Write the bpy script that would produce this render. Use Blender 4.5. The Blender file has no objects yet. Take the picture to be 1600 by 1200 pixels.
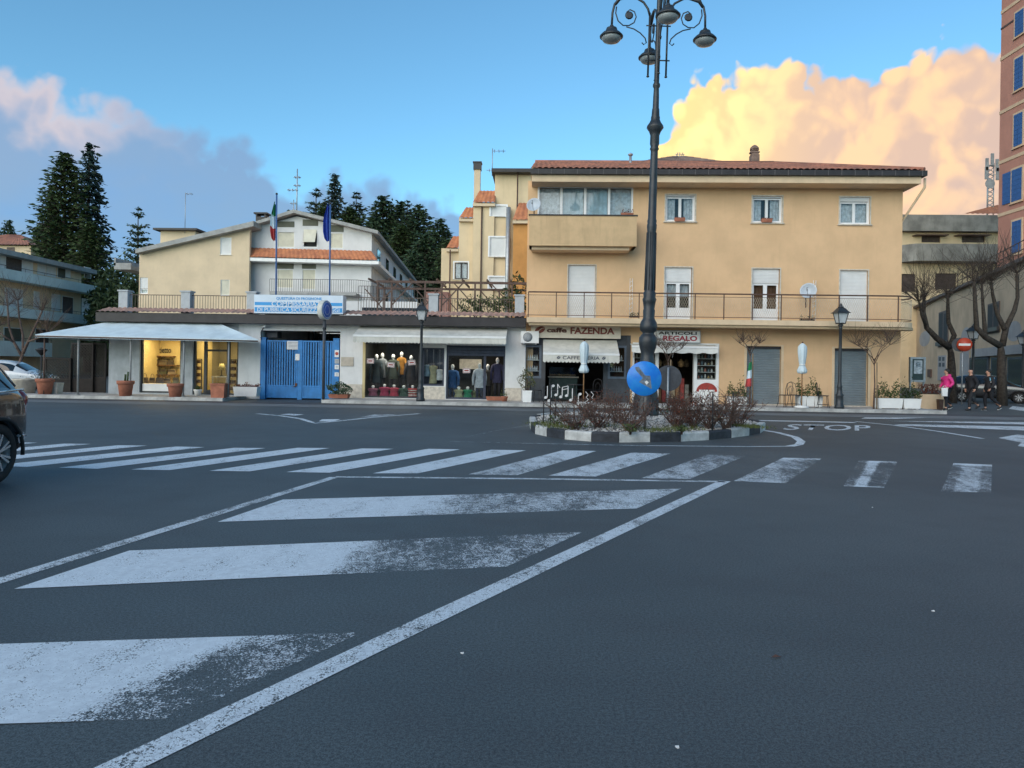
import bpy, bmesh, math, random
from mathutils import Vector, Matrix
random.seed(7)
SC = bpy.context.scene
COL = SC.collection
# ------------------------------------------------------------------ camera
F_PX, PPX, PPY = 1150.0, 800.0, 573.0            # focal length and principal point in photo pixels
CAM = Vector((0.0, 0.0, 1.5))
YAW, ROLL = math.radians(2.3), math.radians(0.9)
CAM_R = Matrix.Rotation(YAW, 3, 'Z') @ Matrix.Rotation(math.pi / 2, 3, 'X') @ Matrix.Rotation(ROLL, 3, 'Z')
cd = bpy.data.cameras.new('camera')
cd.sensor_width = 36.0
cd.lens = 36.0 * F_PX / 1600.0
cd.shift_y = -(600.0 - PPY) / 1600.0
cd.clip_start, cd.clip_end = 0.1, 3000.0
camo = bpy.data.objects.new('camera', cd)
COL.objects.link(camo)
camo.matrix_world = Matrix.Translation(CAM) @ CAM_R.to_4x4()
SC.camera = camo

def ray(x, y):
    return CAM_R @ Vector(((x - PPX) / F_PX, -(y - PPY) / F_PX, -1.0))
def P(x, y, Y=30.0):
    "point seen at photo pixel x, y on the upright plane world-y = Y"
    r = ray(x, y); return CAM + r * (Y / r.y)
def G(x, y, z=0.0):
    "point seen at photo pixel x, y on the level plane at height z"
    r = ray(x, y); return CAM + r * ((z - CAM.z) / r.z)

# ------------------------------------------------------------------ node helpers
class E:
    "scalar socket with arithmetic"
    def __init__(s, nt, sock): s.nt, s.k = nt, sock
    def op(s, o, b=None, c=None, clamp=False):
        n = s.nt.nodes.new('ShaderNodeMath'); n.operation = o; n.use_clamp = clamp
        for i, a in enumerate((s, b, c)):
            if a is None: continue
            if isinstance(a, E): s.nt.links.new(a.k, n.inputs[i])
            else: n.inputs[i].default_value = a
        return E(s.nt, n.outputs[0])
    def __add__(s, b): return s.op('ADD', b)
    def __sub__(s, b): return s.op('SUBTRACT', b)
    def __mul__(s, b): return s.op('MULTIPLY', b)
    def __truediv__(s, b): return s.op('DIVIDE', b)
    def clamp(s): return s.op('ADD', 0.0, clamp=True)
    def smooth(s, a, b):
        n = s.nt.nodes.new('ShaderNodeMapRange'); n.interpolation_type = 'SMOOTHSTEP'
        s.nt.links.new(s.k, n.inputs['Value'])
        n.inputs['From Min'].default_value = a; n.inputs['From Max'].default_value = b
        return E(s.nt, n.outputs['Result'])
    def ramp(s, pts):
        "piecewise curve through (t in 0..1, value or colour)"
        n = s.nt.nodes.new('ShaderNodeValToRGB'); s.nt.links.new(s.k, n.inputs[0])
        cr = n.color_ramp
        while len(cr.elements) < len(pts): cr.elements.new(0.5)
        for e, (t, c) in zip(cr.elements, pts):
            e.position = t; e.color = (c, c, c, 1) if not isinstance(c, tuple) else (*c, 1)
        return n.outputs['Color']
def mixc(nt, fac, a, b, mode='MIX'):
    n = nt.nodes.new('ShaderNodeMix'); n.data_type = 'RGBA'; n.blend_type = mode
    for s, v in ((n.inputs[0], fac), (n.inputs[6], a), (n.inputs[7], b)):
        if isinstance(v, E): nt.links.new(v.k, s)
        elif isinstance(v, bpy.types.NodeSocket): nt.links.new(v, s)
        elif isinstance(v, (int, float)): s.default_value = v
        else: s.default_value = (*v[:3], 1)
    return n.outputs[2]
def vecop(nt, o, a, b):
    n = nt.nodes.new('ShaderNodeVectorMath'); n.operation = o
    for s, v in ((n.inputs[0], a), (n.inputs[1], b)):
        if isinstance(v, bpy.types.NodeSocket): nt.links.new(v, s)
        else: s.default_value = v
    return n.outputs[0]
def noise(nt, vec, scale, detail=4, rough=0.55, dist=0.0):
    n = nt.nodes.new('ShaderNodeTexNoise')
    if vec is not None: nt.links.new(vec, n.inputs['Vector'])
    n.inputs['Scale'].default_value = scale; n.inputs['Detail'].default_value = detail
    n.inputs['Roughness'].default_value = rough; n.inputs['Distortion'].default_value = dist
    return E(nt, n.outputs[0])
def voronoi(nt, vec, scale, detail=0, rough=0.5, feature='F1', dim='3D'):
    n = nt.nodes.new('ShaderNodeTexVoronoi'); n.feature = feature; n.voronoi_dimensions = dim
    nt.links.new(vec, n.inputs['Vector']); n.inputs['Scale'].default_value = scale
    if 'Detail' in n.inputs:
        n.inputs['Detail'].default_value = detail; n.inputs['Roughness'].default_value = rough
    return E(nt, n.outputs['Distance'])

# ------------------------------------------------------------------ sky, sun, exposure
SUN_EL, SUN_AZ = math.radians(20), math.radians(212)      # afterglow behind the camera, to its left (azimuth clockwise from +y)
w = bpy.data.worlds.new('World'); SC.world = w; w.use_nodes = True
nt = w.node_tree; nt.nodes.clear()
def azel(x, y):
    r = ray(x, y).normalized(); return math.atan2(r.x, r.y), math.asin(r.z)
tc = nt.nodes.new('ShaderNodeTexCoord'); DIR = tc.outputs['Generated']
sep = nt.nodes.new('ShaderNodeSeparateXYZ'); nt.links.new(DIR, sep.inputs[0])
dx, dy, dz = (E(nt, o) for o in sep.outputs)
az = dx.op('ARCTAN2', dy); el = dz.op('ARCSINE')
azt = (az + math.pi) / (2 * math.pi)                      # 0..1 round the compass, 0.5 = +y
def curve_az(pts, scale):
    q = [((a + math.pi) / (2 * math.pi), (h + 0.3) / scale) for a, h in pts]
    s = E(nt, azt.ramp(q)); return s * scale - 0.3
cmb = nt.nodes.new('ShaderNodeCombineXYZ'); nt.links.new(az.k, cmb.inputs[0]); nt.links.new(el.k, cmb.inputs[1])
AE = cmb.outputs[0]
w.cycles.sampling_method = 'MANUAL'; w.cycles.sample_map_resolution = 256
sky = nt.nodes.new('ShaderNodeTexSky'); sky.sky_type = 'NISHITA'; sky.sun_disc = False
sky.sun_elevation = math.radians(18); sky.sun_rotation = SUN_AZ
sky.air_density = 1.0; sky.dust_density = 0.4; sky.ozone_density = 2.6; sky.altitude = 700
SKYGAIN = 0.145
base = mixc(nt, 1.0, sky.outputs[0], (0.69, 1.0, 0.98), 'MULTIPLY')
# fair-weather cumulus to the right, lit from the left
BIG = 0.9
def px_curve(pts, pre, post):
    return pre + [azel(*p) for p in pts] + post
hR = curve_az(px_curve([(1022, 235), (1040, 196), (1072, 146), (1112, 112), (1180, 97), (1228, 104), (1280, 112), (1345, 98), (1400, 88),
      (1450, 80), (1500, 74), (1560, 76)], [(azel(940, 300)[0], -0.2), (azel(1000, 300)[0], azel(1000, 285)[1])],
      [(0.75, 0.36), (1.0, 0.24), (1.35, 0.05), (1.6, -0.2)]), BIG)
warp = nt.nodes.new('ShaderNodeTexNoise'); warp.noise_dimensions = '2D'; nt.links.new(AE, warp.inputs['Vector']); warp.inputs['Scale'].default_value = 9.0; warp.inputs['Detail'].default_value = 3
AEW = vecop(nt, 'ADD', AE, vecop(nt, 'MULTIPLY', warp.outputs['Color'], (0.05, 0.05, 0)))
def billow(v, sc): return voronoi(nt, v, sc, 2.0, 0.45, 'F1', '2D')
SH = (-0.020, 0.014, 0)
bil = billow(AEW, 11.0); bil2 = billow(vecop(nt, 'ADD', AEW, SH), 11.0)
fine = noise(nt, DIR, 26.0, 3, 0.6)
bilf = voronoi(nt, AEW, 34.0, 1.0, 0.5, 'F1', '2D')
dR = hR - el + (bil * -0.036 + 0.024) + (bilf * -0.024 + 0.016) + (fine - 0.5) * 0.009
mR = dR.smooth(-0.002, 0.010)
mass = noise(nt, DIR, 4.0, 2, 0.5)
lit = ((bil2 - bil) * 1.5 - bilf * 0.7 + 0.34 + (fine - 0.5) * 0.7 + (mass - 0.5) * 0.9 + 0.5).smooth(0.0, 1.0)
depthR = (dR / 0.22).clamp()
side = az.smooth(azel(1030, 300)[0], azel(1340, 300)[0])
sunny = mixc(nt, side, (0.98, 0.73, 0.30), (0.76, 0.50, 0.29))
shade = mixc(nt, side, (0.84, 0.56, 0.24), (0.52, 0.37, 0.29))
cR = mixc(nt, lit, shade, sunny)
patch = (mass * -1.0 + 1.0).smooth(0.44, 0.60)
cR = mixc(nt, depthR * (patch * 0.42 + 0.12) * (side * 0.7 + 0.3), cR, (0.31, 0.28, 0.33))
# grey bank to the left
hL = curve_az(px_curve([(0, 138), (90, 150), (200, 168), (270, 200), (335, 214), (400, 240), (440, 272), (480, 300), (560, 306), (690, 312), (720, 330)],
      [(-2.2, -0.1), (-1.7, 0.10), (-1.2, 0.25)], [(azel(790, 320)[0], 0.08), (azel(900, 320)[0], -0.25)]), BIG)
nl = noise(nt, DIR, 5.0, 4, 0.55)
bl = voronoi(nt, AEW, 9.0, 1.0, 0.5, 'F1', '2D')
dL = hL - el + 0.022 + (nl - 0.5) * 0.07 + (bl * -0.05 + 0.02) + (bilf * -0.02 + 0.008) + (fine - 0.5) * 0.03
mL = dL.smooth(-0.008, 0.022)
wispn = noise(nt, vecop(nt, 'MULTIPLY', DIR, (1, 1, 2.2)), 6.0, 3, 0.6)
lowL = (dL / 0.16).clamp()
topL = (dL.smooth(0.0, 0.055) * -1.0 + 1.0) * az.smooth(azel(330, 200)[0], azel(60, 200)[0])
cL = mixc(nt, lowL * (wispn.smooth(0.35, 0.7)), (0.160, 0.255, 0.400), (0.12, 0.255, 0.48))
cL = mixc(nt, az.smooth(azel(420, 200)[0], azel(-300, 200)[0]) * 0.20 * (lowL * -0.8 + 1.0), cL, (0.36, 0.33, 0.37))
cL = mixc(nt, topL * 0.85, cL, (0.62, 0.47, 0.42))
n0 = nt.nodes.new('ShaderNodeVectorMath'); n0.operation = 'SCALE'; nt.links.new(base, n0.inputs[0]); n0.inputs['Scale'].default_value = SKYGAIN
c = mixc(nt, mL * 0.88, n0.outputs[0], cL)
c = mixc(nt, mR, c, cR)
bg = nt.nodes.new('ShaderNodeBackground'); nt.links.new(c, bg.inputs['Color']); bg.inputs['Strength'].default_value = 0.95
wo = nt.nodes.new('ShaderNodeOutputWorld'); nt.links.new(bg.outputs[0], wo.inputs['Surface'])

sd = bpy.data.lights.new('sun', 'SUN'); sd.energy = 1.9; sd.angle = math.radians(70); sd.color = (1.0, 0.84, 0.68)
so = bpy.data.objects.new('sun', sd); COL.objects.link(so)
tosun = Vector((math.sin(SUN_AZ) * math.cos(SUN_EL), math.cos(SUN_AZ) * math.cos(SUN_EL), math.sin(SUN_EL)))
so.rotation_euler = tosun.to_track_quat('Z', 'Y').to_euler(); so.location = (0, -20, 30)
SC.view_settings.exposure = 0.74; SC.view_settings.gamma = 1.0; SC.view_settings.use_curve_mapping = False
SC.view_settings.view_transform = 'Standard'; SC.view_settings.look = 'None'


# ------------------------------------------------------------------ mesh helpers
WL = {}                                                   # world origin of every object built
class MB:
    "collects shapes; build() links them as one mesh object"
    def __init__(s): s.v, s.f, s.sm, s.mi = [], [], [], []
    def add(s, verts, faces, smooth=False, mi=0):
        o = len(s.v); s.v += [Vector(p) for p in verts]
        for f in faces: s.f.append([i + o for i in f]); s.sm.append(smooth); s.mi.append(mi)
        return s
    def box(s, x0, x1, y0, y1, z0, z1, mi=0):
        v = [(x, y, z) for z in (z0, z1) for y in (y0, y1) for x in (x0, x1)]
        return s.add(v, [(0, 2, 3, 1), (4, 5, 7, 6), (0, 1, 5, 4), (2, 6, 7, 3), (0, 4, 6, 2), (1, 3, 7, 5)], mi=mi)
    def cbox(s, c, sx, sy, sz, rz=0.0, mi=0):
        "box standing on c, turned by rz"
        ca, sa = math.cos(rz), math.sin(rz); v = []
        for z in (0, sz):
            for y in (-sy / 2, sy / 2):
                for x in (-sx / 2, sx / 2): v.append((c[0] + x * ca - y * sa, c[1] + x * sa + y * ca, c[2] + z))
        return s.add(v, [(0, 2, 3, 1), (4, 5, 7, 6), (0, 1, 5, 4), (2, 6, 7, 3), (0, 4, 6, 2), (1, 3, 7, 5)], mi=mi)
    def taper(s, c, b, t, h, rz=0.0, mi=0):
        "truncated pyramid: b, t = (sx, sy) below and above"
        ca, sa = math.cos(rz), math.sin(rz); v = []
        for (sx, sy), z in ((b, 0), (t, h)):
            for y in (-sy / 2, sy / 2):
                for x in (-sx / 2, sx / 2): v.append((c[0] + x * ca - y * sa, c[1] + x * sa + y * ca, c[2] + z))
        return s.add(v, [(0, 2, 3, 1), (4, 5, 7, 6), (0, 1, 5, 4), (2, 6, 7, 3), (0, 4, 6, 2), (1, 3, 7, 5)], mi=mi)
    def prism(s, poly, d, mi=0):
        "polygon (3-D points) pushed along vector d"
        n = len(poly); a = [Vector(p) for p in poly]; b = [p + Vector(d) for p in a]
        return s.add(a + b, [tuple(range(n))[::-1], tuple(range(n, 2 * n))] + [(i, (i + 1) % n, n + (i + 1) % n, n + i) for i in range(n)], mi=mi)
    def quad(s, *p, mi=0): return s.add(p, [tuple(range(len(p)))], mi=mi)
    def bar(s, a, b, w, h=None, mi=0):
        "square bar from a to b"
        a, b = Vector(a), Vector(b); h = h or w; d = (b - a).normalized()
        up = Vector((0, 0, 1)) if abs(d.z) < 0.95 else Vector((0, 1, 0))
        x = d.cross(up).normalized() * w / 2; y = x.cross(d).normalized() * h / 2
        v = [p + i * x + j * y for p in (a, b) for j in (-1, 1) for i in (-1, 1)]
        return s.add(v, [(0, 2, 3, 1), (4, 5, 7, 6), (0, 1, 5, 4), (2, 6, 7, 3), (0, 4, 6, 2), (1, 3, 7, 5)], mi=mi)
    def tube(s, pts, r, n=8, mi=0, smooth=True, cap=True):
        pts = [Vector(p) for p in pts]; rs = r if isinstance(r, (list, tuple)) else [r] * len(pts)
        v = []; k = len(pts); ref = None
        for i, p in enumerate(pts):
            d = (pts[min(i + 1, k - 1)] - pts[max(i - 1, 0)])
            d = d.normalized() if d.length > 1e-9 else Vector((0, 0, 1))
            if ref is None or abs(ref.dot(d)) > 0.98: ref = Vector((0, 0, 1)) if abs(d.z) < 0.9 else Vector((1, 0, 0))
            x = (ref - d * ref.dot(d)).normalized(); y = d.cross(x); ref = x
            for j in range(n):
                a = 2 * math.pi * j / n; v.append(p + (x * math.cos(a) + y * math.sin(a)) * rs[i])
        f = [(i * n + j, i * n + (j + 1) % n, (i + 1) * n + (j + 1) % n, (i + 1) * n + j) for i in range(k - 1) for j in range(n)]
        s.add(v, f, smooth, mi)
        if cap and n > 2: s.add([], []); o = len(s.v) - len(v); s.f += [list(range(o, o + n))[::-1], list(range(len(s.v) - n, len(s.v)))]; s.sm += [False, False]; s.mi += [mi, mi]
        return s
    def lathe(s, prof, c=(0, 0, 0), n=20, mi=0, smooth=True, axis=None, flute=0.0, cap=True):
        "profile of (radius, height) turned about the upright (or given) axis through c"
        c = Vector(c); Z = Vector(axis).normalized() if axis else Vector((0, 0, 1))
        X = Z.orthogonal().normalized() if axis else Vector((1, 0, 0)); Y = Z.cross(X); v = []
        for r, z in prof:
            for j in range(n):
                a = 2 * math.pi * j / n; rr = r * (1 - flute * (j % 2)); v.append(c + Z * z + (X * math.cos(a) + Y * math.sin(a)) * rr)
        k = len(prof); f = [(i * n + j, i * n + (j + 1) % n, (i + 1) * n + (j + 1) % n, (i + 1) * n + j) for i in range(k - 1) for j in range(n)]
        s.add(v, f, smooth, mi); o = len(s.v) - len(v)
        if cap: s.f += [list(range(o, o + n))[::-1], list(range(len(s.v) - n, len(s.v)))]; s.sm += [False, False]; s.mi += [mi, mi]
        return s
    def ball(s, c, rx, ry=None, rz=None, n=12, m=8, mi=0, smooth=True):
        ry = ry or rx; rz = rz or rx; c = Vector(c); v = [c + Vector((0, 0, -rz))]
        for i in range(1, m):
            t = math.pi * i / m
            for j in range(n):
                a = 2 * math.pi * j / n; v.append(c + Vector((rx * math.sin(t) * math.cos(a), ry * math.sin(t) * math.sin(a), -rz * math.cos(t))))
        v.append(c + Vector((0, 0, rz))); f = [(0, 1 + (j + 1) % n, 1 + j) for j in range(n)]
        f += [(1 + i * n + j, 1 + i * n + (j + 1) % n, 1 + (i + 1) * n + (j + 1) % n, 1 + (i + 1) * n + j) for i in range(m - 2) for j in range(n)]
        L = len(v) - 1; f += [(L, 1 + (m - 2) * n + j, 1 + (m - 2) * n + (j + 1) % n) for j in range(n)]
        return s.add(v, f, smooth, mi)
    def build(s, name, mats, parent=None, label=None, cat=None, group=None, kind=None, origin=None):
        mats = mats if isinstance(mats, (list, tuple)) else [mats]
        if parent is not None: off = WL[parent.name]
        elif origin is not None: off = Vector(origin)
        elif kind == 'structure' or not s.v: off = Vector((0, 0, 0))
        else:
            lo = Vector([min(p[i] for p in s.v) for i in range(3)]); hi = Vector([max(p[i] for p in s.v) for i in range(3)])
            off = Vector(((lo.x + hi.x) / 2, (lo.y + hi.y) / 2, lo.z))
        me = bpy.data.meshes.new(name)
        me.from_pydata([p - off for p in s.v], [], s.f)
        for m in mats: me.materials.append(m)
        me.polygons.foreach_set('use_smooth', s.sm)
        if len(mats) > 1: me.polygons.foreach_set('material_index', s.mi)
        me.update()
        return link(name, me, parent, off, label, cat, group, kind)
def link(name, me, parent, off, label=None, cat=None, group=None, kind=None):
    o = bpy.data.objects.new(name, me); COL.objects.link(o)
    if parent is not None: o.parent = parent
    else: o.location = off
    if name in ('plants', 'plant', 'foliage', 'leaves', 'stems', 'twigs', 'branches', 'pastry'): kind = 'stuff'
    WL[o.name] = Vector(off); tag(o, label, cat, group, kind)
    return o
def tag(o, label=None, cat=None, group=None, kind=None):
    for k, v in (('label', label), ('category', cat), ('group', group), ('kind', kind)):
        if v: o[k] = v
    return o
def thing(name, label, cat, loc=(0, 0, 0), group=None, kind=None):
    o = bpy.data.objects.new(name, None); COL.objects.link(o); o.location = loc; o.empty_display_size = 0.2
    WL[o.name] = Vector(loc); return tag(o, label, cat, group, kind)
def copy_tree(o, parent=None):
    c = o.copy(); COL.objects.link(c); c.parent = parent
    for ch in o.children: copy_tree(ch, c)
    return c
def place(root, loc, rz=0.0, label=None, scale=1.0, new=True):
    "a copy (or the thing itself) set down at loc"
    o = copy_tree(root) if new else root
    o.location = loc; o.rotation_euler = (0, 0, rz)
    o.scale = scale if isinstance(scale, (tuple, list)) else (scale,) * 3
    if label: o['label'] = label
    return o
def share(src, name, parent, loc):
    "a further piece with the same mesh"
    o = bpy.data.objects.new(name, src.data); COL.objects.link(o); o.parent = parent
    o.location = Vector(loc); WL[o.name] = WL[parent.name]; return o

# ------------------------------------------------------------------ materials
MATS = {}
def mat(name, col, rough=0.75, var=0.08, scale=6.0, bump=0.0, bscale=40.0, metal=0.0, col2=None, spec=None, grime=0.0, coat=0.0):
    if name in MATS: return MATS[name]
    m = bpy.data.materials.new(name); m.use_nodes = True; nt = m.node_tree; b = nt.nodes['Principled BSDF']
    tc = nt.nodes.new('ShaderNodeTexCoord'); V = tc.outputs['Object']
    n = noise(nt, V, scale, 5, 0.6)
    c2 = col2 or tuple(x * (1 - 2.2 * var) for x in col)
    c = mixc(nt, n.smooth(0.3, 0.7), tuple(min(1, x * (1 + var)) for x in col), c2)
    if grime:
        st = nt.nodes.new('ShaderNodeMapping'); nt.links.new(V, st.inputs[0]); st.inputs['Scale'].default_value = (3.0, 3.0, 0.35)
        g = noise(nt, st.outputs[0], 1.6, 6, 0.65).smooth(0.50, 0.78)
        c = mixc(nt, g * grime, c, tuple(x * 0.45 for x in col))
    nt.links.new(c, b.inputs['Base Color'])
    b.inputs['Roughness'].default_value = rough; b.inputs['Metallic'].default_value = metal
    if spec is not None: b.inputs['Specular IOR Level'].default_value = spec
    if coat: b.inputs['Coat Weight'].default_value = coat; b.inputs['Coat Roughness'].default_value = 0.05
    if bump:
        bn = nt.nodes.new('ShaderNodeBump'); bn.inputs['Strength'].default_value = bump; bn.inputs['Distance'].default_value = 0.02
        h = noise(nt, V, bscale, 4, 0.6); nt.links.new(h.k, bn.inputs['Height']); nt.links.new(bn.outputs[0], b.inputs['Normal'])
    MATS[name] = m; return m
def glass_mat(name, tint=(0.03, 0.04, 0.05), rough=0.04):
    "window pane: dark body with a mirror-like surface"
    if name in MATS: return MATS[name]
    m = bpy.data.materials.new(name); m.use_nodes = True; b = m.node_tree.nodes['Principled BSDF']
    b.inputs['Base Color'].default_value = (*tint, 1); b.inputs['Roughness'].default_value = rough
    b.inputs['Specular IOR Level'].default_value = 0.9; MATS[name] = m; return m
def clear_glass(name='shop_glass', fac=0.12):
    "see-through pane: mostly transparent with a glossy film"
    if name in MATS: return MATS[name]
    m = bpy.data.materials.new(name); m.use_nodes = True; nt = m.node_tree; nt.nodes.clear()
    t = nt.nodes.new('ShaderNodeBsdfTransparent'); t.inputs[0].default_value = (0.93, 0.96, 0.96, 1)
    g = nt.nodes.new('ShaderNodeBsdfGlossy'); g.inputs['Roughness'].default_value = 0.03
    f = nt.nodes.new('ShaderNodeFresnel'); f.inputs[0].default_value = 1.5
    mx = nt.nodes.new('ShaderNodeMixShader'); a = E(nt, f.outputs[0]) * 0.7; nt.links.new(a.k, mx.inputs[0])
    nt.links.new(t.outputs[0], mx.inputs[1]); nt.links.new(g.outputs[0], mx.inputs[2])
    o = nt.nodes.new('ShaderNodeOutputMaterial'); nt.links.new(mx.outputs[0], o.inputs[0]); MATS[name] = m; return m
def emit_mat(name, col, s):
    if name in MATS: return MATS[name]
    m = bpy.data.materials.new(name); m.use_nodes = True; b = m.node_tree.nodes['Principled BSDF']
    b.inputs['Base Color'].default_value = (*col, 1); b.inputs['Emission Color'].default_value = (*col, 1); b.inputs['Emission Strength'].default_value = s
    MATS[name] = m; return m
def leaf_mat(name, c1, c2, rough=0.6):
    if name in MATS: return MATS[name]
    m = bpy.data.materials.new(name); m.use_nodes = True; nt = m.node_tree; b = nt.nodes['Principled BSDF']
    tc = nt.nodes.new('ShaderNodeTexCoord'); n = noise(nt, tc.outputs['Object'], 1.7, 4, 0.6)
    g = nt.nodes.new('ShaderNodeNewGeometry'); r = E(nt, g.outputs['Random Per Island'])
    c = mixc(nt, (n * 0.6 + r * 0.5 - 0.05).clamp(), c1, c2); nt.links.new(c, b.inputs['Base Color'])
    b.inputs['Roughness'].default_value = rough; b.inputs['Specular IOR Level'].default_value = 0.25; MATS[name] = m; return m

M = {}
M['main_wall'] = mat('ochre_render', (0.72, 0.475, 0.27), 0.9, 0.045, 0.8, 0.15, 60, grime=0.12)
M['main_trim'] = mat('cream_trim', (0.70, 0.53, 0.35), 0.85, 0.05, 2.0, grime=0.15)
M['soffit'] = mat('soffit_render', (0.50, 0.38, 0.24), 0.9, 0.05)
M['white'] = mat('white_paint', (0.80, 0.80, 0.78), 0.5, 0.03, 3)
M['white_wall'] = mat('white_render', (0.72, 0.72, 0.71), 0.9, 0.05, 1.2, 0.1, 50, grime=0.22)
M['pale_stone'] = mat('travertine', (0.62, 0.56, 0.47), 0.7, 0.10, 7, grime=0.2)
M['grey_wall'] = mat('grey_render', (0.46, 0.47, 0.47), 0.9, 0.07, 1.5, grime=0.3)
M['pillar_grey'] = mat('pillar_concrete', (0.45, 0.48, 0.50), 0.9, 0.08, 2.5, grime=0.35)
M['dark_metal'] = mat('dark_metal', (0.025, 0.025, 0.028), 0.5, 0.1, 8)
M['gutter'] = mat('dark_gutter', (0.026, 0.023, 0.025), 0.55, 0.15, 3)
M['brown_metal'] = mat('brown_metal', (0.10, 0.055, 0.040), 0.6, 0.15, 5)
M['lamp_iron'] = mat('cast_iron_green_black', (0.026, 0.032, 0.038), 0.42, 0.15, 5, 0.15, 30)
M['tile'] = mat('terracotta_tile', (0.34, 0.135, 0.085), 0.85, 0.22, 1.6, 0.2, 30, col2=(0.20, 0.10, 0.075))
M['tile_orange'] = mat('orange_tile', (0.50, 0.19, 0.085), 0.8, 0.15, 2.2, col2=(0.36, 0.13, 0.07))
M['pvc'] = mat('white_pvc', (0.80, 0.80, 0.80), 0.35, 0.02, 3)
M['shutter_white'] = mat('white_slats', (0.74, 0.74, 0.73), 0.5, 0.03, 2, grime=0.08)
M['roller_grey'] = mat('roller_steel', (0.25, 0.30, 0.33), 0.5, 0.06, 1.5, metal=0.2, grime=0.15)
M['glass'] = glass_mat('window_glass')
M['shop_glass'] = clear_glass()
M['curtain'] = mat('net_curtain', (0.62, 0.64, 0.68), 0.9, 0.14, 9)
M['blue_curtain'] = mat('pale_blue_blind', (0.46, 0.58, 0.66), 0.85, 0.08, 4)
M['wood_door'] = mat('brown_curtain', (0.16, 0.075, 0.04), 0.8, 0.15, 6)
M['tile_edge'] = mat('weathered_tile_edge', (0.34, 0.20, 0.16), 0.9, 0.25, 4, col2=(0.22, 0.16, 0.14))
M['cloth_white'] = mat('white_canvas', (0.60, 0.71, 0.76), 0.85, 0.05, 2.0, grime=0.10)
M['awning_cream'] = mat('cream_canvas', (0.62, 0.61, 0.55), 0.9, 0.06, 2.5, grime=0.35)
M['terracotta'] = mat('terracotta_pot', (0.40, 0.15, 0.09), 0.85, 0.12, 4, grime=0.15)
M['soil'] = mat('soil', (0.045, 0.032, 0.022), 0.95, 0.2, 20)
M['blue_paint'] = mat('blue_gate_paint', (0.025, 0.21, 0.53), 0.5, 0.10, 3, grime=0.25)
M['bark'] = mat('bark', (0.060, 0.048, 0.038), 0.95, 0.25, 10, 0.4, 25)
M['twig'] = mat('twig', (0.13, 0.085, 0.065), 0.9, 0.2, 8)
M['steel'] = mat('galvanised_steel', (0.42, 0.44, 0.45), 0.45, 0.08, 6, metal=0.6)
M['black'] = mat('matt_black', (0.02, 0.02, 0.022), 0.7, 0.1, 5)
M['rubber'] = mat('rubber', (0.018, 0.018, 0.019), 0.8, 0.1, 12)
M['leaf_dark'] = leaf_mat('dark_leaf', (0.020, 0.040, 0.018), (0.055, 0.085, 0.030))
M['leaf_mid'] = leaf_mat('shrub_leaf', (0.035, 0.060, 0.020), (0.10, 0.13, 0.045))
M['leaf_red'] = leaf_mat('red_brown_leaf', (0.10, 0.030, 0.022), (0.20, 0.075, 0.045))
M['leaf_grey'] = leaf_mat('grey_green_leaf', (0.07, 0.085, 0.075), (0.14, 0.16, 0.14))
M['skin'] = mat('skin', (0.55, 0.31, 0.22), 0.55, 0.05, 10)

# ------------------------------------------------------------------ builders shared by several things
def wall_holes(mb, x0, x1, z0, z1, y0, y1, holes, mi=0):
    "upright wall between y0 (front) and y1 with rectangular holes (xa, xb, za, zb)"
    xs = sorted({x0, x1, *[min(max(h[i], x0), x1) for h in holes for i in (0, 1)]})
    zs = sorted({z0, z1, *[min(max(h[i], z0), z1) for h in holes for i in (2, 3)]})
    nx, nz = len(xs) - 1, len(zs) - 1
    def full(i, k):
        if not (0 <= i < nx and 0 <= k < nz): return False
        cx, cz = (xs[i] + xs[i + 1]) / 2, (zs[k] + zs[k + 1]) / 2
        return not any(h[0] < cx < h[1] and h[2] < cz < h[3] for h in holes)
    for i in range(nx):
        for k in range(nz):
            if not full(i, k): continue
            a, b, c, d = xs[i], xs[i + 1], zs[k], zs[k + 1]
            mb.quad((a, y0, c), (b, y0, c), (b, y0, d), (a, y0, d), mi=mi); mb.quad((b, y1, c), (a, y1, c), (a, y1, d), (b, y1, d), mi=mi)
            if not full(i - 1, k): mb.quad((a, y1, c), (a, y0, c), (a, y0, d), (a, y1, d), mi=mi)
            if not full(i + 1, k): mb.quad((b, y0, c), (b, y1, c), (b, y1, d), (b, y0, d), mi=mi)
            if not full(i, k - 1): mb.quad((a, y1, c), (b, y1, c), (b, y0, c), (a, y0, c), mi=mi)
            if not full(i, k + 1): mb.quad((a, y0, d), (b, y0, d), (b, y1, d), (a, y1, d), mi=mi)
    return mb
def rect(px0, py0, px1, py1, Y=30.0):
    "photo rectangle -> (xa, xb, za, zb) on the plane y = Y"
    a, b, c, d = P(px0, py0, Y), P(px1, py0, Y), P(px0, py1, Y), P(px1, py1, Y)
    return ((a.x + c.x) / 2, (b.x + d.x) / 2, (c.z + d.z) / 2, (a.z + b.z) / 2)
def frame_mb(mb, h, y0, y1, t):
    xa, xb, za, zb = h
    mb.box(xa, xb, y0, y1, za, za + t); mb.box(xa, xb, y0, y1, zb - t, zb)
    mb.box(xa, xa + t, y0, y1, za + t, zb - t); mb.box(xb - t, xb, y0, y1, za + t, zb - t); return mb
def curtain_mb(mb, xa, xb, za, zb, y, amp=0.02, waves=6, n=24):
    v = []
    for i in range(n + 1):
        t = i / n; x = xa + (xb - xa) * t; yy = y + amp * math.sin(t * waves * 2 * math.pi)
        v += [(x, yy, za), (x, yy + amp * 0.4, zb)]
    return mb.add(v, [(2 * i, 2 * i + 2, 2 * i + 3, 2 * i + 1) for i in range(n)], True)
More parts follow.
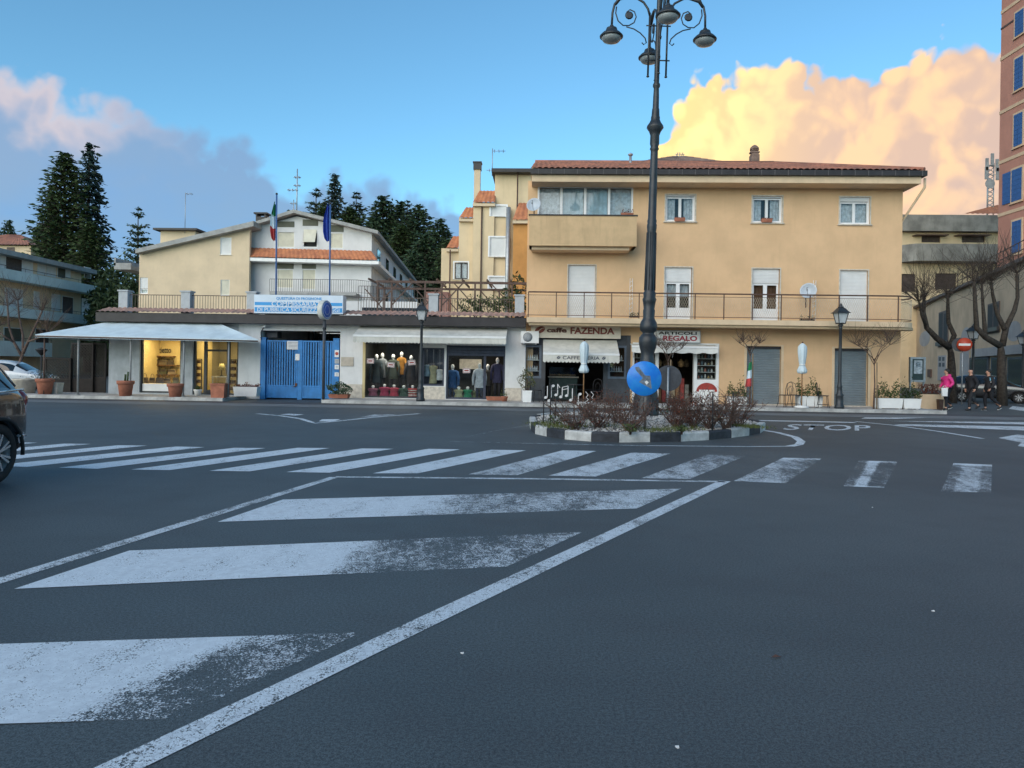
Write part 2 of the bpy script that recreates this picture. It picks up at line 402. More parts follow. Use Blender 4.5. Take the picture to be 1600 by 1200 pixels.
def slats_mb(mb, xa, xb, za, zb, y, pitch=0.055, depth=0.012):
    "roller-shutter curtain: saw-tooth profile"
    n = max(3, int((zb - za) / pitch)); v = []
    for i in range(n + 1):
        z = za + (zb - za) * i / n
        v += [(xa, y, z), (xb, y, z)]
        if i < n:
            z2 = z + (zb - za) / n * 0.82; v += [(xa, y - depth, z2), (xb, y - depth, z2)]
    k = len(v) // 2
    return mb.add(v, [(2 * i, 2 * i + 1, 2 * i + 3, 2 * i + 2) for i in range(k - 1)])
def casement(parent, h, Y, name='window', sill=True, curtain='curtain', frame='pvc', shutter_box=0.0, surround=None, leaves=2, fw=0.055):
    "window in an opening h: frame > pane, curtain, roller"
    xa, xb, za, zb = h
    if surround:
        s = MB(); t = 0.09
        s.box(xa - t, xb + t, Y - 0.03, Y + 0.02, zb, zb + t); s.box(xa - t, xa, Y - 0.03, Y + 0.02, za, zb); s.box(xb, xb + t, Y - 0.03, Y + 0.02, za, zb)
        root = s.build(name, M[surround], parent)
    else:
        s = MB(); frame_mb(s, h, Y + 0.05, Y + 0.13, 0.035); root = s.build(name, M[frame], parent)
    z1 = zb - shutter_box
    if shutter_box:
        r = MB(); slats_mb(r, xa + 0.02, xb - 0.02, z1, zb - 0.01, Y + 0.08); r.build('roller_shutter', M['shutter_white'], root)
    w = (xb - xa - 0.06) / leaves
    f = MB()
    for i in range(leaves): frame_mb(f, (xa + 0.03 + i * w, xa + 0.03 + (i + 1) * w, za + 0.03, z1 - 0.02), Y + 0.09, Y + 0.15, fw)
    f.build('sash', M[frame], root)
    for i in range(leaves):
        g = MB(); a = xa + 0.03 + i * w + fw; b = xa + 0.03 + (i + 1) * w - fw
        g.box(a, b, Y + 0.115, Y + 0.12, za + 0.03 + fw, z1 - 0.02 - fw); g.build('pane', M['shop_glass'], root)
    d = MB(); d.box(xa, xb, Y + 0.6, Y + 0.62, za, zb); d.build('room_dark', M['black'], root)
    if curtain:
        c = MB()
        if curtain == 'open':
            m = (xa + xb) / 2
            curtain_mb(c, xa + 0.05, xa + 0.05 + (m - xa) * 0.62, za + 0.05, z1 - 0.03, Y + 0.24, 0.02, 3); curtain_mb(c, xb - 0.05 - (xb - m) * 0.62, xb - 0.05, za + 0.05, z1 - 0.03, Y + 0.24, 0.02, 3)
            c.build('curtain', M['curtain'], root)
        else:
            curtain_mb(c, xa + 0.05, xb - 0.05, za + 0.04, z1 - 0.03, Y + 0.24, 0.018, 7); c.build('curtain', M[curtain], root)
    if sill:
        s = MB(); s.box(xa - 0.08, xb + 0.08, Y - 0.07, Y + 0.06, za - 0.05, za - 0.002); s.build('sill', M['pale_stone'], root)
    return root
def roller_window(parent, h, Y, mat_='shutter_white', name='window', sill=True, surround=None):
    "opening closed by its slatted roller shutter"
    xa, xb, za, zb = h; s = MB(); frame_mb(s, (xa, xb, za, zb), Y + 0.03, Y + 0.10, 0.035)
    if surround:
        t = 0.1; s.box(xa - t, xb + t, Y - 0.03, Y + 0.02, zb, zb + t); s.box(xa - t, xa, Y - 0.03, Y + 0.02, za, zb); s.box(xb, xb + t, Y - 0.03, Y + 0.02, za, zb)
    r = s.build(name, M['pvc'], parent); b = MB(); slats_mb(b, xa + 0.035, xb - 0.035, za + 0.03, zb - 0.03, Y + 0.08); b.build('roller_shutter', M[mat_], r)
    if sill: s = MB(); s.box(xa - 0.07, xb + 0.07, Y - 0.06, Y + 0.04, za - 0.05, za - 0.002); s.build('sill', M['pale_stone'], r)
    return r
def tile_roof(mb, a, b, c, d, pitch=0.22, amp=0.035, rows=12, step=0.012):
    "pantile sheet on the quad a-b (eave, left to right), c-d (ridge, right to left): waves across, courses up the slope"
    a, b, c, d = map(Vector, (a, b, c, d)); n = max(2, int((b - a).length / pitch)); per = 4
    nrm = (b - a).cross(d - a).normalized()
    if nrm.z < 0: nrm = -nrm
    N = n * per; v = []
    for j in range(rows + 1):
        for half in ((0, 1) if j < rows else (0,)):
            t = (j + (0.96 if half else 0)) / rows; lift = step * (1 - 0.96 * half)
            for i in range(N + 1):
                s = i / N; p = (a.lerp(b, s)).lerp(d.lerp(c, s), t)
                v.append(p + nrm * (amp * abs(math.sin(math.pi * i / per)) + (step if not half else 0)))
    R = len(v) // (N + 1)
    mb.add(v, [(r * (N + 1) + i, r * (N + 1) + i + 1, (r + 1) * (N + 1) + i + 1, (r + 1) * (N + 1) + i) for r in range(R - 1) for i in range(N)], True)
    return mb
def text(s, name, mat_, parent, o, u, v, w, h, bold=0.0, ext=0.004, shear=0.0, kind=None):
    "lettering fitted into the rectangle with corner o, width w along u, height h along v"
    cu = bpy.data.curves.new('t', 'FONT'); cu.body = s; cu.extrude = 0.0; cu.offset = bold; cu.resolution_u = 3; cu.shear = shear
    ob = bpy.data.objects.new('t', cu); COL.objects.link(ob); bpy.context.view_layer.update()
    me = bpy.data.meshes.new_from_object(ob.evaluated_get(bpy.context.evaluated_depsgraph_get()))
    bpy.data.objects.remove(ob); bpy.data.curves.remove(cu)
    xs = [q.co.x for q in me.vertices]; ys = [q.co.y for q in me.vertices]
    x0, x1, y0, y1 = min(xs), max(xs), min(ys), max(ys); u, v, o = Vector(u).normalized(), Vector(v).normalized(), Vector(o); nn = u.cross(v).normalized()
    off = WL[parent.name] if parent else Vector((0, 0, 0))
    for q in me.vertices: q.co = o + u * ((q.co.x - x0) / (x1 - x0) * w) + v * ((q.co.y - y0) / (y1 - y0) * h) + nn * ext - off
    me.name = name; me.materials.clear(); me.materials.append(mat_)
    return link(name, me, parent, off, kind=kind)
def leaves_mb(mb, centers, size, mi=0, flat=0.3, rnd=random):
    "one small leaf-like quad at each point"
    for c in centers:
        c = Vector(c); s = size * rnd.uniform(0.6, 1.3)
        d = Vector((rnd.gauss(0, 1), rnd.gauss(0, 1), rnd.gauss(0, 1))).normalized(); e = d.orthogonal().normalized(); e.rotate(Matrix.Rotation(rnd.uniform(0, 6.28), 3, d))
        g = d.cross(e)
        mb.add([c - e * s, c + g * s * 0.45, c + e * s, c - g * s * 0.45], [(0, 1, 2, 3)], False, mi)
    return mb

# ------------------------------------------------------------------ ground, road, pavement
def asphalt_mat():
    m = bpy.data.materials.new('asphalt'); m.use_nodes = True; nt = m.node_tree; b = nt.nodes['Principled BSDF']
    V = nt.nodes.new('ShaderNodeTexCoord').outputs['Object']
    big = noise(nt, V, 0.22, 4, 0.55, 0.4); mid = noise(nt, V, 1.3, 5, 0.6); grain = noise(nt, V, 160.0, 2, 0.8) * 0.62 + noise(nt, V, 60.0, 2, 0.7) * 0.38; chip = voronoi(nt, V, 120.0)
    c = mixc(nt, big.smooth(0.35, 0.68), (0.064, 0.079, 0.084), (0.046, 0.058, 0.063))
    c = mixc(nt, mid.smooth(0.45, 0.75) * 0.35, c, (0.052, 0.055, 0.060))
    c = mixc(nt, grain.smooth(0.38, 0.62), mixc(nt, 1.0, c, (0.38, 0.38, 0.38), 'MULTIPLY'), mixc(nt, 1.0, c, (1.75, 1.75, 1.74), 'MULTIPLY'))
    c = mixc(nt, chip.smooth(0.16, 0.05) * grain.smooth(0.50, 0.56) * 0.7, c, (0.26, 0.27, 0.27))
    # patched and re-laid strips, a few cracks
    ck = voronoi(nt, vecop(nt, 'ADD', V, (3.1, 1.7, 0)), 0.16, 2, 0.5, 'DISTANCE_TO_EDGE')
    ck = ck + (mid - 0.5) * 0.006
    crack = ck.smooth(0.0045, 0.0015) * noise(nt, V, 0.35, 2).smooth(0.52, 0.6)
    c = mixc(nt, crack * 0.0, c, (0.028, 0.028, 0.030))
    oil = noise(nt, vecop(nt, 'MULTIPLY', V, (0.35, 1.0, 1.0)), 0.55, 4, 0.6).smooth(0.50, 0.72); c = mixc(nt, oil * 0.42, c, (0.04, 0.042, 0.046))
    nt.links.new(c, b.inputs['Base Color'])
    r = mid * 0.12 + 0.58; nt.links.new(r.k, b.inputs['Roughness']); b.inputs['Specular IOR Level'].default_value = 0.55
    bn = nt.nodes.new('ShaderNodeBump'); bn.inputs['Strength'].default_value = 0.22; bn.inputs['Distance'].default_value = 0.004
    nt.links.new((grain * 0.6 + chip * 0.4).k, bn.inputs['Height']); nt.links.new(bn.outputs[0], b.inputs['Normal']); return m
def paint_mat():
    m = bpy.data.materials.new('road_paint'); m.use_nodes = True; nt = m.node_tree; b = nt.nodes['Principled BSDF']
    V = nt.nodes.new('ShaderNodeTexCoord').outputs['Object']
    at = nt.nodes.new('ShaderNodeAttribute'); at.attribute_name = 'wear'; wear = E(nt, at.outputs['Fac'])
    st = nt.nodes.new('ShaderNodeMapping'); nt.links.new(V, st.inputs[0]); st.inputs['Rotation'].default_value = (0, 0, -0.6); st.inputs['Scale'].default_value = (1.0, 0.45, 1.0)
    n1 = noise(nt, st.outputs[0], 3.2, 4, 0.65); n2 = noise(nt, V, 95.0, 2, 0.75); n3 = noise(nt, V, 14.0, 3, 0.6)
    ck = voronoi(nt, V, 13.0, 0, 0.5, 'DISTANCE_TO_EDGE'); ck2 = voronoi(nt, V, 31.0, 0, 0.5, 'DISTANCE_TO_EDGE')
    f = n1 * 0.30 + n2 * 0.48 + n3 * 0.22                      # 0..1, mostly about 0.5
    a = (f - (wear * 0.33 + 0.382)).smooth(-0.02, 0.03)
    cr = (ck.smooth(0.008, 0.03) * 0.35 + 0.65) * (ck2.smooth(0.006, 0.05) * 0.35 + 0.65)
    a = a * mixc_f(nt, wear.smooth(0.0, 0.35), cr)
    c = mixc(nt, n3.smooth(0.3, 0.7), (0.70, 0.77, 0.81), (0.58, 0.64, 0.68)); nt.links.new(c, b.inputs['Base Color'])
    c2 = mixc(nt, n1.smooth(0.55, 0.75) * 0.35, c, (0.32, 0.33, 0.34)); nt.links.new(c2, b.inputs['Base Color'])
    b.inputs['Roughness'].default_value = 0.6; nt.links.new(a.k, b.inputs['Alpha']); return m
def mixc_f(nt, fac, val):
    "1 where fac is 0, val where fac is 1"
    return (val - 1.0) * fac + 1.0
M['asphalt'] = asphalt_mat(); M['paint'] = paint_mat()
M['asphalt_pale'] = mat('worn_pale_asphalt', (0.155, 0.17, 0.18), 0.75, 0.10, 1.2, 0.3, 60)
M['asphalt_dark'] = mat('dark_patched_asphalt', (0.060, 0.063, 0.068), 0.7, 0.12, 2.0, 0.3, 60)
M['paving'] = mat('pavement_concrete', (0.40, 0.39, 0.375), 0.85, 0.12, 1.4, 0.2, 50, grime=0.2)
M['kerb_stone'] = mat('kerb_travertine', (0.50, 0.50, 0.48), 0.8, 0.16, 2.5, 0.2, 30)
M['earth'] = mat('hill_earth', (0.05, 0.07, 0.03), 0.95, 0.25, 0.15)

def hill(x, y):
    h = 17.0 * math.exp(-(((x + 22) / 55.0) ** 2 + ((y - 150) / 55.0) ** 2))
    h += 14.0 * math.exp(-(((x + 110) / 60.0) ** 2 + ((y - 190) / 70.0) ** 2)) + 10 * math.exp(-(((x - 90) / 60.0) ** 2 + ((y - 220) / 70.0) ** 2))
    return h * max(0.0, min(1.0, (y - 78) / 40.0))
xs = [-1600, -900, -500, -300] + list(range(-220, 221, 10)) + [300, 500, 900, 1600]
ys = [-1200, -500, -200, -60, 0, 40] + list(range(60, 321, 10)) + [400, 600, 1000, 1800]
mb = MB(); nx = len(xs)
mb.add([(x, y, hill(x, y) - 0.03) for y in ys for x in xs], [(j * nx + i, j * nx + i + 1, (j + 1) * nx + i + 1, (j + 1) * nx + i) for j in range(len(ys) - 1) for i in range(nx - 1)], True)
mb.build('ground', M['earth'], kind='structure')
mb = MB(); mb.box(-95, 62, -45, 76, -0.025, 0.0); road = mb.build('road', M['asphalt'], kind='structure')
mb = MB(); KY = 27.75                                      # kerb line of the shop side
mb.quad((-40, 25.0, 0.004), (33, 25.0, 0.004), (33, 26.55, 0.004), (-40, 26.55, 0.004)); mb.build('resurfaced_strip', M['asphalt_pale'], road)
mb = MB(); mb.quad((-40, 26.55, 0.0035), (19, 26.55, 0.0035), (19, 27.72, 0.0035), (-40, 27.72, 0.0035)); mb.build('gutter_strip', M['asphalt_dark'], road)

def pavement(name, x0, x1, y1, side=True):
    p = MB(); p.box(x0, x1, KY + 0.16, y1, -0.01, 0.118); o = p.build(name, M['paving'], kind='structure')
    n = int((x1 - x0) / 0.95); L = (x1 - x0) / n; k = MB(); k.box(0.004, L - 0.004, 0, 0.16, -0.01, 0.125)
    k0 = k.build('kerb_stone', M['kerb_stone'], o); k0.location = (x0, KY, 0)
    for i in range(1, n): share(k0, 'kerb_stone', o, (x0 + i * L, KY + random.uniform(-0.006, 0.006), random.uniform(-0.006, 0.004)))
    return o
XL0, XL1, XR0, XR1 = P(-60, 620, 28).x, P(352, 626, 28).x, P(505, 630, 28).x, P(1474, 643, 28).x
pave_l = pavement('pavement', XL0, XL1, 30.6); pave_r = pavement('pavement', XR0, XR1, 30.6)

# painted markings, laid where the photo shows them
Z1 = 0.0042
def marking(name, quad, wear, parent=road, nu=14, nv=4, z=Z1, rag=0.0):
    "quad of photo pixels (bl, br, tr, tl) -> sheet on the road with a wear value per vertex"
    c = [G(*q) if len(q) == 2 else Vector(q) for q in quad]; v = []; wv = []
    for j in range(nv + 1):
        for i in range(nu + 1):
            s, t = i / nu, j / nv
            p = c[0].lerp(c[1], s).lerp(c[3].lerp(c[2], s), t); v.append((p.x, p.y, z)); wv.append(max(0.0, min(1.0, wear(s, t) if callable(wear) else wear)))
    b = MB(); b.add(v, [(j * (nu + 1) + i, j * (nu + 1) + i + 1, (j + 1) * (nu + 1) + i + 1, (j + 1) * (nu + 1) + i) for j in range(nv) for i in range(nu)])
    o = b.build(name, M['paint'], parent); a = o.data.attributes.new('wear', 'FLOAT', 'POINT'); a.data.foreach_set('value', wv); return o
def line_path(name, pts, width, wear=0.3, z=Z1):
    "painted line of constant width along photo pixels"
    q = [G(*p) for p in pts]; q = [Vector((a.x, a.y, z)) for a in q]; v = []; wv = []
    full = []
    for a, b in zip(q, q[1:]):
        n = max(1, int((b - a).length / 0.5)); full += [a.lerp(b, i / n) for i in range(n)]
    full.append(q[-1])
    for i, p in enumerate(full):
        d = full[min(i + 1, len(full) - 1)] - full[max(i - 1, 0)]; s = Vector((-d.y, d.x, 0)).normalized() * width / 2
        v += [p + s, p - s]; ww = wear(i / len(full)) if callable(wear) else wear; wv += [ww, ww]
    b = MB(); b.add(v, [(2 * i, 2 * i + 1, 2 * i + 3, 2 * i + 2) for i in range(len(full) - 1)])
    o = b.build(name, M['paint'], road); a = o.data.attributes.new('wear', 'FLOAT', 'POINT'); a.data.foreach_set('value', wv); return o
cross = [  # bl, br, tr, tl in photo pixels, wear
 ((1470, 768.5), (1548.5, 770), (1550, 726.5), (1490, 724), lambda s, t: 0.46 - 0.14 * (abs(s - .5) < .25) - 0.25 * (t > .93)),
 ((1318, 760), (1381.5, 762.5), (1402, 721.5), (1342, 720), lambda s, t: 0.54 - 0.30 * (abs(s - .42) < .16) - 0.25 * (t < .05) - .2 * (t > .94)),
 ((1146.5, 752), (1227.5, 755.5), (1283.5, 717), (1224, 715.5), lambda s, t: 0.32 + 0.14 * s - 0.15 * (t > .9) - .1 * (t < .1)),
 ((1002, 747.5), (1077.5, 749), (1164, 713), (1106, 710.5), lambda s, t: 0.28 + 0.16 * t), ((857.5, 743.5), (931, 745), (1047.5, 709), (987.5, 707.5), 0.22),
 ((732, 741.5), (808, 743), (932, 705), (879, 704), lambda s, t: 0.36 - 0.25 * t), ((582, 740), (653, 740), (822, 704), (767, 703), 0.12),
 ((447, 738), (515, 739), (719, 702.5), (669.5, 701.6), 0.08), ((327, 736), (390, 737), (615, 701.5), (565, 701), 0.12), ((205, 734), (265, 735), (515, 700.5), (465, 700), 0.10),
 ((92, 731), (152, 733), (415, 700.5), (367, 700), 0.12), ((-14, 728), (42, 730), (320, 699), (275, 698), 0.12), ((-112, 724), (-58, 726), (230, 696.5), (185, 696), 0.12),
 ((-205, 721), (-152, 722), (142, 694), (100, 693.5), 0.15), ((-290, 718), (-240, 719), (59, 692), (30, 691.5), 0.15)]
for q in cross: marking('crosswalk_stripe', q[:4], q[4], nu=10, nv=20)
def worn_right(s0, w, slope=0.25): return lambda s, t: 0.10 + w * max(0.0, min(1.0, (s - s0 - slope * (t - 0.5)) / 0.07))
marking('hatch_stripe', ((340, 816), (995, 795), (1064, 764), (442, 781)), lambda s, t: 0.12 + 0.26 * max(0, min(1, (s - .38) / .12)) - .12 * max(0, min(1, (s - .8) / .1)), nu=40, nv=6)
marking('hatch_stripe', ((22, 921), (792, 886), (910, 832), (202, 861)), lambda s, t: 0.10 + 0.36 * max(0, min(1, (s - .57 + .12 * t) / .11)) - .10 * max(0, min(1, (s - .88) / .1)), nu=40, nv=6)
marking('hatch_stripe', ((-460, 1146), (275, 1124), (565, 989), (-270, 1016)), lambda s, t: 0.10 + 0.40 * max(0, min(1, (s - .79 + .05 * t + .10 * (1 - t)) / .14)), nu=48, nv=8)
line_path('border_line', [(1133, 752), (700, 955.5), (188, 1200), (-200, 1385)], 0.150, 0.20)
line_path('border_line', [(522, 746), (0, 908), (-500, 1063)], 0.125, 0.26)
line_path('border_line', [(524, 745.5), (830, 748.5), (1133, 753)], 0.115, 0.26)
# the lines round the lamp island and the small splitter triangle
line_path('edge_line', [(703, 690), (830, 693), (1000, 696.5), (1170, 698), (1235, 697.5)], 0.085, lambda t: 0.5 - 0.4 * t)
line_path('edge_line', [(1234, 697.5), (1248, 695), (1252, 690), (1242, 683), (1215, 676), (1180, 670.5), (1160, 668.8)], 0.17, 0.15)
line_path('edge_line', [(728, 683), (770, 674), (812, 667), (836, 664)], 0.08, 0.5)
line_path('edge_line', [(402, 646.5), (440, 650), (470, 654.5), (492, 661.5), (520, 659), (580, 652.5), (655, 646.5)], 0.15, 0.2)
marking('splitter_stripe', ((438, 647.8), (462, 649.5), (475, 647.6), (452, 646.6)), 0.15); marking('splitter_stripe', ((498, 658.5), (520, 659), (532, 655.2), (503, 655.4)), 0.1)
marking('splitter_stripe', ((562, 652), (600, 650.5), (622, 647.6), (585, 647.8)), 0.35)
# stop line, lettering and the second crossing on the right
line_path('stop_line', [(1120, 656.6), (1180, 657.2), (1260, 658.6), (1336, 660.4)], 0.34, 0.1)
line_path('edge_line', [(1336, 658.6), (1395, 664.5), (1465, 674), (1535, 685.5)], 0.13, 0.15)
stp = text('STOP', 'stop_lettering', M['paint'], road, G(1222, 671.6) * 1.0, G(1362, 673.4) - G(1222, 671.6), (0.42, 1.0, 0), (G(1362, 673.4) - G(1222, 671.6)).length, (G(1228, 662.6) - G(1222, 671.6)).length * 0.97, 0.012, Z1)
stp.data.attributes.new('wear', 'FLOAT', 'POINT').data.foreach_set('value', [0.20] * len(stp.data.vertices))
for q in (((1392, 664.5), (1600, 672.8), (1640, 667.5), (1412, 663)), ((1418, 658.6), (1640, 664.5), (1640, 660.2), (1385, 657.8)), ((1345, 654.2), (1400, 654.6), (1450, 652.8), (1352, 652.4)),
          ((1590, 697), (1640, 706), (1640, 694), (1596, 692)), ((1560, 684.5), (1600, 692.5), (1640, 686), (1590, 679)), ((1576, 639), (1640, 648), (1640, 641), (1582, 634.5))):
    marking('crosswalk_stripe', q, 0.2)
# bits of litter on the road
mb = MB(); c = G(1213, 1028)
mb.add([c + Vector(d) for d in ((-.030, -.006, .004), (0, .014, .014), (.030, .002, .006), (.004, -.012, .010))], [(0, 1, 3), (1, 2, 3)]); mb.build('fallen_leaf', mat('dead_leaf', (0.10, 0.05, 0.035), 0.8), label='curled brown dead leaf lying on the open asphalt', cat='leaf')
for (x, y, lb) in ((722, 1021, 'tiny white scrap lying beside the long diagonal line'), (1458, 955, 'pale paper scrap on the asphalt at the right'), (1363, 793, 'white speck of litter near the faded crossing stripes'), (1058, 1168, 'white crumb of litter near the bottom of the picture')):
    c = G(x, y); mb = MB(); mb.cbox(c, 0.018, 0.008, 0.004, random.uniform(0, 3)); mb.taper(c + Vector((0.005, 0.004, 0.0)), (.008, .009), (.005, .004), 0.006); mb.build('paper_scrap', M['white'], label=lb, cat='litter', group='litter on the asphalt')

# ------------------------------------------------------------------ ochre apartment house with cafe and gift shop
PZ = 0.118                                                 # pavement height
FY = 30.0                                                  # facade plane of the shop side
X0, X1 = P(822, 500).x, P(1408.5, 450).x
ZE = P(1100, 284.5, 29.05).z                                        # underside of the eaves board
ZB = P(1100, 507, 28.9).z                                  # underside of balcony slab
ZT = P(1100, 499, 28.9).z                                  # balcony floor
main = thing('apartment_house', 'three-storey ochre apartment house with long balcony, tiled hip roof and shops below', 'house', ((X0 + X1) / 2, FY + 5, 0))
up = [rect(1040, 304.5, 1086, 346), rect(1175.5, 306.5, 1222, 348), rect(1312, 308, 1359, 350.5)]
doors = [rect(1038.5, 418, 1081, 498), rect(1175, 420, 1218, 500), rect(1312, 422.5, 1355.5, 502)]
door0 = rect(887.5, 414.5, 930, 496)
doors = [(a, b, ZT - 0.02, d) for a, b, c, d in doors]; door0 = (door0[0], door0[1], ZT - 0.02, door0[3])
ver = rect(840, 291, 989, 345)
roll = [rect(1166.5, 541, 1220, 626.5), rect(1303.5, 544.5, 1356, 628.5)]
roll = [(a, b, PZ + 0.02, d) for a, b, c, d in roll]
cafe = rect(817, 505, 985, 628); cafe = (X0 - 0.001, cafe[1], PZ, P(900, 523).z)
gift = rect(988, 536, 1123, 628); gift = (gift[0], gift[1], PZ, gift[3])
mb = MB(); wall_holes(mb, X0, X1, 0.0, ZE + 0.25, FY, FY + 0.30, up + doors + [door0, ver, cafe, gift] + roll)
mb.box(X1 - 0.3, X1, FY + 0.30, FY + 10.5, 0, ZE + 0.25); mb.box(X0, X0 + 0.3, FY + 0.30, FY + 10.5, 0, ZE + 0.25); mb.box(X0, X1, FY + 10.5, FY + 10.8, 0, ZE + 0.25)
mb.build('wall', M['main_wall'], main)
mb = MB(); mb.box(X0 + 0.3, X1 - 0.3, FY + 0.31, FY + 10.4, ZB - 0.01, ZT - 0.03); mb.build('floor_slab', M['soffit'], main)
# windows
for i, h in enumerate(up):
    wn = casement(main, h, FY, curtain='open' if i < 2 else 'curtain', shutter_box=0.06 if i < 2 else 0.17)
    s = MB(); t = 0.045; xa, xb, za, zb = h
    s.box(xa - t, xb + t, FY - 0.025, FY + 0.02, zb, zb + t); s.box(xa - t, xa, FY - 0.025, FY + 0.02, za, zb); s.box(xb, xb + t, FY - 0.025, FY + 0.02, za, zb); s.build('surround', M['pale_stone'], wn)
for i, h in enumerate(doors):
    xa, xb, za, zb = h
    s = MB(); t = 0.045; s.box(xa - t, xb + t, FY - 0.025, FY + 0.02, zb, zb + t); s.box(xa - t, xa, FY - 0.025, FY + 0.02, za + .02, zb); s.box(xb, xb + t, FY - 0.025, FY + 0.02, za + .02, zb)
    fr = s.build('balcony_door', M['pale_stone'], main)
    if i < 2:
        zs = zb - 0.58; r = MB(); slats_mb(r, xa + 0.02, xb - 0.02, zs, zb, FY + 0.07); r.build('roller_shutter', M['shutter_white'], fr)
        w2 = (xb - xa - 0.04) / 2; f = MB(); zm = za + 0.56
        for k in range(2):
            a = xa + 0.02 + k * w2; frame_mb(f, (a, a + w2, za + 0.02, zs), FY + 0.10, FY + 0.16, 0.075); f.box(a + 0.075, a + w2 - 0.075, FY + 0.115, FY + 0.145, za + 0.09, zm)
        f.build('leaf', M['pvc'], fr)
        for k in range(2):
            a = xa + 0.02 + k * w2; g = MB(); g.box(a + 0.075, a + w2 - 0.075, FY + 0.125, FY + 0.13, zm, zs - 0.075); g.build('pane', M['shop_glass'], fr)
        c = MB()
        if i == 0: curtain_mb(c, xa + 0.1, xb - 0.1, zm + 0.45, zs - 0.1, FY + 0.26, 0.02, 6)
        else: curtain_mb(c, xa + 0.06, xb - 0.06, za + 0.1, zs - 0.05, FY + 0.26, 0.02, 7)
        c.build('curtain', M['curtain'] if i == 0 else M['wood_door'], fr)
        d = MB(); d.box(xa, xb, FY + 0.6, FY + 0.62, za, zb); d.build('room_dark', M['black'], fr)
    else:
        r = MB(); slats_mb(r, xa + 0.01, xb - 0.01, za + 0.03, zb, FY + 0.07); r.build('roller_shutter', M['shutter_white'], fr)
xa, xb, za, zb = door0; s = MB(); t = 0.04
s.box(xa - t, xb + t, FY - 0.02, FY + 0.02, zb, zb + t); s.box(xa - t, xa, FY - 0.02, FY + 0.02, za + .02, zb); s.box(xb, xb + t, FY - 0.02, FY + 0.02, za + .02, zb)
fr = s.build('balcony_door', M['pale_stone'], main); r = MB(); slats_mb(r, xa + 0.01, xb - 0.01, za + 0.03, zb, FY + 0.07); r.build('roller_shutter', M['shutter_white'], fr)
# glazed veranda with its solid parapet box
xa, xb, za, zb = ver; f = MB(); frame_mb(f, ver, FY - 0.01, FY + 0.08, 0.07); wv = (xb - xa) / 4
for k in range(1, 4): f.box(xa + k * wv - 0.05, xa + k * wv + 0.05, FY + 0.0, FY + 0.085, za + 0.07, zb - 0.07)
vf = f.build('veranda_window', M['pvc'], main)
for k in range(4):
    g = MB(); g.box(xa + k * wv + 0.05, xa + (k + 1) * wv - 0.05, FY + 0.03, FY + 0.035, za + 0.07, zb - 0.07); g.build('pane', M['shop_glass'], vf)
    c = MB(); curtain_mb(c, xa + k * wv + 0.06, xa + (k + 1) * wv - 0.06, za + 0.07, zb - 0.08, FY + 0.16, 0.008, 5)
    c.build('blind', M['curtain'] if k in (0, 3) else M['blue_curtain'], vf)
pz0, pz1 = P(900, 384, 29.0).z, P(900, 337, 29.0).z; pxa, pxb = P(827, 360, 29.0).x, P(995, 360, 29.0).x
b = MB(); b.box(pxa, pxb, 29.0, 29.12, pz0, pz1); b.box(pxa, pxa + 0.12, 29.12, FY, pz0, pz1); b.box(pxb - 0.12, pxb, 29.12, FY, pz0, pz1); b.box(pxa, pxb, 29.12, FY, pz0, pz0 + 0.18)
pb = b.build('veranda_parapet', mat('stained_ochre_render', (0.62, 0.43, 0.24), 0.9, 0.06, 1.5, 0.1, 40, grime=0.35), main)
b = MB(); b.box(pxa - 0.03, pxb + 0.03, 28.96, 29.15, pz1, pz1 + 0.045); b.build('coping', M['gutter'], pb)
b = MB(); b.box(pxa + 0.1, pxb - 0.25, 29.2, FY, pz0 - 0.13, pz0 - 0.001); b.build('slab_edge', M['main_trim'], pb)
# balcony slab with the rounded corner, railing with posts and expanded-mesh panels
xr = P(1441, 500, 28.9).x; xl = P(823, 500, 28.9).x; YB = 28.9
out = [(xl, FY, 0), (xl, YB, 0)]; R = 1.0; ex = xr
out += [(ex - R + R * math.sin(a), YB + R - R * math.cos(a), 0) for a in [i * math.pi / 2 / 8 for i in range(9)]] + [(ex, FY + 6, 0), (X1 + 0.002, FY + 6, 0), (X1 + 0.002, FY - 0.002, 0)]
b = MB(); b.prism([(x, y, ZB) for x, y, z in out], (0, 0, ZT - ZB)); bal = b.build('balcony', M['main_trim'], main)
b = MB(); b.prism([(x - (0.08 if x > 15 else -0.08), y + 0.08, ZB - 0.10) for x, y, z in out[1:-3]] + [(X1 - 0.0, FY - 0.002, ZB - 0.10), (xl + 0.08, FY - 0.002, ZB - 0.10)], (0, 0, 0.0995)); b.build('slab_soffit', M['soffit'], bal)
rt = ZT + 1.0; rail = [(x, y + 0.06) for x, y, z in out[1:-2]]
b = MB(); b.tube([(x + (0.05 if x < 1 else -0.05 if x > 16 else 0), y, rt) for x, y in rail], 0.028, 6); b.build('handrail', M['brown_metal'], bal)
b = MB(); b.tube([(x, y, ZT + 0.09) for x, y in rail], 0.014, 5); b.tube([(x, y, rt - 0.12) for x, y in rail], 0.010, 5); b.build('railing_bar', M['brown_metal'], bal)
posts = [825.5, 869, 912.5, 955.5, 998.5, 1042, 1086, 1131, 1175.5, 1220.5, 1265.5, 1311, 1355.5, 1403.5]
k = MB(); k.box(-0.018, 0.018, -0.018, 0.018, ZT - 0.1, rt); p0 = None
for q in posts:
    x = P(q, 485, YB + 0.06).x
    if p0 is None: p0 = k.build('railing_post', M['brown_metal'], bal); p0.location = (x - WL[bal.name].x, YB + 0.06 - WL[bal.name].y, 0); p0.data.transform(Matrix.Translation((WL[bal.name].x, WL[bal.name].y, 0)))
    else: share(p0, 'railing_post', bal, (x - WL[bal.name].x, YB + 0.06 - WL[bal.name].y, 0))
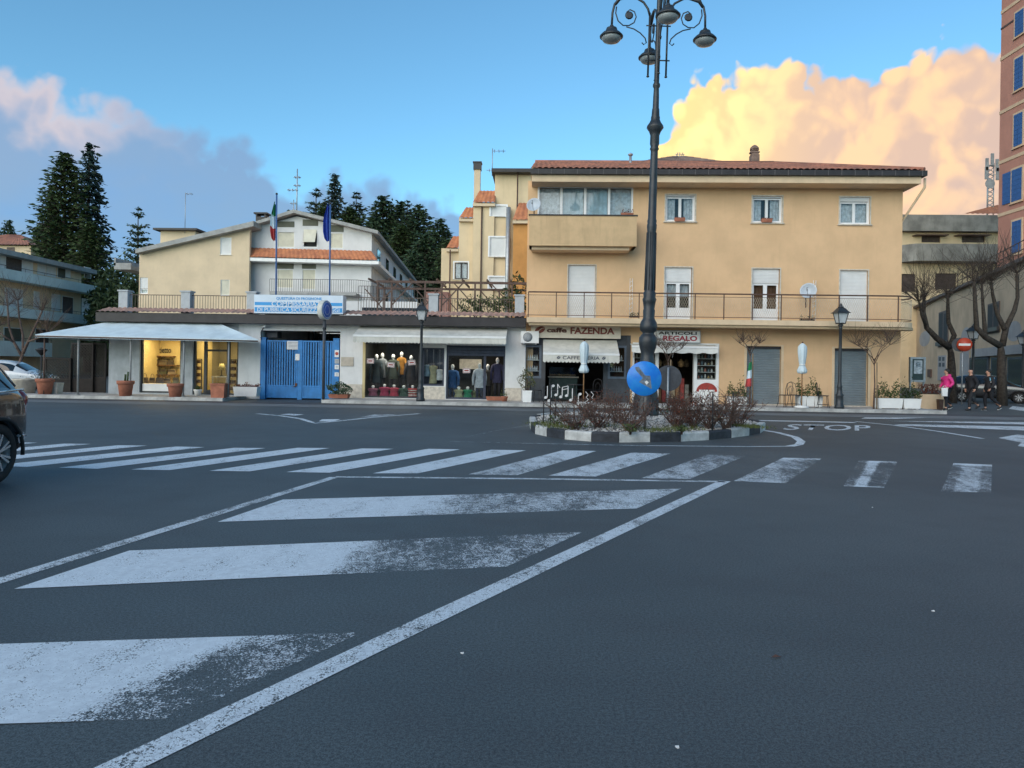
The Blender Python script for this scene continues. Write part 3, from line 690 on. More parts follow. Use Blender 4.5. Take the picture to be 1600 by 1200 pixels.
def mesh_panel(mb, a, b, z0, z1, pitch=0.085, r=0.0035):
    "diagonal expanded mesh between two points"
    a, b = Vector((*a, 0)), Vector((*b, 0)); L = (b - a).length; H = z1 - z0; u = (b - a) / L
    n = int((L + H) / pitch)
    for sgn in (1, -1):
        for i in range(n + 1):
            s = i * pitch - (H * 0.45 if sgn > 0 else 0)
            s0, t0, s1, t1 = s, 0.0, s + sgn * H * 0.45, H
            pts = []
            for (ss, tt) in ((s0, t0), (s1, t1)): pts.append((ss, tt))
            (sa, ta), (sb, tb) = pts
            if max(sa, sb) < 0 or min(sa, sb) > L: continue
            def clip(v, lo, hi):
                return max(lo, min(hi, v))
            ca, cb = clip(sa, 0, L), clip(sb, 0, L)
            if abs(sb - sa) < 1e-6: continue
            ta2 = ta + (tb - ta) * (ca - sa) / (sb - sa); tb2 = ta + (tb - ta) * (cb - sa) / (sb - sa)
            p, q = a + u * ca + Vector((0, 0, z0 + ta2)), a + u * cb + Vector((0, 0, z0 + tb2)); n3 = u.cross(Vector((0, 0, 1))) * r
            w = Vector((u.x * r * 1.3, u.y * r * 1.3, 0))
            mb.add([p - w, p + w, q + w, q - w, p + n3, q + n3], [(0, 1, 2, 3), (0, 4, 5, 3), (4, 1, 2, 5)])
M['mesh_wire'] = mat('cream_mesh_wire', (0.58, 0.50, 0.38), 0.6, 0.1, 4)
pxs = [P(q, 485, YB + 0.06).x for q in posts]
for a, c in zip(pxs, pxs[1:]):
    b = MB(); mesh_panel(b, (a + 0.03, YB + 0.06), (c - 0.03, YB + 0.06), ZT + 0.1, rt - 0.13); b.build('mesh_panel', M['mesh_wire'], bal)
b = MB(); pr = [(pxs[-1] + 0.03, YB + 0.06)] + rail[2:]
for a, c in zip(pr, pr[1:]): mesh_panel(b, a, c, ZT + 0.1, rt - 0.13)
b.build('mesh_panel', M['mesh_wire'], bal)
# roof: tiled hips over eaves board and gutter
EY = 29.05; xe0, xe1 = P(829, 265, EY).x, P(1443, 280, EY).x
b = MB(); b.box(xe0 + 0.05, xe1 - 0.06, EY + 0.05, FY + 10.9, ZE, ZE + 0.27); eb = b.build('eaves_board', M['main_trim'], main)
gz = ZE + 0.27; b = MB(); b.prism([(xe0, EY - 0.10, gz), (xe0, EY - 0.10, gz + 0.20), (xe0, EY + 0.08, gz + 0.20), (xe0, EY + 0.08, gz)], (xe1 - xe0, 0, 0)); b.box(xe1 - 0.002, xe1 + 0.1, EY - 0.10, FY + 10, gz, gz + 0.2); gu = b.build('gutter', M['gutter'], main)
b = MB()
for i in range(30): x = xe0 + 0.3 + i * (xe1 - xe0 - 0.4) / 29; b.box(x, x + 0.02, EY - 0.115, EY - 0.101, gz - 0.02, gz + 0.2)
b.build('gutter_bracket', mat('bracket_grey', (0.12, 0.11, 0.11), 0.6), gu)['kind'] = 'stuff'
rz0 = gz + 0.20; ridY = EY + 5.6; ridZ = P(1300, 256.0, ridY).z
b = MB(); tile_roof(b, (xe0, EY - 0.05, rz0), (xe1, EY - 0.05, rz0), (xe1 - 4.0, ridY, ridZ), (xe0 + 0.1, ridY, ridZ), 0.24, 0.05, 14, 0.03)
rf = b.build('roof', M['tile'], main)
b = MB(); tile_roof(b, (xe1, EY - 0.05, rz0), (xe1, EY + 11.6, rz0), (xe1 - 4.0, ridY + 0.4, ridZ), (xe1 - 4.0, ridY, ridZ), 0.24, 0.05, 14, 0.03); b.build('hip_slope', M['tile'], rf)
b = MB(); tile_roof(b, (xe1, EY + 11.6, rz0), (xe0, EY + 11.6, rz0), (xe0 + 0.1, ridY + 0.1, ridZ), (xe1 - 4.0, ridY + 0.1, ridZ), 0.3, 0.04, 8, 0.02); b.build('rear_slope', M['tile'], rf)
b = MB(); b.tube([(xe0 + 0.1, ridY, ridZ + 0.02), (xe1 - 4.0, ridY, ridZ + 0.02)], 0.10, 8); b.tube([(xe1 - 4.0, ridY, ridZ + 0.02), (xe1, EY - 0.05, rz0 + 0.05)], 0.09, 8); b.build('ridge_tile', M['tile'], rf)
b = MB(); b.prism([(xe0 + 0.02, EY + 0.1, gz), (xe0 + 0.02, EY + 0.1, rz0), (xe0 + 0.02, ridY, ridZ - 0.05), (xe0 + 0.02, EY + 11.5, rz0), (xe0 + 0.02, EY + 11.5, gz)], (0.2, 0, 0)); b.build('gable_end', M['main_wall'], rf)
# raised rear roof behind the ridge
pk = P(1062, 245.5, 39); a, c = P(945, 252, 36.0), P(1185, 256, 36.0)
b = MB(); tile_roof(b, (a.x, 35.2, a.z - 0.5), (c.x, 35.2, c.z - 0.4), (pk.x + 0.4, 39, pk.z), (pk.x - 0.4, 39, pk.z), 0.3, 0.05, 10, 0.02)
b.quad((a.x, 35.2, a.z - 0.5), (pk.x - 0.4, 39, pk.z), (a.x, 41, a.z - 0.5)); b.quad((c.x, 35.2, c.z - 0.4), (c.x, 41, c.z - 0.4), (pk.x + 0.4, 39, pk.z)); b.build('rear_hip', mat('grey_tile', (0.20, 0.14, 0.12), 0.85, 0.2, 2), rf)
# chimneys, downpipe
c = P(1178.5, 256, 35); b = MB(); h = P(1178.5, 232, 35).z - c.z
b.box(c.x - 0.19, c.x + 0.19, 34.8, 35.2, c.z - 0.8, c.z + h * 0.55)
for i in range(3): b.box(c.x - 0.16 - .05 * (i % 2), c.x + 0.16 + .05 * (i % 2), 34.85, 35.15, c.z + h * (0.55 + i * 0.13), c.z + h * (0.64 + i * 0.13))
b.lathe([(0.22, 0), (0.20, 0.1), (0.10, 0.2), (0.02, 0.24)], (c.x, 35, c.z + h * 0.90), 10); b.build('chimney', mat('chimney_clay', (0.22, 0.15, 0.12), 0.9, 0.15, 5), rf)
c = P(985, 252, 33.5); b = MB(); b.tube([(c.x, 33.5, c.z - 0.6), (c.x, 33.5, P(985, 243, 33.5).z)], 0.06, 8); b.lathe([(0.10, 0), (0.12, 0.06), (0.02, 0.12)], (c.x, 33.5, P(985, 243, 33.5).z), 10); b.build('flue_pipe', M['steel'], rf)
b = MB(); q = P(1430, 279, FY + 0.1); b.tube([(q.x, EY + 0.3, gz), (q.x, EY + 0.3, ZE - 0.08), (X1 + 0.06, FY + 0.6, ZE - 1.5), (X1 + 0.06, FY + 0.6, ZT)], 0.05, 8); b.build('downpipe', M['main_trim'], main)
# shop roller doors
for h in roll:
    xa, xb, za, zb = h; s = MB(); t = 0.10; s.box(xa - t, xa, FY - 0.02, FY + 0.04, za - .02, zb + 0.02); s.box(xb, xb + t, FY - 0.02, FY + 0.04, za - .02, zb + 0.02); s.box(xa - t, xb + t, FY - 0.02, FY + 0.04, zb + .02, zb + 0.06)
    fr = s.build('garage_door', M['main_trim'], main); r = MB(); slats_mb(r, xa, xb, za, zb - 0.08, FY + 0.16, 0.095, 0.035); r.build('roller_shutter', M['roller_grey'], fr)
    r = MB(); r.box(xa, xb, FY + 0.05, FY + 0.2, zb - 0.09, zb); r.build('shutter_box', M['gutter'], fr)
    r = MB(); r.box(xa - 0.1, xb + 0.1, FY - 0.12, FY + 0.28, PZ, PZ + 0.035); r.build('threshold', M['pale_stone'], fr)
# ---- cafe front
xa, xb, za, zb = cafe; M['cafe_dark'] = mat('dark_grey_panel', (0.055, 0.062, 0.072), 0.6, 0.12, 3)
cf = MB(); cf.box(xa + .02, xb, FY + 3.5, FY + 3.6, za, zb); cf.box(xa + 0.02, xb, FY + 0.3, FY + 3.5, zb - 0.05, zb); cf.box(xa + .02, xb, FY + .3, FY + 3.5, za - 0.01, za + 0.01); cf.box(xb - 0.05, xb, FY + 0.3, FY + 3.5, za, zb)
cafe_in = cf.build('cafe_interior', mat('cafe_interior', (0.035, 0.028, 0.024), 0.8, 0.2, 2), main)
def rx(px, Y=FY): return P(px, 580, Y).x
def rzz(px, py, Y=FY): return P(px, py, Y).z
f = MB(); z1 = zb
f.box(xa, rx(818.5), FY + 0.05, FY + 0.3, za, z1); f.box(rx(818.5), rx(846), FY + .05, FY + .3, za, rzz(830, 591)); f.box(rx(818.5), rx(846), FY + .05, FY + .3, rzz(830, 539), z1); f.box(rx(845), rx(852), FY + 0.03, FY + 0.3, za, z1); f.build('cafe_front', M['cafe_dark'], main); f = MB()
f.box(rx(943), rx(950), FY + 0.03, FY + 0.3, za, z1); f.box(rx(950), rx(979), FY + .05, FY + .3, za, rzz(960, 592)); f.box(rx(950), rx(979), FY + .05, FY + .3, rzz(960, 540), z1); f.box(rx(979), xb, FY - 0.01, FY + 0.3, za, z1)
cff = f.build('cafe_front', M['cafe_dark'], main)
for (p0_, p1_, q0, q1) in ((818.5, 846, 539, 591), (950, 979, 540, 592)):
    g = MB(); h = rect(p0_, q0, p1_, q1); frame_mb(g, h, FY + 0.02, FY + 0.10, 0.09); wn = g.build('window', mat('slate_frame', (0.10, 0.13, 0.17), 0.5), cff)
    g = MB(); g.box(h[0] + .09, h[1] - .09, FY + 0.07, FY + 0.075, h[2] + .09, h[3] - .09); g.build('pane', M['shop_glass'], wn)
    g = MB(); g.box(h[0], h[1], FY + 0.5, FY + 0.52, h[2], h[3]); g.build('backing', mat('brown_interior', (0.06, 0.035, 0.028), 0.8, 0.2, 4), wn)
    for q in range(2):
        g = MB(); g.box(h[0] + .1, h[1] - .1, FY + .2, FY + .4, h[2] + .28 + q * .45, h[2] + .31 + q * .45)
        for i in range(5):
            r_ = random.uniform(.03, .05); g.lathe([(r_, 0), (r_, .1), (r_ * .4, .16), (r_ * .4, .2)], (h[0] + .18 + i * (h[1] - h[0] - .36) / 4, FY + .28, h[2] + .31 + q * .45), 8)
        g.build('bottle_shelf', M['white'] if q else M['curtain'], wn)
# counter with pastry case inside the open entrance
ct = thing('cafe_counter', 'dark green cafe counter with glass pastry case behind the entrance', 'counter', (rx(890, 31.6), 31.6, PZ))
b = MB(); b.box(rx(858, 31.6), rx(902, 31.6), 31.5, 32.1, PZ, PZ + 0.95); b.build('body', mat('counter_green', (0.03, 0.07, 0.065), 0.5), ct)
b = MB(); b.box(rx(856, 31.6), rx(904, 31.6), 31.45, 32.15, PZ + 0.95, PZ + 1.0); b.build('worktop', M['pale_stone'], ct)
b = MB(); b.box(rx(858, 31.6), rx(902, 31.6), 31.55, 31.56, PZ + 1.0, PZ + 1.4); b.build('case_glass', M['shop_glass'], ct)
b = MB()
for i in range(12): b.ball((rx(860, 31.6) + i * 0.095, 31.75 + 0.05 * (i % 3), PZ + 1.06), 0.06, 0.05, 0.05, 8, 6)
b.build('pastry', mat('pastry', (0.45, 0.28, 0.12), 0.7, 0.2, 8), ct)
# ---- gift shop front
xa, xb, za, zb = gift
gi = MB(); gi.box(xa, xb, FY + 2.8, FY + 2.9, za, zb); gi.box(xa, xb, FY + .3, FY + 2.8, zb - .05, zb); gi.box(xa, xb, FY + .3, FY + 2.8, za - .01, za + .015); gi.box(xa, xa + .05, FY + .3, FY + 2.8, za, zb); gi.box(xb - .05, xb, FY + .3, FY + 2.8, za, zb)
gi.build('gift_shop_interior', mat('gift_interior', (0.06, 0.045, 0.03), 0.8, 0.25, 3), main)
f = MB(); zl = rzz(1100, 593); zt = rzz(1060, 551)
f.box(xa, xb, FY - 0.02, FY + 0.2, zt, zb + 0.001); f.box(rx(1084), rx(1089), FY - 0.02, FY + .2, za, zt); f.box(rx(1119), xb, FY - .02, FY + .2, za, zt); f.box(rx(1089), rx(1119), FY - .02, FY + .2, za, zl); f.box(rx(1024), rx(1029), FY - 0.02, FY + .2, za, zt); f.box(xa, rx(991), FY - .02, FY + .2, za, zt); f.box(rx(991), rx(1024), FY - .02, FY + .2, za, zl)
gf = f.build('gift_shop_front', M['white'], main)
for (p0_, p1_) in ((991, 1024), (1089, 1119)):
    g = MB(); g.box(rx(p0_), rx(p1_), FY + 0.05, FY + 0.055, zl, zt); g.build('display_pane', M['shop_glass'], gf)
    for q in range(4): g = MB(); g.box(rx(p0_), rx(p1_), FY + 0.12, FY + 0.45, zl + 0.02 + q * 0.27, zl + 0.035 + q * 0.27); g.build('display_shelf', M['white'], gf)
    g = MB(); g.box(rx(p0_), rx(p1_), FY + 0.5, FY + 0.51, zl, zt); g.build('display_back', M['cafe_dark'], gf)
b = MB(); c0 = Vector((rx(1104.5), FY - 0.026, rzz(1104, 612))); b.prism([c0 + Vector((0.42 * math.cos(a), 0, 0.36 * math.sin(a))) for a in [i * math.pi / 16 for i in range(17)]], (0, -0.006, 0)); b.build('red_poster', mat('poster_red', (0.38, 0.045, 0.03), 0.5, 0.15, 6), gf)
b = MB(); b.box(rx(1092.5), rx(1116.5), FY - 0.036, FY - 0.033, rzz(1104, 612), rzz(1104, 609)); b.build('poster_strip', M['white'], gf)
# goods: vases and boxes on the shelves, hanging things in the doorway
GC = [(0.55, 0.5, 0.42), (0.30, 0.34, 0.30), (0.42, 0.16, 0.12), (0.16, 0.24, 0.30), (0.62, 0.62, 0.60), (0.36, 0.24, 0.10)]
lab_w = {0: 'left', 1: 'right'}; ORD = ['leftmost', 'second from left', 'in the middle', 'second from right', 'rightmost']
for wi, (p0_, p1_) in enumerate(((991, 1024), (1089, 1119))):
    for q in range(4):
        for i in range(5):
            cx = rx(p0_) + 0.12 + i * (rx(p1_) - rx(p0_) - 0.24) / 4; zz = zl + 0.0352 + q * 0.27; g = MB(); r_ = random.uniform(0.035, 0.06); hh = random.uniform(0.10, 0.19)
            g.lathe([(r_ * .6, 0), (r_, hh * .35), (r_ * .9, hh * .6), (r_ * .4, hh * .8), (r_ * .6, hh)], (cx, FY + 0.25, zz), 10)
            g.build('vase', mat('ware%d' % (i % 6 if q % 2 else (i + 2) % 6), GC[(i if q % 2 else i + 2) % 6], 0.35), label='vase %s on the %s shelf of the gift shop %s display window' % (ORD[i], ('bottom', 'second lowest', 'second highest', 'top')[q], lab_w[wi]), cat='vase', group='vases in the %s gift shop window' % lab_w[wi])
for i in range(9):
    cx = rx(1033) + (i % 5) * 0.30; cz = zt - 0.15 - (i // 5) * 0.42 - random.uniform(0, .12); cy = FY + 0.55 + 0.4 * (i % 3); g = MB()
    g.tube([(cx, cy, cz), (cx, cy, zt + 0.2)], 0.006, 4); g.lathe([(0.03, -0.34), (0.11, -0.30), (0.12, -0.12), (0.05, -0.02), (0.02, 0)], (cx, cy, cz), 8)
    g.build('hanging_basket', mat('basket%d' % (i % 3), [(0.22, 0.13, 0.05), (0.12, 0.08, 0.04), (0.30, 0.2, 0.10)][i % 3], 0.9, 0.3, 20), label='wicker basket hanging in the gift shop doorway, %s of the %s row' % (ORD[i % 5], 'upper' if i < 5 else 'lower'), cat='basket', group='baskets hanging in the gift shop doorway')
for i in range(7):
    cx = rx(1036) + i * 0.19; g = MB(); hh = random.uniform(0.5, 1.0); g.box(cx - .08, cx + .08, FY + 0.9, FY + 1.15, PZ + .015, PZ + .015 + hh); g.box(cx - .085, cx + .085, FY + .89, FY + 1.16, PZ + .015 + hh, PZ + .03 + hh)
    g.build('gift_box', mat('giftbox%d' % (i % 4), [(0.30, 0.16, 0.07), (0.35, 0.06, 0.05), (0.2, 0.2, 0.18), (0.42, 0.35, 0.22)][i % 4], 0.7, 0.2, 6), label='upright box inside the gift shop doorway, %s from the left' % ('first', 'second', 'third', 'fourth', 'fifth', 'sixth', 'seventh')[i], cat='box', group='boxes inside the gift shop doorway')

# ------------------------------------------------------------------ low row of shops with the terrace on top
SX0, SX1 = P(170, 560).x, X0 - 0.002
ZF0, ZF1 = P(500, 506.5, 29.5).z, P(500, 492, 29.5).z      # dark gutter below, tile edge above
row = thing('shop_row', 'low pale row of shops with dark gutter, tile edge and terrace railing on top', 'building', ((SX0 + SX1) / 2, FY + 4, 0))
def zz(px, py, Y=FY): return P(px, py, Y).z
bagw = rect(218, 529, 282, 613); bagw = (bagw[0], bagw[1], PZ + 0.06, bagw[3])
bagd = rect(301, 529, 372, 616); bagd = (bagd[0], bagd[1], PZ + 0.02, bagd[3])
gate_h = rect(406.5, 517, 531, 624); gate_h = (gate_h[0], gate_h[1], 0.0, gate_h[3])
cl_a = rect(566.5, 535, 656, 626); cl_a = (cl_a[0], cl_a[1], PZ + 0.02, cl_a[3])
cl_m = rect(659, 543.5, 694, 603)
cl_b = rect(697, 540, 789, 628); cl_b = (cl_b[0], cl_b[1], PZ + 0.02, cl_b[3])
xg0, xg1 = P(372, 570).x, P(562, 570).x
mb = MB(); wall_holes(mb, SX0, xg0, 0, ZF0 + 0.05, FY, FY + 0.35, [bagw, bagd]); mb.build('wall', M['pillar_grey'], row)
mb = MB(); wall_holes(mb, xg0 + 0.001, SX1, 0, ZF0 + 0.05, FY + 0.002, FY + 0.35, [gate_h, cl_a, cl_m, cl_b]); mb.build('wall', M['white_wall'], row)
mb = MB(); mb.box(SX0, SX0 + 0.3, FY + 0.35, FY + 9, 0, ZF0); mb.box(SX0, gate_h[0], FY + 9, FY + 9.3, 0, ZF0); mb.box(gate_h[1], SX1, FY + 9, FY + 9.3, 0, ZF0)
mb.box(gate_h[0] - 0.25, gate_h[0] - 0.002, FY + 0.351, FY + 8.99, 0, ZF0 - 0.01); mb.box(gate_h[1] + 0.002, gate_h[1] + 0.25, FY + 0.351, FY + 8.99, 0, ZF0 - 0.01); mb.build('side_wall', M['white_wall'], row)
mb = MB(); mb.box(SX0, SX1, FY - 0.02, FY + 9.3, ZF0 + 0.052, ZF1 - 0.02); mb.build('terrace_slab', M['grey_wall'], row)
b = MB(); b.box(SX0 - 0.25, SX1, FY - 0.55, FY - 0.03, ZF0, ZF1 - 0.01); gt = b.build('gutter', M['gutter'], row)
b = MB(); tile_roof(b, (SX0 - 0.25, FY - 0.62, ZF1 - 0.01), (SX1 - 0.02, FY - 0.62, ZF1 - 0.01), (SX1 - 0.02, FY + 0.15, ZF1 + 0.20), (SX0 - 0.2, FY + 0.15, ZF1 + 0.20), 0.22, 0.045, 2, 0.02); b.build('tile_edge', M['tile_edge'], row)
b = MB(); b.box(xg1, P(790, 560).x, FY - 0.01, FY + 0.001, PZ, zz(680, 604)) if False else None
for (a, c) in ((531.5, 566), (789.5, 815)):
    b = MB(); b.box(P(a, 590).x + .003, P(c, 590).x - .003, FY - 0.025, FY + 0.001, PZ, zz(a, 600 + (a > 700) * 6)); b.build('plinth', M['pale_stone'], row)
b = MB(); b.box(P(658, 590).x, P(695.5, 590).x, FY - 0.02, FY + 0.001, PZ, zz(675, 604)); b.build('plinth', M['pale_stone'], row)
b = MB(); b.box(P(374, 600).x, P(405, 600).x, FY - 0.02, FY - 0.001, PZ, zz(390, 604)); b.build('plinth', M['grey_wall'], row)
# terrace pillars and railing
TZ = ZF1 + 0.05; TY = FY + 0.35; rz1 = zz(280, 461, TY)
b = MB(); b.box(-0.19, 0.19, -0.19, 0.19, TZ - 0.2, zz(293, 457, TY)); b.box(-0.23, 0.23, -0.23, 0.23, zz(293, 457, TY), zz(293, 457, TY) + 0.06)
pil0 = None
for px in (196, 293, 395, 678, 812):
    x = P(px, 475, TY).x; o = WL[row.name]
    if pil0 is None:
        pil0 = b.build('terrace_pillar', M['pillar_grey'], row); pil0.data.transform(Matrix.Translation(o)); pil0.location = (x - o.x, TY - o.y, -o.z)
    else: share(pil0, 'terrace_pillar', row, (x - o.x, TY - o.y, -o.z))
def railing(name, parent, a, c, z0, z1, Y0, pitch, m, Y1=None, r=0.011):
    b = MB(); Y1 = Y1 if Y1 is not None else Y0; n = max(2, int(math.hypot(c - a, Y1 - Y0) / pitch))
    b.bar((a, Y0, z1), (c, Y1, z1), 0.035, 0.03); b.bar((a, Y0, z0 + 0.06), (c, Y1, z0 + 0.06), 0.025, 0.02)
    for i in range(n + 1): t = i / n; x, y = a + (c - a) * t, Y0 + (Y1 - Y0) * t; b.add([(x - r, y - r, z0 + .05), (x + r, y - r, z0 + .05), (x, y + r, z0 + .05), (x - r, y - r, z1), (x + r, y - r, z1), (x, y + r, z1)], [(0, 1, 4, 3), (1, 2, 5, 4), (2, 0, 3, 5)])
    return b.build(name, m, parent)
M['rail_brown'] = mat('rusty_rail', (0.13, 0.10, 0.08), 0.7, 0.2, 6)
for (a, c) in ((199, 290), (296, 392), (560, 674), (681, 809)): railing('terrace_railing', row, P(a, 475, TY).x, P(c, 475, TY).x, TZ + 0.1, zz((a + c) / 2, 461 + (c - 300) * .012, TY), TY, 0.11, M['rail_brown'])
# ---- handbag shop, left
def interior(name, h, depth, m, parent, lo=None):
    xa, xb, za, zb = h; b = MB(); b.box(xa - 0.3, xb + 0.3, FY + depth, FY + depth + 0.05, za, zb + .2); b.box(xa - .3, xb + .3, FY + 0.36, FY + depth, zb + 0.15, zb + 0.2); b.box(xa - .3, xb + .3, FY + .36, FY + depth, za - 0.02, za + 0.0)
    b.box(xa - 0.33, xa - .3, FY + .36, FY + depth, za, zb + .2); b.box(xb + .3, xb + .33, FY + .36, FY + depth, za, zb + .2); return b.build(name, m, parent)
M['warm_wall'] = mat('warm_shop_wall', (0.62, 0.50, 0.26), 0.85, 0.06, 1.5)
M['black_frame'] = mat('black_shop_frame', (0.030, 0.034, 0.040), 0.45, 0.1, 5)
bi = interior('handbag_shop_interior', (bagw[0], bagw[1], PZ, bagw[3]), 2.2, M['warm_wall'], row); bi2 = interior('entrance_interior', bagd, 3.2, mat('grey_shop_wall', (0.34, 0.31, 0.24), 0.85, 0.08, 1.5), row)
b = MB(); frame_mb(b, bagw, FY + 0.10, FY + 0.2, 0.07); sw = b.build('shop_window', M['black_frame'], row)
zs = zz(250, 600); b = MB(); b.box(bagw[0] + .07, bagw[1] - .07, FY + 0.12, FY + 0.2, bagw[2] + .07, zs); b.build('stall_riser', M['white'], sw)
b = MB(); b.box(bagw[0] + .07, bagw[1] - .07, FY + 0.15, FY + 0.156, zs, bagw[3] - 0.07); b.build('pane', M['shop_glass'], sw)
b = MB(); b.box(bagw[0] - 0.25, bagw[1] + .25, FY + 0.36, FY + 1.4, zs - 0.06, zs); b.build('display_floor', M['pale_stone'], sw)
text('il vizietto', 'lettering', M['black_frame'], bi, (P(236, 552, FY + 2.2).x, FY + 2.17, zz(236, 551, FY + 2.2)), (1, 0, 0), (0, 0, 1), P(268, 545, FY + 2.2).x - P(236, 545, FY + 2.2).x, zz(236, 541, FY + 2.2) - zz(236, 550, FY + 2.2), 0.02)
b = MB(); frame_mb(b, bagd, FY + 0.10, FY + 0.2, 0.08)
for px in (319, 355): x = P(px, 570).x; b.box(x - 0.06, x + 0.06, FY + .10, FY + .2, bagd[2] + .08, bagd[3] - .08)
zd = zz(337, 546); b.box(P(319, 570).x + .06, P(355, 570).x - .06, FY + .10, FY + .2, zd - .08, zd); b.box(P(319, 570).x + .06, P(355, 570).x - .06, FY + .11, FY + .19, bagd[2] + .081, bagd[2] + .2)
dr = b.build('shop_door', M['black_frame'], row)
b = MB(); b.box(bagd[0] + .08, bagd[1] - .08, FY + 0.148, FY + 0.152, bagd[2] + .08, bagd[3] - .08); b.build('pane', M['shop_glass'], dr)
b = MB(); b.tube([(P(352, 580).x, FY + .08, PZ + .9), (P(352, 580).x, FY + .08, PZ + 1.3)], 0.015, 6); b.build('handle', M['steel'], dr)
for i, (p0_, p1_, zc) in enumerate(((237, 270, 556), (237, 276, 570), (237, 276, 585))):
    b = MB(); Y_ = FY + 1.9; b.box(P(p0_, zc, Y_).x, P(p1_, zc, Y_).x, Y_, Y_ + .28, zz(250, zc, Y_) - .03, zz(250, zc, Y_)); b.build('wall_shelf', M['wood_door'], bi)
def bag(name, x, y, z, w, h, col, label, strap=True):
    t = thing(name, label, 'bag', (x, y, z), 'handbags in the lit shop window'); b = MB(); b.taper((x, y, z), (w, w * .38), (w * .82, w * .22), h); b.build('body', mat('leather_%d%d%d' % tuple(int(c * 99) for c in col), col, 0.45, 0.15, 8), t)
    b = MB(); b.tube([(x - w * .28, y, z + h), (x - w * .22, y, z + h * 1.5), (x, y, z + h * 1.68), (x + w * .22, y, z + h * 1.5), (x + w * .28, y, z + h)], w * .035, 6); b.build('handle', M['black_frame'], t)
    b = MB(); b.box(x - w * .40, x + w * .40, y - w * .205, y - w * .16, z + h * .55, z + h * .9) ; b.build('flap', mat('leather_flap', (0.06, 0.045, 0.04), 0.5), t)
BC = [(0.10, 0.075, 0.055), (0.16, 0.13, 0.10), (0.05, 0.04, 0.04), (0.22, 0.17, 0.12), (0.09, 0.10, 0.07), (0.30, 0.24, 0.18)]
bl_ = ['dark bag at the left end of the upper shelf', 'tan bag in the middle of the upper shelf', 'black bag at the right end of the upper shelf', 'brown bag at the left of the lower shelf', 'olive bag in the middle of the lower shelf', 'beige bag at the right of the lower shelf',
       'dark bag at the left on the window floor', 'brown bag left of centre on the window floor', 'black bag in the centre of the window floor', 'sand bag right of centre on the window floor', 'olive bag at the right on the window floor']
for i, (px, zc, Yb) in enumerate(((242, 570, 1.9), (255, 570, 1.9), (267, 570, 1.9), (243, 585, 1.9), (255, 585, 1.9), (269, 585, 1.9), (226, 600, .8), (238, 600, 1.0), (250, 600, .8), (262, 600, 1.0), (275, 600, .85))):
    Y_ = FY + Yb + .12; bag('handbag', P(px, zc, Y_).x, Y_, zz(px, zc, FY + 1.9) + .001 if i < 6 else zs + .001, random.uniform(.26, .36), random.uniform(.18, .26), BC[i % 6], bl_[i] + ' in the yellow lit shop')
# ceiling spots that are lit in the photograph
for i, px in enumerate((228, 240, 252, 264, 276)):
    x = P(px, 535, FY + .9).x; b = MB(); b.lathe([(0.045, -0.03), (0.05, 0.0)], (x, FY + 0.9, bagw[3] + .149), 10); b.build('ceiling_spot', emit_mat('spot_glow', (1.0, 0.80, 0.45), 14), bi)
for (x, y, z, sx, sy, e) in (((bagw[0] + bagw[1]) / 2, FY + .95, bagw[3] + .10, 1.5, .3, 42), ((bagd[0] + bagd[1]) / 2, FY + 1.5, bagd[3] + .10, 1.2, 1.0, 36), (P(612, 570).x, FY + .8, P(612, 535).z + .08, 1.6, .4, 26), (P(743, 570).x, FY + 1.0, P(612, 535).z + .08, 1.6, .4, 20)):
    l = bpy.data.lights.new('shop_ceiling_light', 'AREA'); l.shape = 'RECTANGLE'; l.size = sx; l.size_y = sy; l.energy = e; l.color = (1.0, 0.74, 0.34) if x < gate_h[0] else (1.0, .9, .75); o = bpy.data.objects.new('shop_ceiling_light', l); COL.objects.link(o); o.location = (x, y, z)
for i, px in enumerate((328, 340, 350)):
    x = P(px, 537, FY + 1.5).x; b = MB(); b.lathe([(0.04, -0.03), (0.045, 0.0)], (x, FY + 1.5, bagd[3] + .149), 10); b.build('ceiling_spot', emit_mat('spot_glow', (1.0, 0.80, 0.45), 14), bi2)
dt = thing('display_table', 'white display table with goods seen through the handbag shop door', 'table', (P(346, 600, 31.6).x, 31.6, PZ)); b = MB(); c = Vector((P(346, 600, 31.6).x, 31.6, PZ + .0)); b.cbox(c + Vector((0, 0, .72)), .7, .5, .05); b.build('top', M['white'], dt)
for s_ in (-1, 1):
    for t_ in (-1, 1): b = MB(); b.cbox(c + Vector((s_ * .3, t_ * .2, 0)), .04, .04, .72); b.build('leg', M['white'], dt)
pl = thing('yellow_table_lamp', 'small lamp with pale shade on the table behind the shop door', 'lamp', c + Vector((0, 0, .77))); b = MB(); b.lathe([(.09, 0), (.09, .02), (.02, .05), (.02, .28)], c + Vector((0, 0, .77)), 10); b.build('stand', M['black_frame'], pl); b = MB(); b.lathe([(.16, .28), (.09, .55)], c + Vector((0, 0, .77)), 12); b.build('shade', mat('pale_shade', (.6, .55, .3), .8), pl)
def display_rack(name, px, Y_, label):
    t = thing(name, label, 'rack', (P(px, 600, Y_).x, Y_, PZ)); x = P(px, 600, Y_).x; b = MB()
    for s_ in (-.16, .16): b.box(x + s_ - .015, x + s_ + .015, Y_ - .015, Y_ + .015, PZ, PZ + 1.5)
    b.box(x - .16, x + .16, Y_ - .02, Y_ + .02, PZ + 1.48, PZ + 1.51); b.build('frame', M['black_frame'], t)
    for q in range(5): b = MB(); b.box(x - .15, x + .15, Y_ - .12, Y_ + .08, PZ + .2 + q * .28, PZ + .225 + q * .28); b.box(x - .12, x + .10, Y_ - .1, Y_ + .06, PZ + .225 + q * .28, PZ + .225 + q * .28 + .12); b.build('shelf', mat('rack_goods', (.17, .10, .06), .6, .3, 9), t)
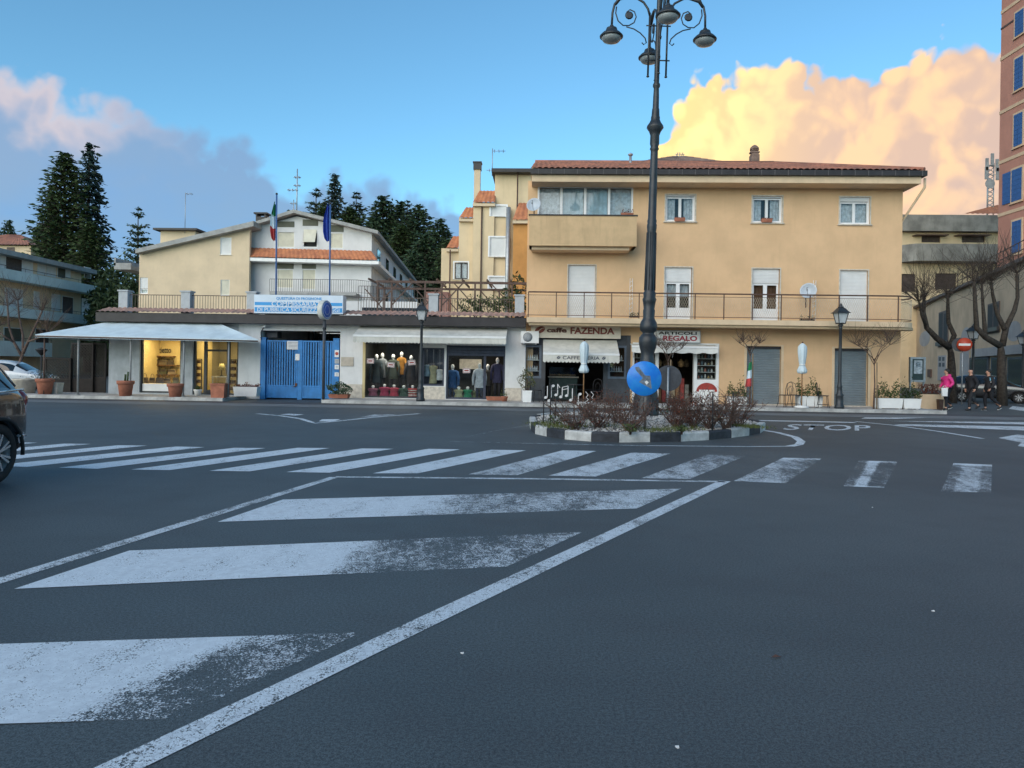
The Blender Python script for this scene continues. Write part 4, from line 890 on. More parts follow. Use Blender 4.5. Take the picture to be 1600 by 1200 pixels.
display_rack('display_rack', 309, 30.8, 'narrow dark rack of goods in the side pane left of the shop door'); display_rack('display_rack', 364, 30.8, 'narrow dark rack of goods in the side pane right of the shop door')
# ---- gateway: blue steel gate
gx0, gx1 = gate_h[0], gate_h[1]; GY = FY + 0.12
gate = thing('driveway_gate', 'blue steel double gate with upright slats and solid lower panels', 'gate', ((gx0 + gx1) / 2, GY, 0)); zg = zz(470, 532); zl = zz(470, 603.5)
def gx(px): return P(px, 580, GY).x
for (a, c) in ((407, 416), (521, 530.5)):
    b = MB(); b.box(gx(a) + .002, gx(c), GY - .1, GY + .1, 0.002, zg + .08); b.box(gx(a) - .02 + .022, gx(c) + .02, GY - .12, GY + .12, zg + .08, zg + .11); b.build('gate_post', M['blue_paint'], gate)
for (a, c) in ((417, 465), (473, 502), (507.5, 520.5)):
    fr_ = MB(); xa, xb = gx(a), gx(c); h = (xa, xb, 0.06, zg); frame_mb(fr_, h, GY - .03, GY + .03, .06); fr_.box(xa + .06, xb - .06, GY - .03, GY + .03, zl - .03, zl + .03); lf = fr_.build('gate_leaf', M['blue_paint'], gate)
    p_ = MB(); p_.box(xa + .06, xb - .06, GY - .012, GY + .012, .12, zl - .03); p_.build('lower_panel', M['blue_paint'], lf)
    s_ = MB(); n = int((xb - xa - .12) / .105)
    for i in range(n): x = xa + .06 + (i + .5) * (xb - xa - .12) / n; s_.box(x - .033, x + .033, GY - .012, GY + .012, zl + .03, zg - .06)
    s_.build('slats', M['blue_paint'], lf)['kind'] = 'stuff'
for (a, c) in ((465.5, 472.5), (502.5, 507)):
    b = MB(); b.box(gx(a), gx(c), GY - .05, GY + .05, .002, zg + .01); b.build('gate_post', M['blue_paint'], gate)
b = MB(); b.box(gx(462), gx(465), GY - .08, GY - .03, zl + .0, zl + .12); b.tube([(gx(463), GY - .05, zl - .02), (gx(460), GY - .12, zl - .02)], .015, 6); b.build('lock', mat('rusty_lock', (.15, .06, .03), .8), gate)
def notice(name, a, c, d, e, Y_, label, m=None, lines=4, grp=None):
    h = rect(a, c, d, e, Y_); t = MB(); t.box(h[0], h[1], Y_ - .008, Y_, h[2], h[3]); o = t.build(name, m or M['white'], label=label, cat='notice', group=grp)
    for i in range(lines): z = h[3] - (i + 1) * (h[3] - h[2]) / (lines + 1); t = MB(); t.box(h[0] + .04, h[1] - .04, Y_ - .0095, Y_ - .0082, z - .012, z + .012); t.build('print_line', mat('print_grey', (.25, .27, .3), .7), o)
    return o
notice('notice_board', 448.5, 533, 468, 546, GY - .04, 'white printed notice at the top of the left gate leaf', lines=5); notice('notice_sheet', 461.5, 553, 468, 563, GY - .06, 'small blank white sheet on the gate centre post', lines=0)
for (c_, e_, lb) in ((547, 558, 'white sheet with red disc on the right gate post'), (561, 568, 'grey sheet below the red disc notice on gate post'), (570, 577, 'small white sheet low on the right gate post'), (582, 588, 'lowest pale sheet on the right gate post')):
    o = notice('notice_sheet', 523, c_, 529.5, e_, GY - .11, lb, lines=2 if c_ > 550 else 0, grp='sheets on the right gate post', m=M['white'] if c_ != 561 else M['grey_wall'])
h = rect(523, 547, 529.5, 558, GY - .12); b = MB(); b.lathe([(.07, 0), (.07, .004)], ((h[0] + h[1]) / 2, GY - .119, (h[2] + h[3]) / 2), 16, axis=(0, -1, 0)); b.build('red_disc', mat('notice_red', (.5, .08, .05), .6), o)
h = rect(533, 558, 552.5, 572); b = MB(); b.box(h[0], h[1], FY - .028, FY - .001, h[2], h[3]); b.box(h[0] + .03, h[1] - .03, FY - .034, FY - .028, h[2] + .03, h[3] - .03); b.build('plaque', mat('stone_plaque', (.50, .44, .36), .6, .08, 5), label='beige stone plaque on the white wall beside the gate', cat='plaque')
# passage behind the gate
b = MB(); b.box(gx0 - .2, gx1 + .2, FY + 8.6, FY + 8.8, 0.0, ZF0); o = b.build('passage_end', mat('passage_wall', (.36, .40, .45), .9, .08), row)
b = MB(); xk = P(482, 525, FY + 6).x
for i in range(7): b.box(xk + i * .17, xk + i * .17 + .035, FY + 6, FY + 6.03, 1.8, 3.4)
b.box(xk - .05, xk + 1.1, FY + 6.0, FY + 6.05, 3.3, 3.42); b.box(xk - .05, xk + 1.1, FY + 6.0, FY + 6.05, 1.8, 1.9); b.build('inner_grille', M['brown_metal'], row)
b = MB(); c = P(418, 526, FY + .2); b.box(c.x - .1, c.x + .35, FY + .36, FY + .9, gate_h[3] - .02, gate_h[3] - .28); b.build('gate_motor_box', M['cafe_dark'], row)
# security camera on the wall beside the gate
cm = P(411, 512, FY - .1); t = thing('security_camera', 'small white security camera on bracket above the gate corner', 'camera', (cm.x, FY, cm.z)); b = MB(); b.tube([(cm.x, FY, cm.z), (cm.x, FY - .12, cm.z + .02)], .015, 6); b.build('bracket', M['steel'], t)
b = MB(); b.tube([(cm.x - .03, FY - .10, cm.z + .04), (cm.x + .18, FY - .26, cm.z + .06)], .05, 8); b.build('housing', M['white'], t)
b = MB(); b.tube([(cm.x - .02, FY - .02, cm.z), (cm.x - .12, FY - .03, cm.z - .2), (cm.x - .10, FY - .02, cm.z - .5)], .014, 6); b.build('cable', M['black'], t)
# ---- clothes shop
M['blue_dark'] = mat('dark_blue_frame', (.035, .045, .075), .5, .1, 4)
ci = MB(); ci.box(cl_a[0] - .1, cl_b[1] + .1, FY + 3.0, FY + 3.05, PZ, cl_a[3] + .15); ci.box(cl_a[0] - .1, cl_b[1] + .1, FY + .36, FY + 3.0, cl_a[3] + .1, cl_a[3] + .15); ci.box(cl_a[0] - .1, cl_b[1] + .1, FY + .36, FY + 3.0, PZ, PZ + .015); ci.box(cl_a[0] - .12, cl_a[0] - .1, FY + .36, FY + 3, PZ, cl_a[3]); ci.box(cl_b[1] + .1, cl_b[1] + .12, FY + .36, FY + 3, PZ, cl_a[3])
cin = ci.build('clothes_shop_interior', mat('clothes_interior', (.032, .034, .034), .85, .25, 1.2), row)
for h, nm, m in ((cl_a, 'shop_window', 'black_frame'), (cl_m, 'showcase', 'blue_dark')):
    b = MB(); frame_mb(b, h, FY + .08, FY + .18, .07); o = b.build(nm, M[m], row); b = MB(); b.box(h[0] + .07, h[1] - .07, FY + .12, FY + .126, h[2] + .07, h[3] - .07); b.build('pane', M['shop_glass'], o)
    if nm == 'showcase': b = MB(); b.box(h[0], h[1], FY + .55, FY + .58, h[2], h[3]); b.box(h[0], h[1], FY + .19, FY + .55, h[2] - .02, h[2] + .04); b.build('showcase_back', M['blue_dark'], o)
b = MB(); b.box(cl_a[0], cl_a[0] + .1, FY - .02, FY + .08, PZ, cl_a[3]); b.build('jamb', M['warm_wall'], row)
b = MB(); frame_mb(b, cl_b, FY + .10, FY + .2, .07); x = P(757, 580).x; b.box(x - .05, x + .05, FY + .1, FY + .2, cl_b[2] + .07, cl_b[3] - .07); o = b.build('shop_door', M['blue_dark'], row)
zr = zz(740, 556); b = MB(); slats_mb(b, cl_b[0] + .02, cl_b[1] - .02, zr, cl_b[3] - .07, FY + .07, .11, .03); b.build('half_rolled_shutter', mat('blue_steel', (.06, .075, .11), .5, .1), o)
b = MB(); b.box(cl_b[0] + .07, x - .05, FY + .148, FY + .152, cl_b[2] + .07, zr); b.build('pane', M['shop_glass'], o); b = MB(); b.box(cl_b[0] + .3, x - .3, FY + 2.2, FY + 2.25, zr - .55, zr - .12); b.build('pale_panel', M['pale_stone'], cin)
for i, px in enumerate((604, 613, 632)):
    q = P(px, 545, FY + 1.6); b = MB(); b.box(q.x - .12, q.x + .12, FY + 1.55, FY + 1.65, cl_a[3] + .07, cl_a[3] + .099); b.build('ceiling_lamp', emit_mat('ceiling_lamp_glow', (1.0, .86, .6), 5), cin)
# mannequins, garments
CL = {}
def cloth(c, n): return mat('cloth_' + n, c, .9, .12, 9)
def person_profile(b, x, y, z, h, w, mi=0):
    "dressed torso-and-skirt shape, elliptical sections"
    prof = [(.46, 0), (.44, .15), (.40, .35), (.36, .48), (.33, .58), (.42, .74), (.50, .88), (.46, .95), (.20, 1.0)]
    n = 14; v = []
    for r, t in prof:
        for j in range(n):
            a = 2 * math.pi * j / n; v.append((x + w * r * math.cos(a), y + w * r * .55 * math.sin(a), z + h * t))
    k = len(prof); b.add(v, [(i * n + j, i * n + (j + 1) % n, (i + 1) * n + (j + 1) % n, (i + 1) * n + j) for i in range(k - 1) for j in range(n)] + [tuple(range((k - 1) * n, k * n))], True, mi)
def bust(px, Y_, ztop_px, w, c, name, label, stripes=False):
    "torso form on the floor of the window with white neck cap"
    x = P(px, 600, Y_).x; zt_ = P(px, ztop_px, Y_).z; t = thing('dress_form', label, 'mannequin', (x, Y_, PZ + .015), 'torso forms on the shop floor'); b = MB(); person_profile(b, x, Y_, PZ + .016, zt_ - PZ - .14, w); b.build('garment', cloth(c, name), t)
    b = MB(); b.lathe([(.045, 0), (.05, .05), (.07, .09), (.05, .13), (.01, .14)], (x, Y_, zt_ - .14), 10); b.build('neck_cap', M['white'], t)
    if stripes:
        for q in (.25, .5, .72): b = MB(); hh = zt_ - PZ - .14; b.lathe([(w * .44, hh * q), (w * .44, hh * (q + .1))], (x, Y_, PZ + .016), 14); o = b.build('stripe', cloth((.6, .55, .5), 'cream'), t); o.data.transform(Matrix.Diagonal((1, .62, 1, 1)))
    return t
for args in ((583, 30.55, 602, .46, (.26, .08, .13), 'plum', 'plum torso form leftmost in the clothes shop window'), (601, 30.5, 600, .48, (.34, .03, .08), 'wine', 'wine red torso form in the clothes shop window'), (616, 30.55, 601, .46, (.40, .04, .07), 'crimson', 'crimson torso form in the clothes shop window'),
             (631, 30.5, 602, .44, (.03, .07, .05), 'bottle', 'dark green torso form in the clothes shop window'), (645, 30.5, 602, .46, (.38, .04, .04), 'redstripe', 'red and cream striped torso form in the clothes shop window', True),
             (717, 30.6, 604, .42, (.38, .40, .24), 'lime', 'pale yellow torso form inside the clothes shop entrance'), (731, 30.6, 604, .42, (.02, .22, .11), 'green', 'bright green torso form inside the clothes shop entrance'), (744, 30.7, 606, .36, (.10, .13, .05), 'olive', 'olive torso form inside the clothes shop entrance')): bust(*args)
def coat(px, Y_, top_px, bot_px, w, c, name, label, legs=None, head=True):
    "standing mannequin in a coat: garment with sleeves, head, trousers"
    x = P(px, 600, Y_).x; zt_, zb_ = P(px, top_px, Y_).z, P(px, bot_px, Y_).z; t = thing('mannequin', label, 'mannequin', (x, Y_, PZ), 'dressed mannequins in the clothes shop'); h = zt_ - zb_
    b = MB(); person_profile(b, x, Y_, zb_, h, w)
    for s_ in (-1, 1): b.tube([(x + s_ * w * .40, Y_, zb_ + h * .90), (x + s_ * w * .56, Y_ - .02, zb_ + h * .55), (x + s_ * w * .55, Y_ - .08, zb_ + h * .14)], [w * .15, w * .13, w * .10], 8)
    b.build('coat', cloth(c, name), t); b = MB()
    for s_ in (-1, 1): b.tube([(x + s_ * w * .2, Y_, zb_ + .1), (x + s_ * w * .2, Y_, PZ + .016)], [w * .18, w * .11], 8)
    b.build('trousers', cloth(legs or (.02, .02, .025), 'tr_' + name), t)
    b = MB(); b.ball((x, Y_ - .01, zt_ + .13), .075, .09, .11, 10, 8); b.tube([(x, Y_, zt_ - .04), (x, Y_, zt_ + .06)], .045, 8); b.build('head', M['white'] if head else M['wood_door'], t)
for args in ((588, 31.1, 562, 598, .46, (.025, .04, .05), 'navy', 'navy coated mannequin at the left of the clothes shop window'), (614, 31.1, 562, 592, .46, (.05, .06, .045), 'olivecoat', 'olive coated mannequin in the middle of the clothes shop window'), (597, 31.3, 560, 590, .36, (.22, .24, .26), 'grey', 'grey jacketed mannequin behind the plum torso form'),
             (642, 31.1, 564, 600, .46, (.025, .022, .025), 'black', 'black coated mannequin at the right of the clothes shop window'), (627, 31.4, 558, 585, .36, (.38, .17, .03), 'mustard', 'mustard jacketed mannequin at the back of the window'),
             (707, 30.8, 578, 606, .46, (.03, .10, .26), 'denim', 'blue denim jacketed mannequin in the clothes shop entrance', (.04, .09, .18)), (749, 30.5, 576, 606, .46, (.52, .55, .60), 'palecoat', 'mannequin in an open pale coat in the clothes shop entrance', (.03, .04, .07)),
             (762, 30.9, 578, 603, .38, (.09, .085, .075), 'taupe', 'taupe coated mannequin beside the pale coat'), (777, 30.6, 568, 598, .46, (.03, .03, .07), 'midnight', 'midnight blue mannequin at the right end of the shop entrance')): coat(*args)
# garments hung in the showcase and the sale cards
for (px, Y_, t_, b_, c, nm, lb) in ((667, 30.35, 570, 588, (.20, .28, .34), 'teal', 'blue grey cardigan hanging in the narrow showcase'), (677, 30.3, 571, 599, (.42, .38, .24), 'sand', 'sand coloured jacket hanging in the narrow showcase'), (687, 30.35, 577, 594, (.6, .6, .6), 'pearl', 'white top hanging in the narrow showcase')):
    x = P(px, 580, Y_).x; b = MB(); zt_, zb_ = P(px, t_, Y_).z, P(px, b_, Y_).z; o = thing('hanging_garment', lb, 'garment', (x, Y_, zb_), 'garments in the showcase'); person_profile(b, x, Y_, zb_, zt_ - zb_, .36); b.build('cloth', cloth(c, nm), o); b = MB(); b.tube([(x, Y_, zt_ - .03), (x, Y_, cl_m[3] - .05)], .005, 4); b.build('hanger', M['steel'], o)
M['card_red'] = mat('card_red', (.35, .05, .05), .6)
for (px, py, rot, lb) in ((579, 564, 0, 'leftmost'), (611, 570, -.08, 'second'), (643.5, 566.5, .1, 'third'), (729, 579, .03, 'rightmost')):
    q = P(px, py, FY + .11); b = MB(); ca, sa = math.cos(rot), math.sin(rot)
    def card(w_, h_, y): return [(q.x + i * w_ * ca - j * h_ * sa, y, q.z + i * w_ * sa + j * h_ * ca) for i, j in ((-1, -1), (1, -1), (1, 1), (-1, 1))]
    b.prism(card(.15, .10, FY + .075), (0, .004, 0)); o = b.build('sale_card', M['white'], label='white sale card with red border, %s on the clothes shop panes' % lb, cat='card', group='sale cards on the clothes shop panes')
    for e_, (u0, u1, w0, w1) in enumerate(((-.13, .13, .065, .085), (-.13, .13, -.085, -.065), (-.14, -.12, -.085, .085), (.12, .14, -.085, .085))):
        b = MB(); b.prism([(q.x + i * ca - j * sa, FY + .0745, q.z + i * sa + j * ca) for i, j in ((u0, w0), (u1, w0), (u1, w1), (u0, w1))], (0, -.001, 0)); b.build('border', M['card_red'], o)
    b = MB(); b.prism([(q.x + i * ca - j * sa, FY + .0745, q.z + i * sa + j * ca) for i, j in ((-.09, -.03), (.09, -.03), (.09, .03), (-.09, .03))], (0, -.001, 0)); b.build('print', M['card_red'], o)

# ------------------------------------------------------------------ awnings and signs (each a thing of its own)
def awning(name, label, xa, xb, yback, zback, yfront, zfront, drop, m, scallop=.14, sides=True):
    t = thing(name, label, 'awning', ((xa + xb) / 2, yback, zback)); b = MB(); n = 24; v = []
    for i in range(n + 1):
        x = xa + (xb - xa) * i / n; sag = -.02 * math.sin(math.pi * ((i * 4 / n) % 1.0))
        v += [(x, yback, zback), (x, (yback + yfront) / 2, (zback + zfront) / 2 + sag), (x, yfront, zfront)]
    b.add(v, [(3 * i + k, 3 * i + 3 + k, 3 * i + 4 + k, 3 * i + 1 + k) for i in range(n) for k in (0, 1)], True); b.build('canvas', m, t)
    b = MB(); b.box(xa, xb, yfront - .04, yfront + .03, zfront - .05, zfront + .03); b.build('front_bar', M['white'], t)
    b = MB(); k = int((xb - xa) / scallop); v = []; f = []; per = 6
    for i in range(k * per + 1):
        s_ = i / (k * per); x = xa + (xb - xa) * s_; a = (i % per) / per; d = drop - .05 * (1 - math.sin(math.pi * a)) ; v += [(x, yfront - .02, zfront - .05), (x, yfront - .03, zfront - .05 - d)]
    b.add(v, [(2 * i, 2 * i + 2, 2 * i + 3, 2 * i + 1) for i in range(k * per)]); val = b.build('valance', m, t)
    b = MB()
    for x in (xa + .15, (xa + xb) / 2, xb - .15): b.bar((x, yback - .02, zback - .55), (x, yfront, zfront - .02), .03)
    b.build('arm', M['steel'], t); return t, val
q0, q1 = P(560, 509, FY - .1), P(790, 512, FY - .1); fr0 = P(552, 524, 28.9); fr1 = P(791, 527, 28.9)
awning('shop_awning', 'long dirty cream awning with scalloped valance over the clothes shop', fr0.x, fr1.x, FY - .03, (q0.z + q1.z) / 2, 28.9, (fr0.z + fr1.z) / 2, .24, M['awning_cream'])
q0 = P(910, 531, FY - .1); fr0, fr1 = P(848.5, 552, 28.8), P(968, 554, 28.8)
ta, va = awning('cafe_awning', 'cream cafe awning with scalloped lettered valance below the sign', fr0.x, fr1.x, FY - .03, q0.z, 28.8, (fr0.z + fr1.z) / 2, .30, M['awning_cream'])
M['letter_grey'] = mat('letter_grey', (.10, .11, .13), .7)
xm = (fr0.x + fr1.x) / 2; text('CAFFETTERIA', 'lettering', M['letter_grey'], va, (xm - .72, 28.768, (fr0.z + fr1.z) / 2 - .22), (1, 0, 0), (0, 0, 1), 1.44, .13, .015)
def bean(parent, x, y, z, w, h, m, m2, tilt=.5):
    b = MB(); pts = []
    for i in range(20): a = i * math.pi / 10; u_, v_ = w * math.cos(a), h * math.sin(a); pts.append((x + u_ * math.cos(tilt) - v_ * math.sin(tilt), y, z + u_ * math.sin(tilt) + v_ * math.cos(tilt)))
    b.prism(pts, (0, -.006, 0)); o = b.build('coffee_bean', m, parent); b = MB(); c_ = []
    for i in range(9): s_ = i / 8 * 2 - 1; u_, v_ = s_ * w * .92, h * .22 * math.sin(s_ * 3); c_.append((x + u_ * math.cos(tilt) - v_ * math.sin(tilt), y - .007, z + u_ * math.sin(tilt) + v_ * math.cos(tilt)))
    b.tube(c_, h * .10, 5); b.build('bean_crease', m2, o)
for sx in (-1, 1): bean(va, xm + sx * .88, 28.766, (fr0.z + fr1.z) / 2 - .155, .075, .055, M['letter_grey'], M['awning_cream'])
# cafe sign board
a, c = P(830, 506, FY - .2), P(970, 508, FY - .2); zb0, zb1 = P(900, 528.5, FY - .2).z, P(900, 506.5, FY - .2).z
sg = thing('cafe_sign', 'cream lightbox sign with brown coffee bean and red brown lettering above cafe', 'sign', ((a.x + c.x) / 2, FY - .2, zb0)); b = MB(); b.box(a.x, c.x, FY - .25, FY - .04, zb0, zb1); sgb = b.build('board', mat('sign_cream', (.66, .58, .46), .5, .05, 2), sg)
M['brown_letter'] = mat('brown_letter', (.10, .035, .022), .6); M['red_letter'] = mat('red_letter', (.19, .045, .03), .6)
W = c.x - a.x; H = zb1 - zb0; bean(sg, a.x + W * .10, FY - .251, zb0 + H * .56, .21, .13, M['red_letter'], M['sgc'] if 'sgc' in M else sgb.data.materials[0], .35)
text('caffe', 'lettering', M['brown_letter'], sg, (a.x + W * .175, FY - .25, zb0 + H * .38), (1, 0, 0), (0, 0, 1), W * .225, H * .36, .045); text('FAZENDA', 'lettering', M['red_letter'], sg, (a.x + W * .44, FY - .25, zb0 + H * .30), (1, 0, 0), (0, 0, 1), W * .49, H * .48, .04)
# gift shop sign and its white awning box
a, c = P(1010, 517, FY - .1), P(1093.5, 518, FY - .1); zb0, zb1 = P(1060, 535, FY - .1).z, P(1060, 517, FY - .1).z
sg = thing('gift_shop_sign', 'white sign board with black and red capitals above the gift shop', 'sign', ((a.x + c.x) / 2, FY - .1, zb0)); b = MB(); b.box(a.x, c.x, FY - .14, FY - .001, zb0, zb1); b.build('board', M['white'], sg)
b = MB(); frame_mb(b, (a.x - .02, c.x + .02, zb0 - .02, zb1 + .02), FY - .15, FY - .002, .03); b.build('frame', M['steel'], sg)
W = c.x - a.x; H = zb1 - zb0; M['sign_red'] = mat('sign_red', (.36, .03, .05), .5); text('ARTICOLI', 'lettering', M['black'], sg, (a.x + W * .22, FY - .14, zb0 + H * .66), (1, 0, 0), (0, 0, 1), W * .72, H * .26, .03)
text('da', 'lettering', M['black'], sg, (a.x + W * .20, FY - .14, zb0 + H * .14), (1, 0, 0), (0, 0, 1), W * .07, H * .2, .02); text('REGALO', 'lettering', M['sign_red'], sg, (a.x + W * .31, FY - .14, zb0 + H * .12), (1, 0, 0), (0, 0, 1), W * .64, H * .46, .04)
fr0, fr1 = P(987, 541, 29.4), P(1122, 544, 29.4); awning('gift_shop_awning', 'plain white retracted awning over the gift shop front', fr0.x, fr1.x, FY - .03, P(1060, 538, FY).z, 29.4, (fr0.z + fr1.z) / 2 + .02, .22, mat('white_awning', (.70, .70, .66), .85, .05, 2, grime=.15), .5)
# police station light-box sign
a, c = P(397, 470, 29.35), P(536, 475, 29.35); zb0, zb1 = P(466, 490, 29.35).z, P(466, 461, 29.35).z
sg = thing('police_station_sign', 'pale blue and white police station light-box sign on the tile edge', 'sign', ((a.x + c.x) / 2, 29.5, zb0)); b = MB(); b.box(a.x, c.x, 29.35, 29.85, zb0, zb1); b.build('box', mat('sign_white_blue', (.62, .71, .80), .4, .03, 2), sg)
M['sign_blue'] = mat('sign_blue', (.03, .30, .66), .5, .03, 3); M['navy_letter'] = mat('navy_letter', (.02, .12, .34), .5); W = c.x - a.x; H = zb1 - zb0
for (z0_, z1_) in ((.43, .60), (.08, .32)): b = MB(); b.box(a.x + .03, c.x - .03, 29.346, 29.3495, zb0 + H * z0_, zb0 + H * z1_); b.build('blue_band', M['sign_blue'], sg)
text('QUESTURA DI FROSINONE', 'lettering', M['sign_blue'], sg, (a.x + W * .25, 29.345, zb0 + H * .71), (1, 0, 0), (0, 0, 1), W * .51, H * .17, .02); text('COMMISSARIATO', 'lettering_shadow', M['sign_blue'], sg, (a.x + W * .207, 29.344, zb0 + H * .385), (1, 0, 0), (0, 0, 1), W * .62, H * .25, .03); text('COMMISSARIATO', 'lettering', M['white'], sg, (a.x + W * .20, 29.341, zb0 + H * .41), (1, 0, 0), (0, 0, 1), W * .615, H * .22, .0)
text('DI PUBBLICA SICUREZZA FIUGGI', 'lettering', M['white'], sg, (a.x + W * .04, 29.343, zb0 + H * .10), (1, 0, 0), (0, 0, 1), W * .92, H * .20, .0)
b = MB()
for x in (a.x + .3, c.x - .3): b.bar((x, 29.8, zb0 - .02), (x, 30.2, zb0 - .3), .05)
b.bar((a.x + .3, 29.83, zb0 - .02), (c.x - .3, 29.83, zb0 - .02), .05); b.build('bracket', M['dark_metal'], sg)
# air conditioner by the cafe
h = rect(814, 517.5, 842, 536, FY - .35); t = thing('air_conditioner', 'white air conditioner unit on the wall left of the cafe sign', 'air conditioner', ((h[0] + h[1]) / 2, FY, h[2])); b = MB(); b.box(h[0], h[1], FY - .35, FY - .02, h[2], h[3]); b.build('case', M['white'], t)
b = MB(); b.lathe([(.19, 0), (.19, .012), (.05, .016)], (h[0] + .27, FY - .351, (h[2] + h[3]) / 2), 20, axis=(0, -1, 0)); b.build('fan_grille', mat('grille_grey', (.28, .30, .32), .6, .1, 20), t)
b = MB()
for s_ in (.12, .6): b.bar((h[0] + s_, FY, h[2] - .03), (h[0] + s_, FY - .36, h[2] - .03), .04)
b.bar((h[0] + .1, FY - .06, h[2] - .03), (h[0] + .64, FY - .06, h[2] - .03), .04); b.build('bracket', M['steel'], t)

# ------------------------------------------------------------------ white canopy on posts over the handbag shop
cn = thing('white_canopy', 'white fabric canopy with hipped ends on thin posts over the handbag shop', 'canopy', (P(230, 600, 28.5).x, 28.5, PZ))
A, B = P(184, 500.5, 29.9), P(338, 503.5, 29.9); F1, F2 = P(55, 522.5, 27.95), P(403, 530.5, 27.95); BL = Vector((F1.x, 32.2, F1.z)); WR = Vector((P(403, 520, 29.95).x, 29.95, F2.z))
def grid_quad(b, p, q, r, s, nu, nv, sag=.05):
    v = []
    for j in range(nv + 1):
        for i in range(nu + 1):
            u_, w_ = i / nu, j / nv; v.append(p.lerp(q, u_).lerp(s.lerp(r, u_), w_) - Vector((0, 0, sag * math.sin(math.pi * ((u_ * nu / 4) % 1)) * math.sin(math.pi * w_))))
    b.add(v, [(j * (nu + 1) + i, j * (nu + 1) + i + 1, (j + 1) * (nu + 1) + i + 1, (j + 1) * (nu + 1) + i) for j in range(nv) for i in range(nu)], True)
b = MB(); grid_quad(b, F1, F2, B, A, 24, 6); b.add([F1, A, BL], [(0, 1, 2)]); b.add([F2, WR, B], [(0, 1, 2)]); b.add([A, Vector((A.x, 32.2, F1.z)), BL], [(0, 1, 2)])
d = Vector((0, 0, -.11)); b.quad(F1, F2, F2 + d, F1 + d); b.quad(BL, F1, F1 + d, BL + d); b.build('canvas', M['cloth_white'], cn)
b = MB(); b.tube([F1 + d * .6, F2 + d * .6], .03, 6); b.tube([F1 + d * .6, BL + d * .6], .03, 6); b.tube([BL + d * .6, Vector((A.x, 32.2, F1.z - .07))], .03, 6)
for i in range(1, 8): p = F1.lerp(F2, i / 8); q = Vector((min(max(p.x, A.x), B.x), 29.85, A.z - .12)); b.tube([p - Vector((0, 0, .08)), q], .02, 5)
b.build('frame', M['brown_metal'], cn)
for px in (122, 204, 287, 357):
    x = P(px, 575, 28.15).x; b = MB(); b.tube([(x, 28.15, PZ), (x, 28.15, F1.z - .03 - (x - F1.x) / (F2.x - F1.x) * (F1.z - F2.z))], .035, 8); b.lathe([(.10, 0), (.10, .03), (.04, .04)], (x, 28.15, PZ), 8); b.build('post', mat('grey_post', (.26, .27, .27), .5), cn)
for (px, Y_) in ((69, 28.4), (69, 32.0)): x = P(px, 575, Y_).x; b = MB(); b.tube([(x, Y_, PZ if Y_ < 30 else 0), (x, Y_, F1.z - .06)], .03, 8); b.build('post', M['brown_metal'], cn)
# lattice screens at the left of the canopy
LY = 31.4
def lattice(px0, py0, px1, py1, Y_, label):
    h = rect(px0, py0, px1, py1, Y_); t = thing('lattice_screen', label, 'screen', ((h[0] + h[1]) / 2, Y_, 0), 'dark lattice screens beside the canopy'); b = MB(); frame_mb(b, h, Y_ - .03, Y_ + .03, .07)
    for x in (h[0], h[1] - .07): b.box(x, x + .07, Y_ - .029, Y_ + .029, 0.0, h[2] + .001)
    b.box(h[0] + .07, h[1] - .07, Y_ - .02, Y_ + .02, .05, h[2] + .002); b.build('frame', M['brown_lattice'], t); b = MB(); L, Hh = h[1] - h[0], h[3] - h[2]; p = .13
    for sgn, yo in ((1, -.008), (-1, .008)):
        for i in range(int((L + Hh) / p) + 1):
            s_ = i * p; a0 = (s_, 0) if s_ <= L else (L, s_ - L); a1 = (0, s_) if s_ <= Hh else (s_ - Hh, Hh)
            if sgn < 0: a0, a1 = (L - a0[0], a0[1]), (L - a1[0], a1[1])
            b.bar((h[0] + a0[0], Y_ + yo, h[2] + a0[1]), (h[0] + a1[0], Y_ + yo, h[2] + a1[1]), .014, .035)
    b.build('lattice_slats', M['brown_lattice'], t)['kind'] = 'stuff'
M['brown_lattice'] = mat('dark_brown_wood', (.020, .015, .013), .8, .2, 5)
lattice(70, 559, 111, 594, LY, 'long dark lattice screen left of the canopy posts'); lattice(111.5, 536, 146, 594, LY + .1, 'tall dark lattice screen behind the front canopy post'); lattice(146.5, 536, 166, 592, LY + .2, 'narrow dark lattice screen nearest the handbag shop')

# ------------------------------------------------------------------ houses and trees behind
def D(x, y, d): return CAM + ray(x, y) * d                 # point at camera depth d
M['cream_wall'] = mat('cream_render', (.68, .54, .37), .9, .05, .6, grime=.12); M['pale_wall'] = mat('pale_house_render', (.66, .66, .66), .9, .05, .7, grime=.12)
M['yellow_wall'] = mat('yellow_render', (.70, .55, .35), .9, .05, .6, grime=.15); M['orange_wall'] = mat('orange_render', (.58, .27, .08), .9, .08, .8, grime=.2)
M['roof_grey'] = mat('grey_roof_edge', (.34, .34, .33), .8, .1, 2, grime=.3); M['olive'] = mat('olive_panel', (.12, .125, .095), .8, .08, 2); M['ivory'] = mat('ivory_shutter', (.64, .61, .50), .6, .05, 2)
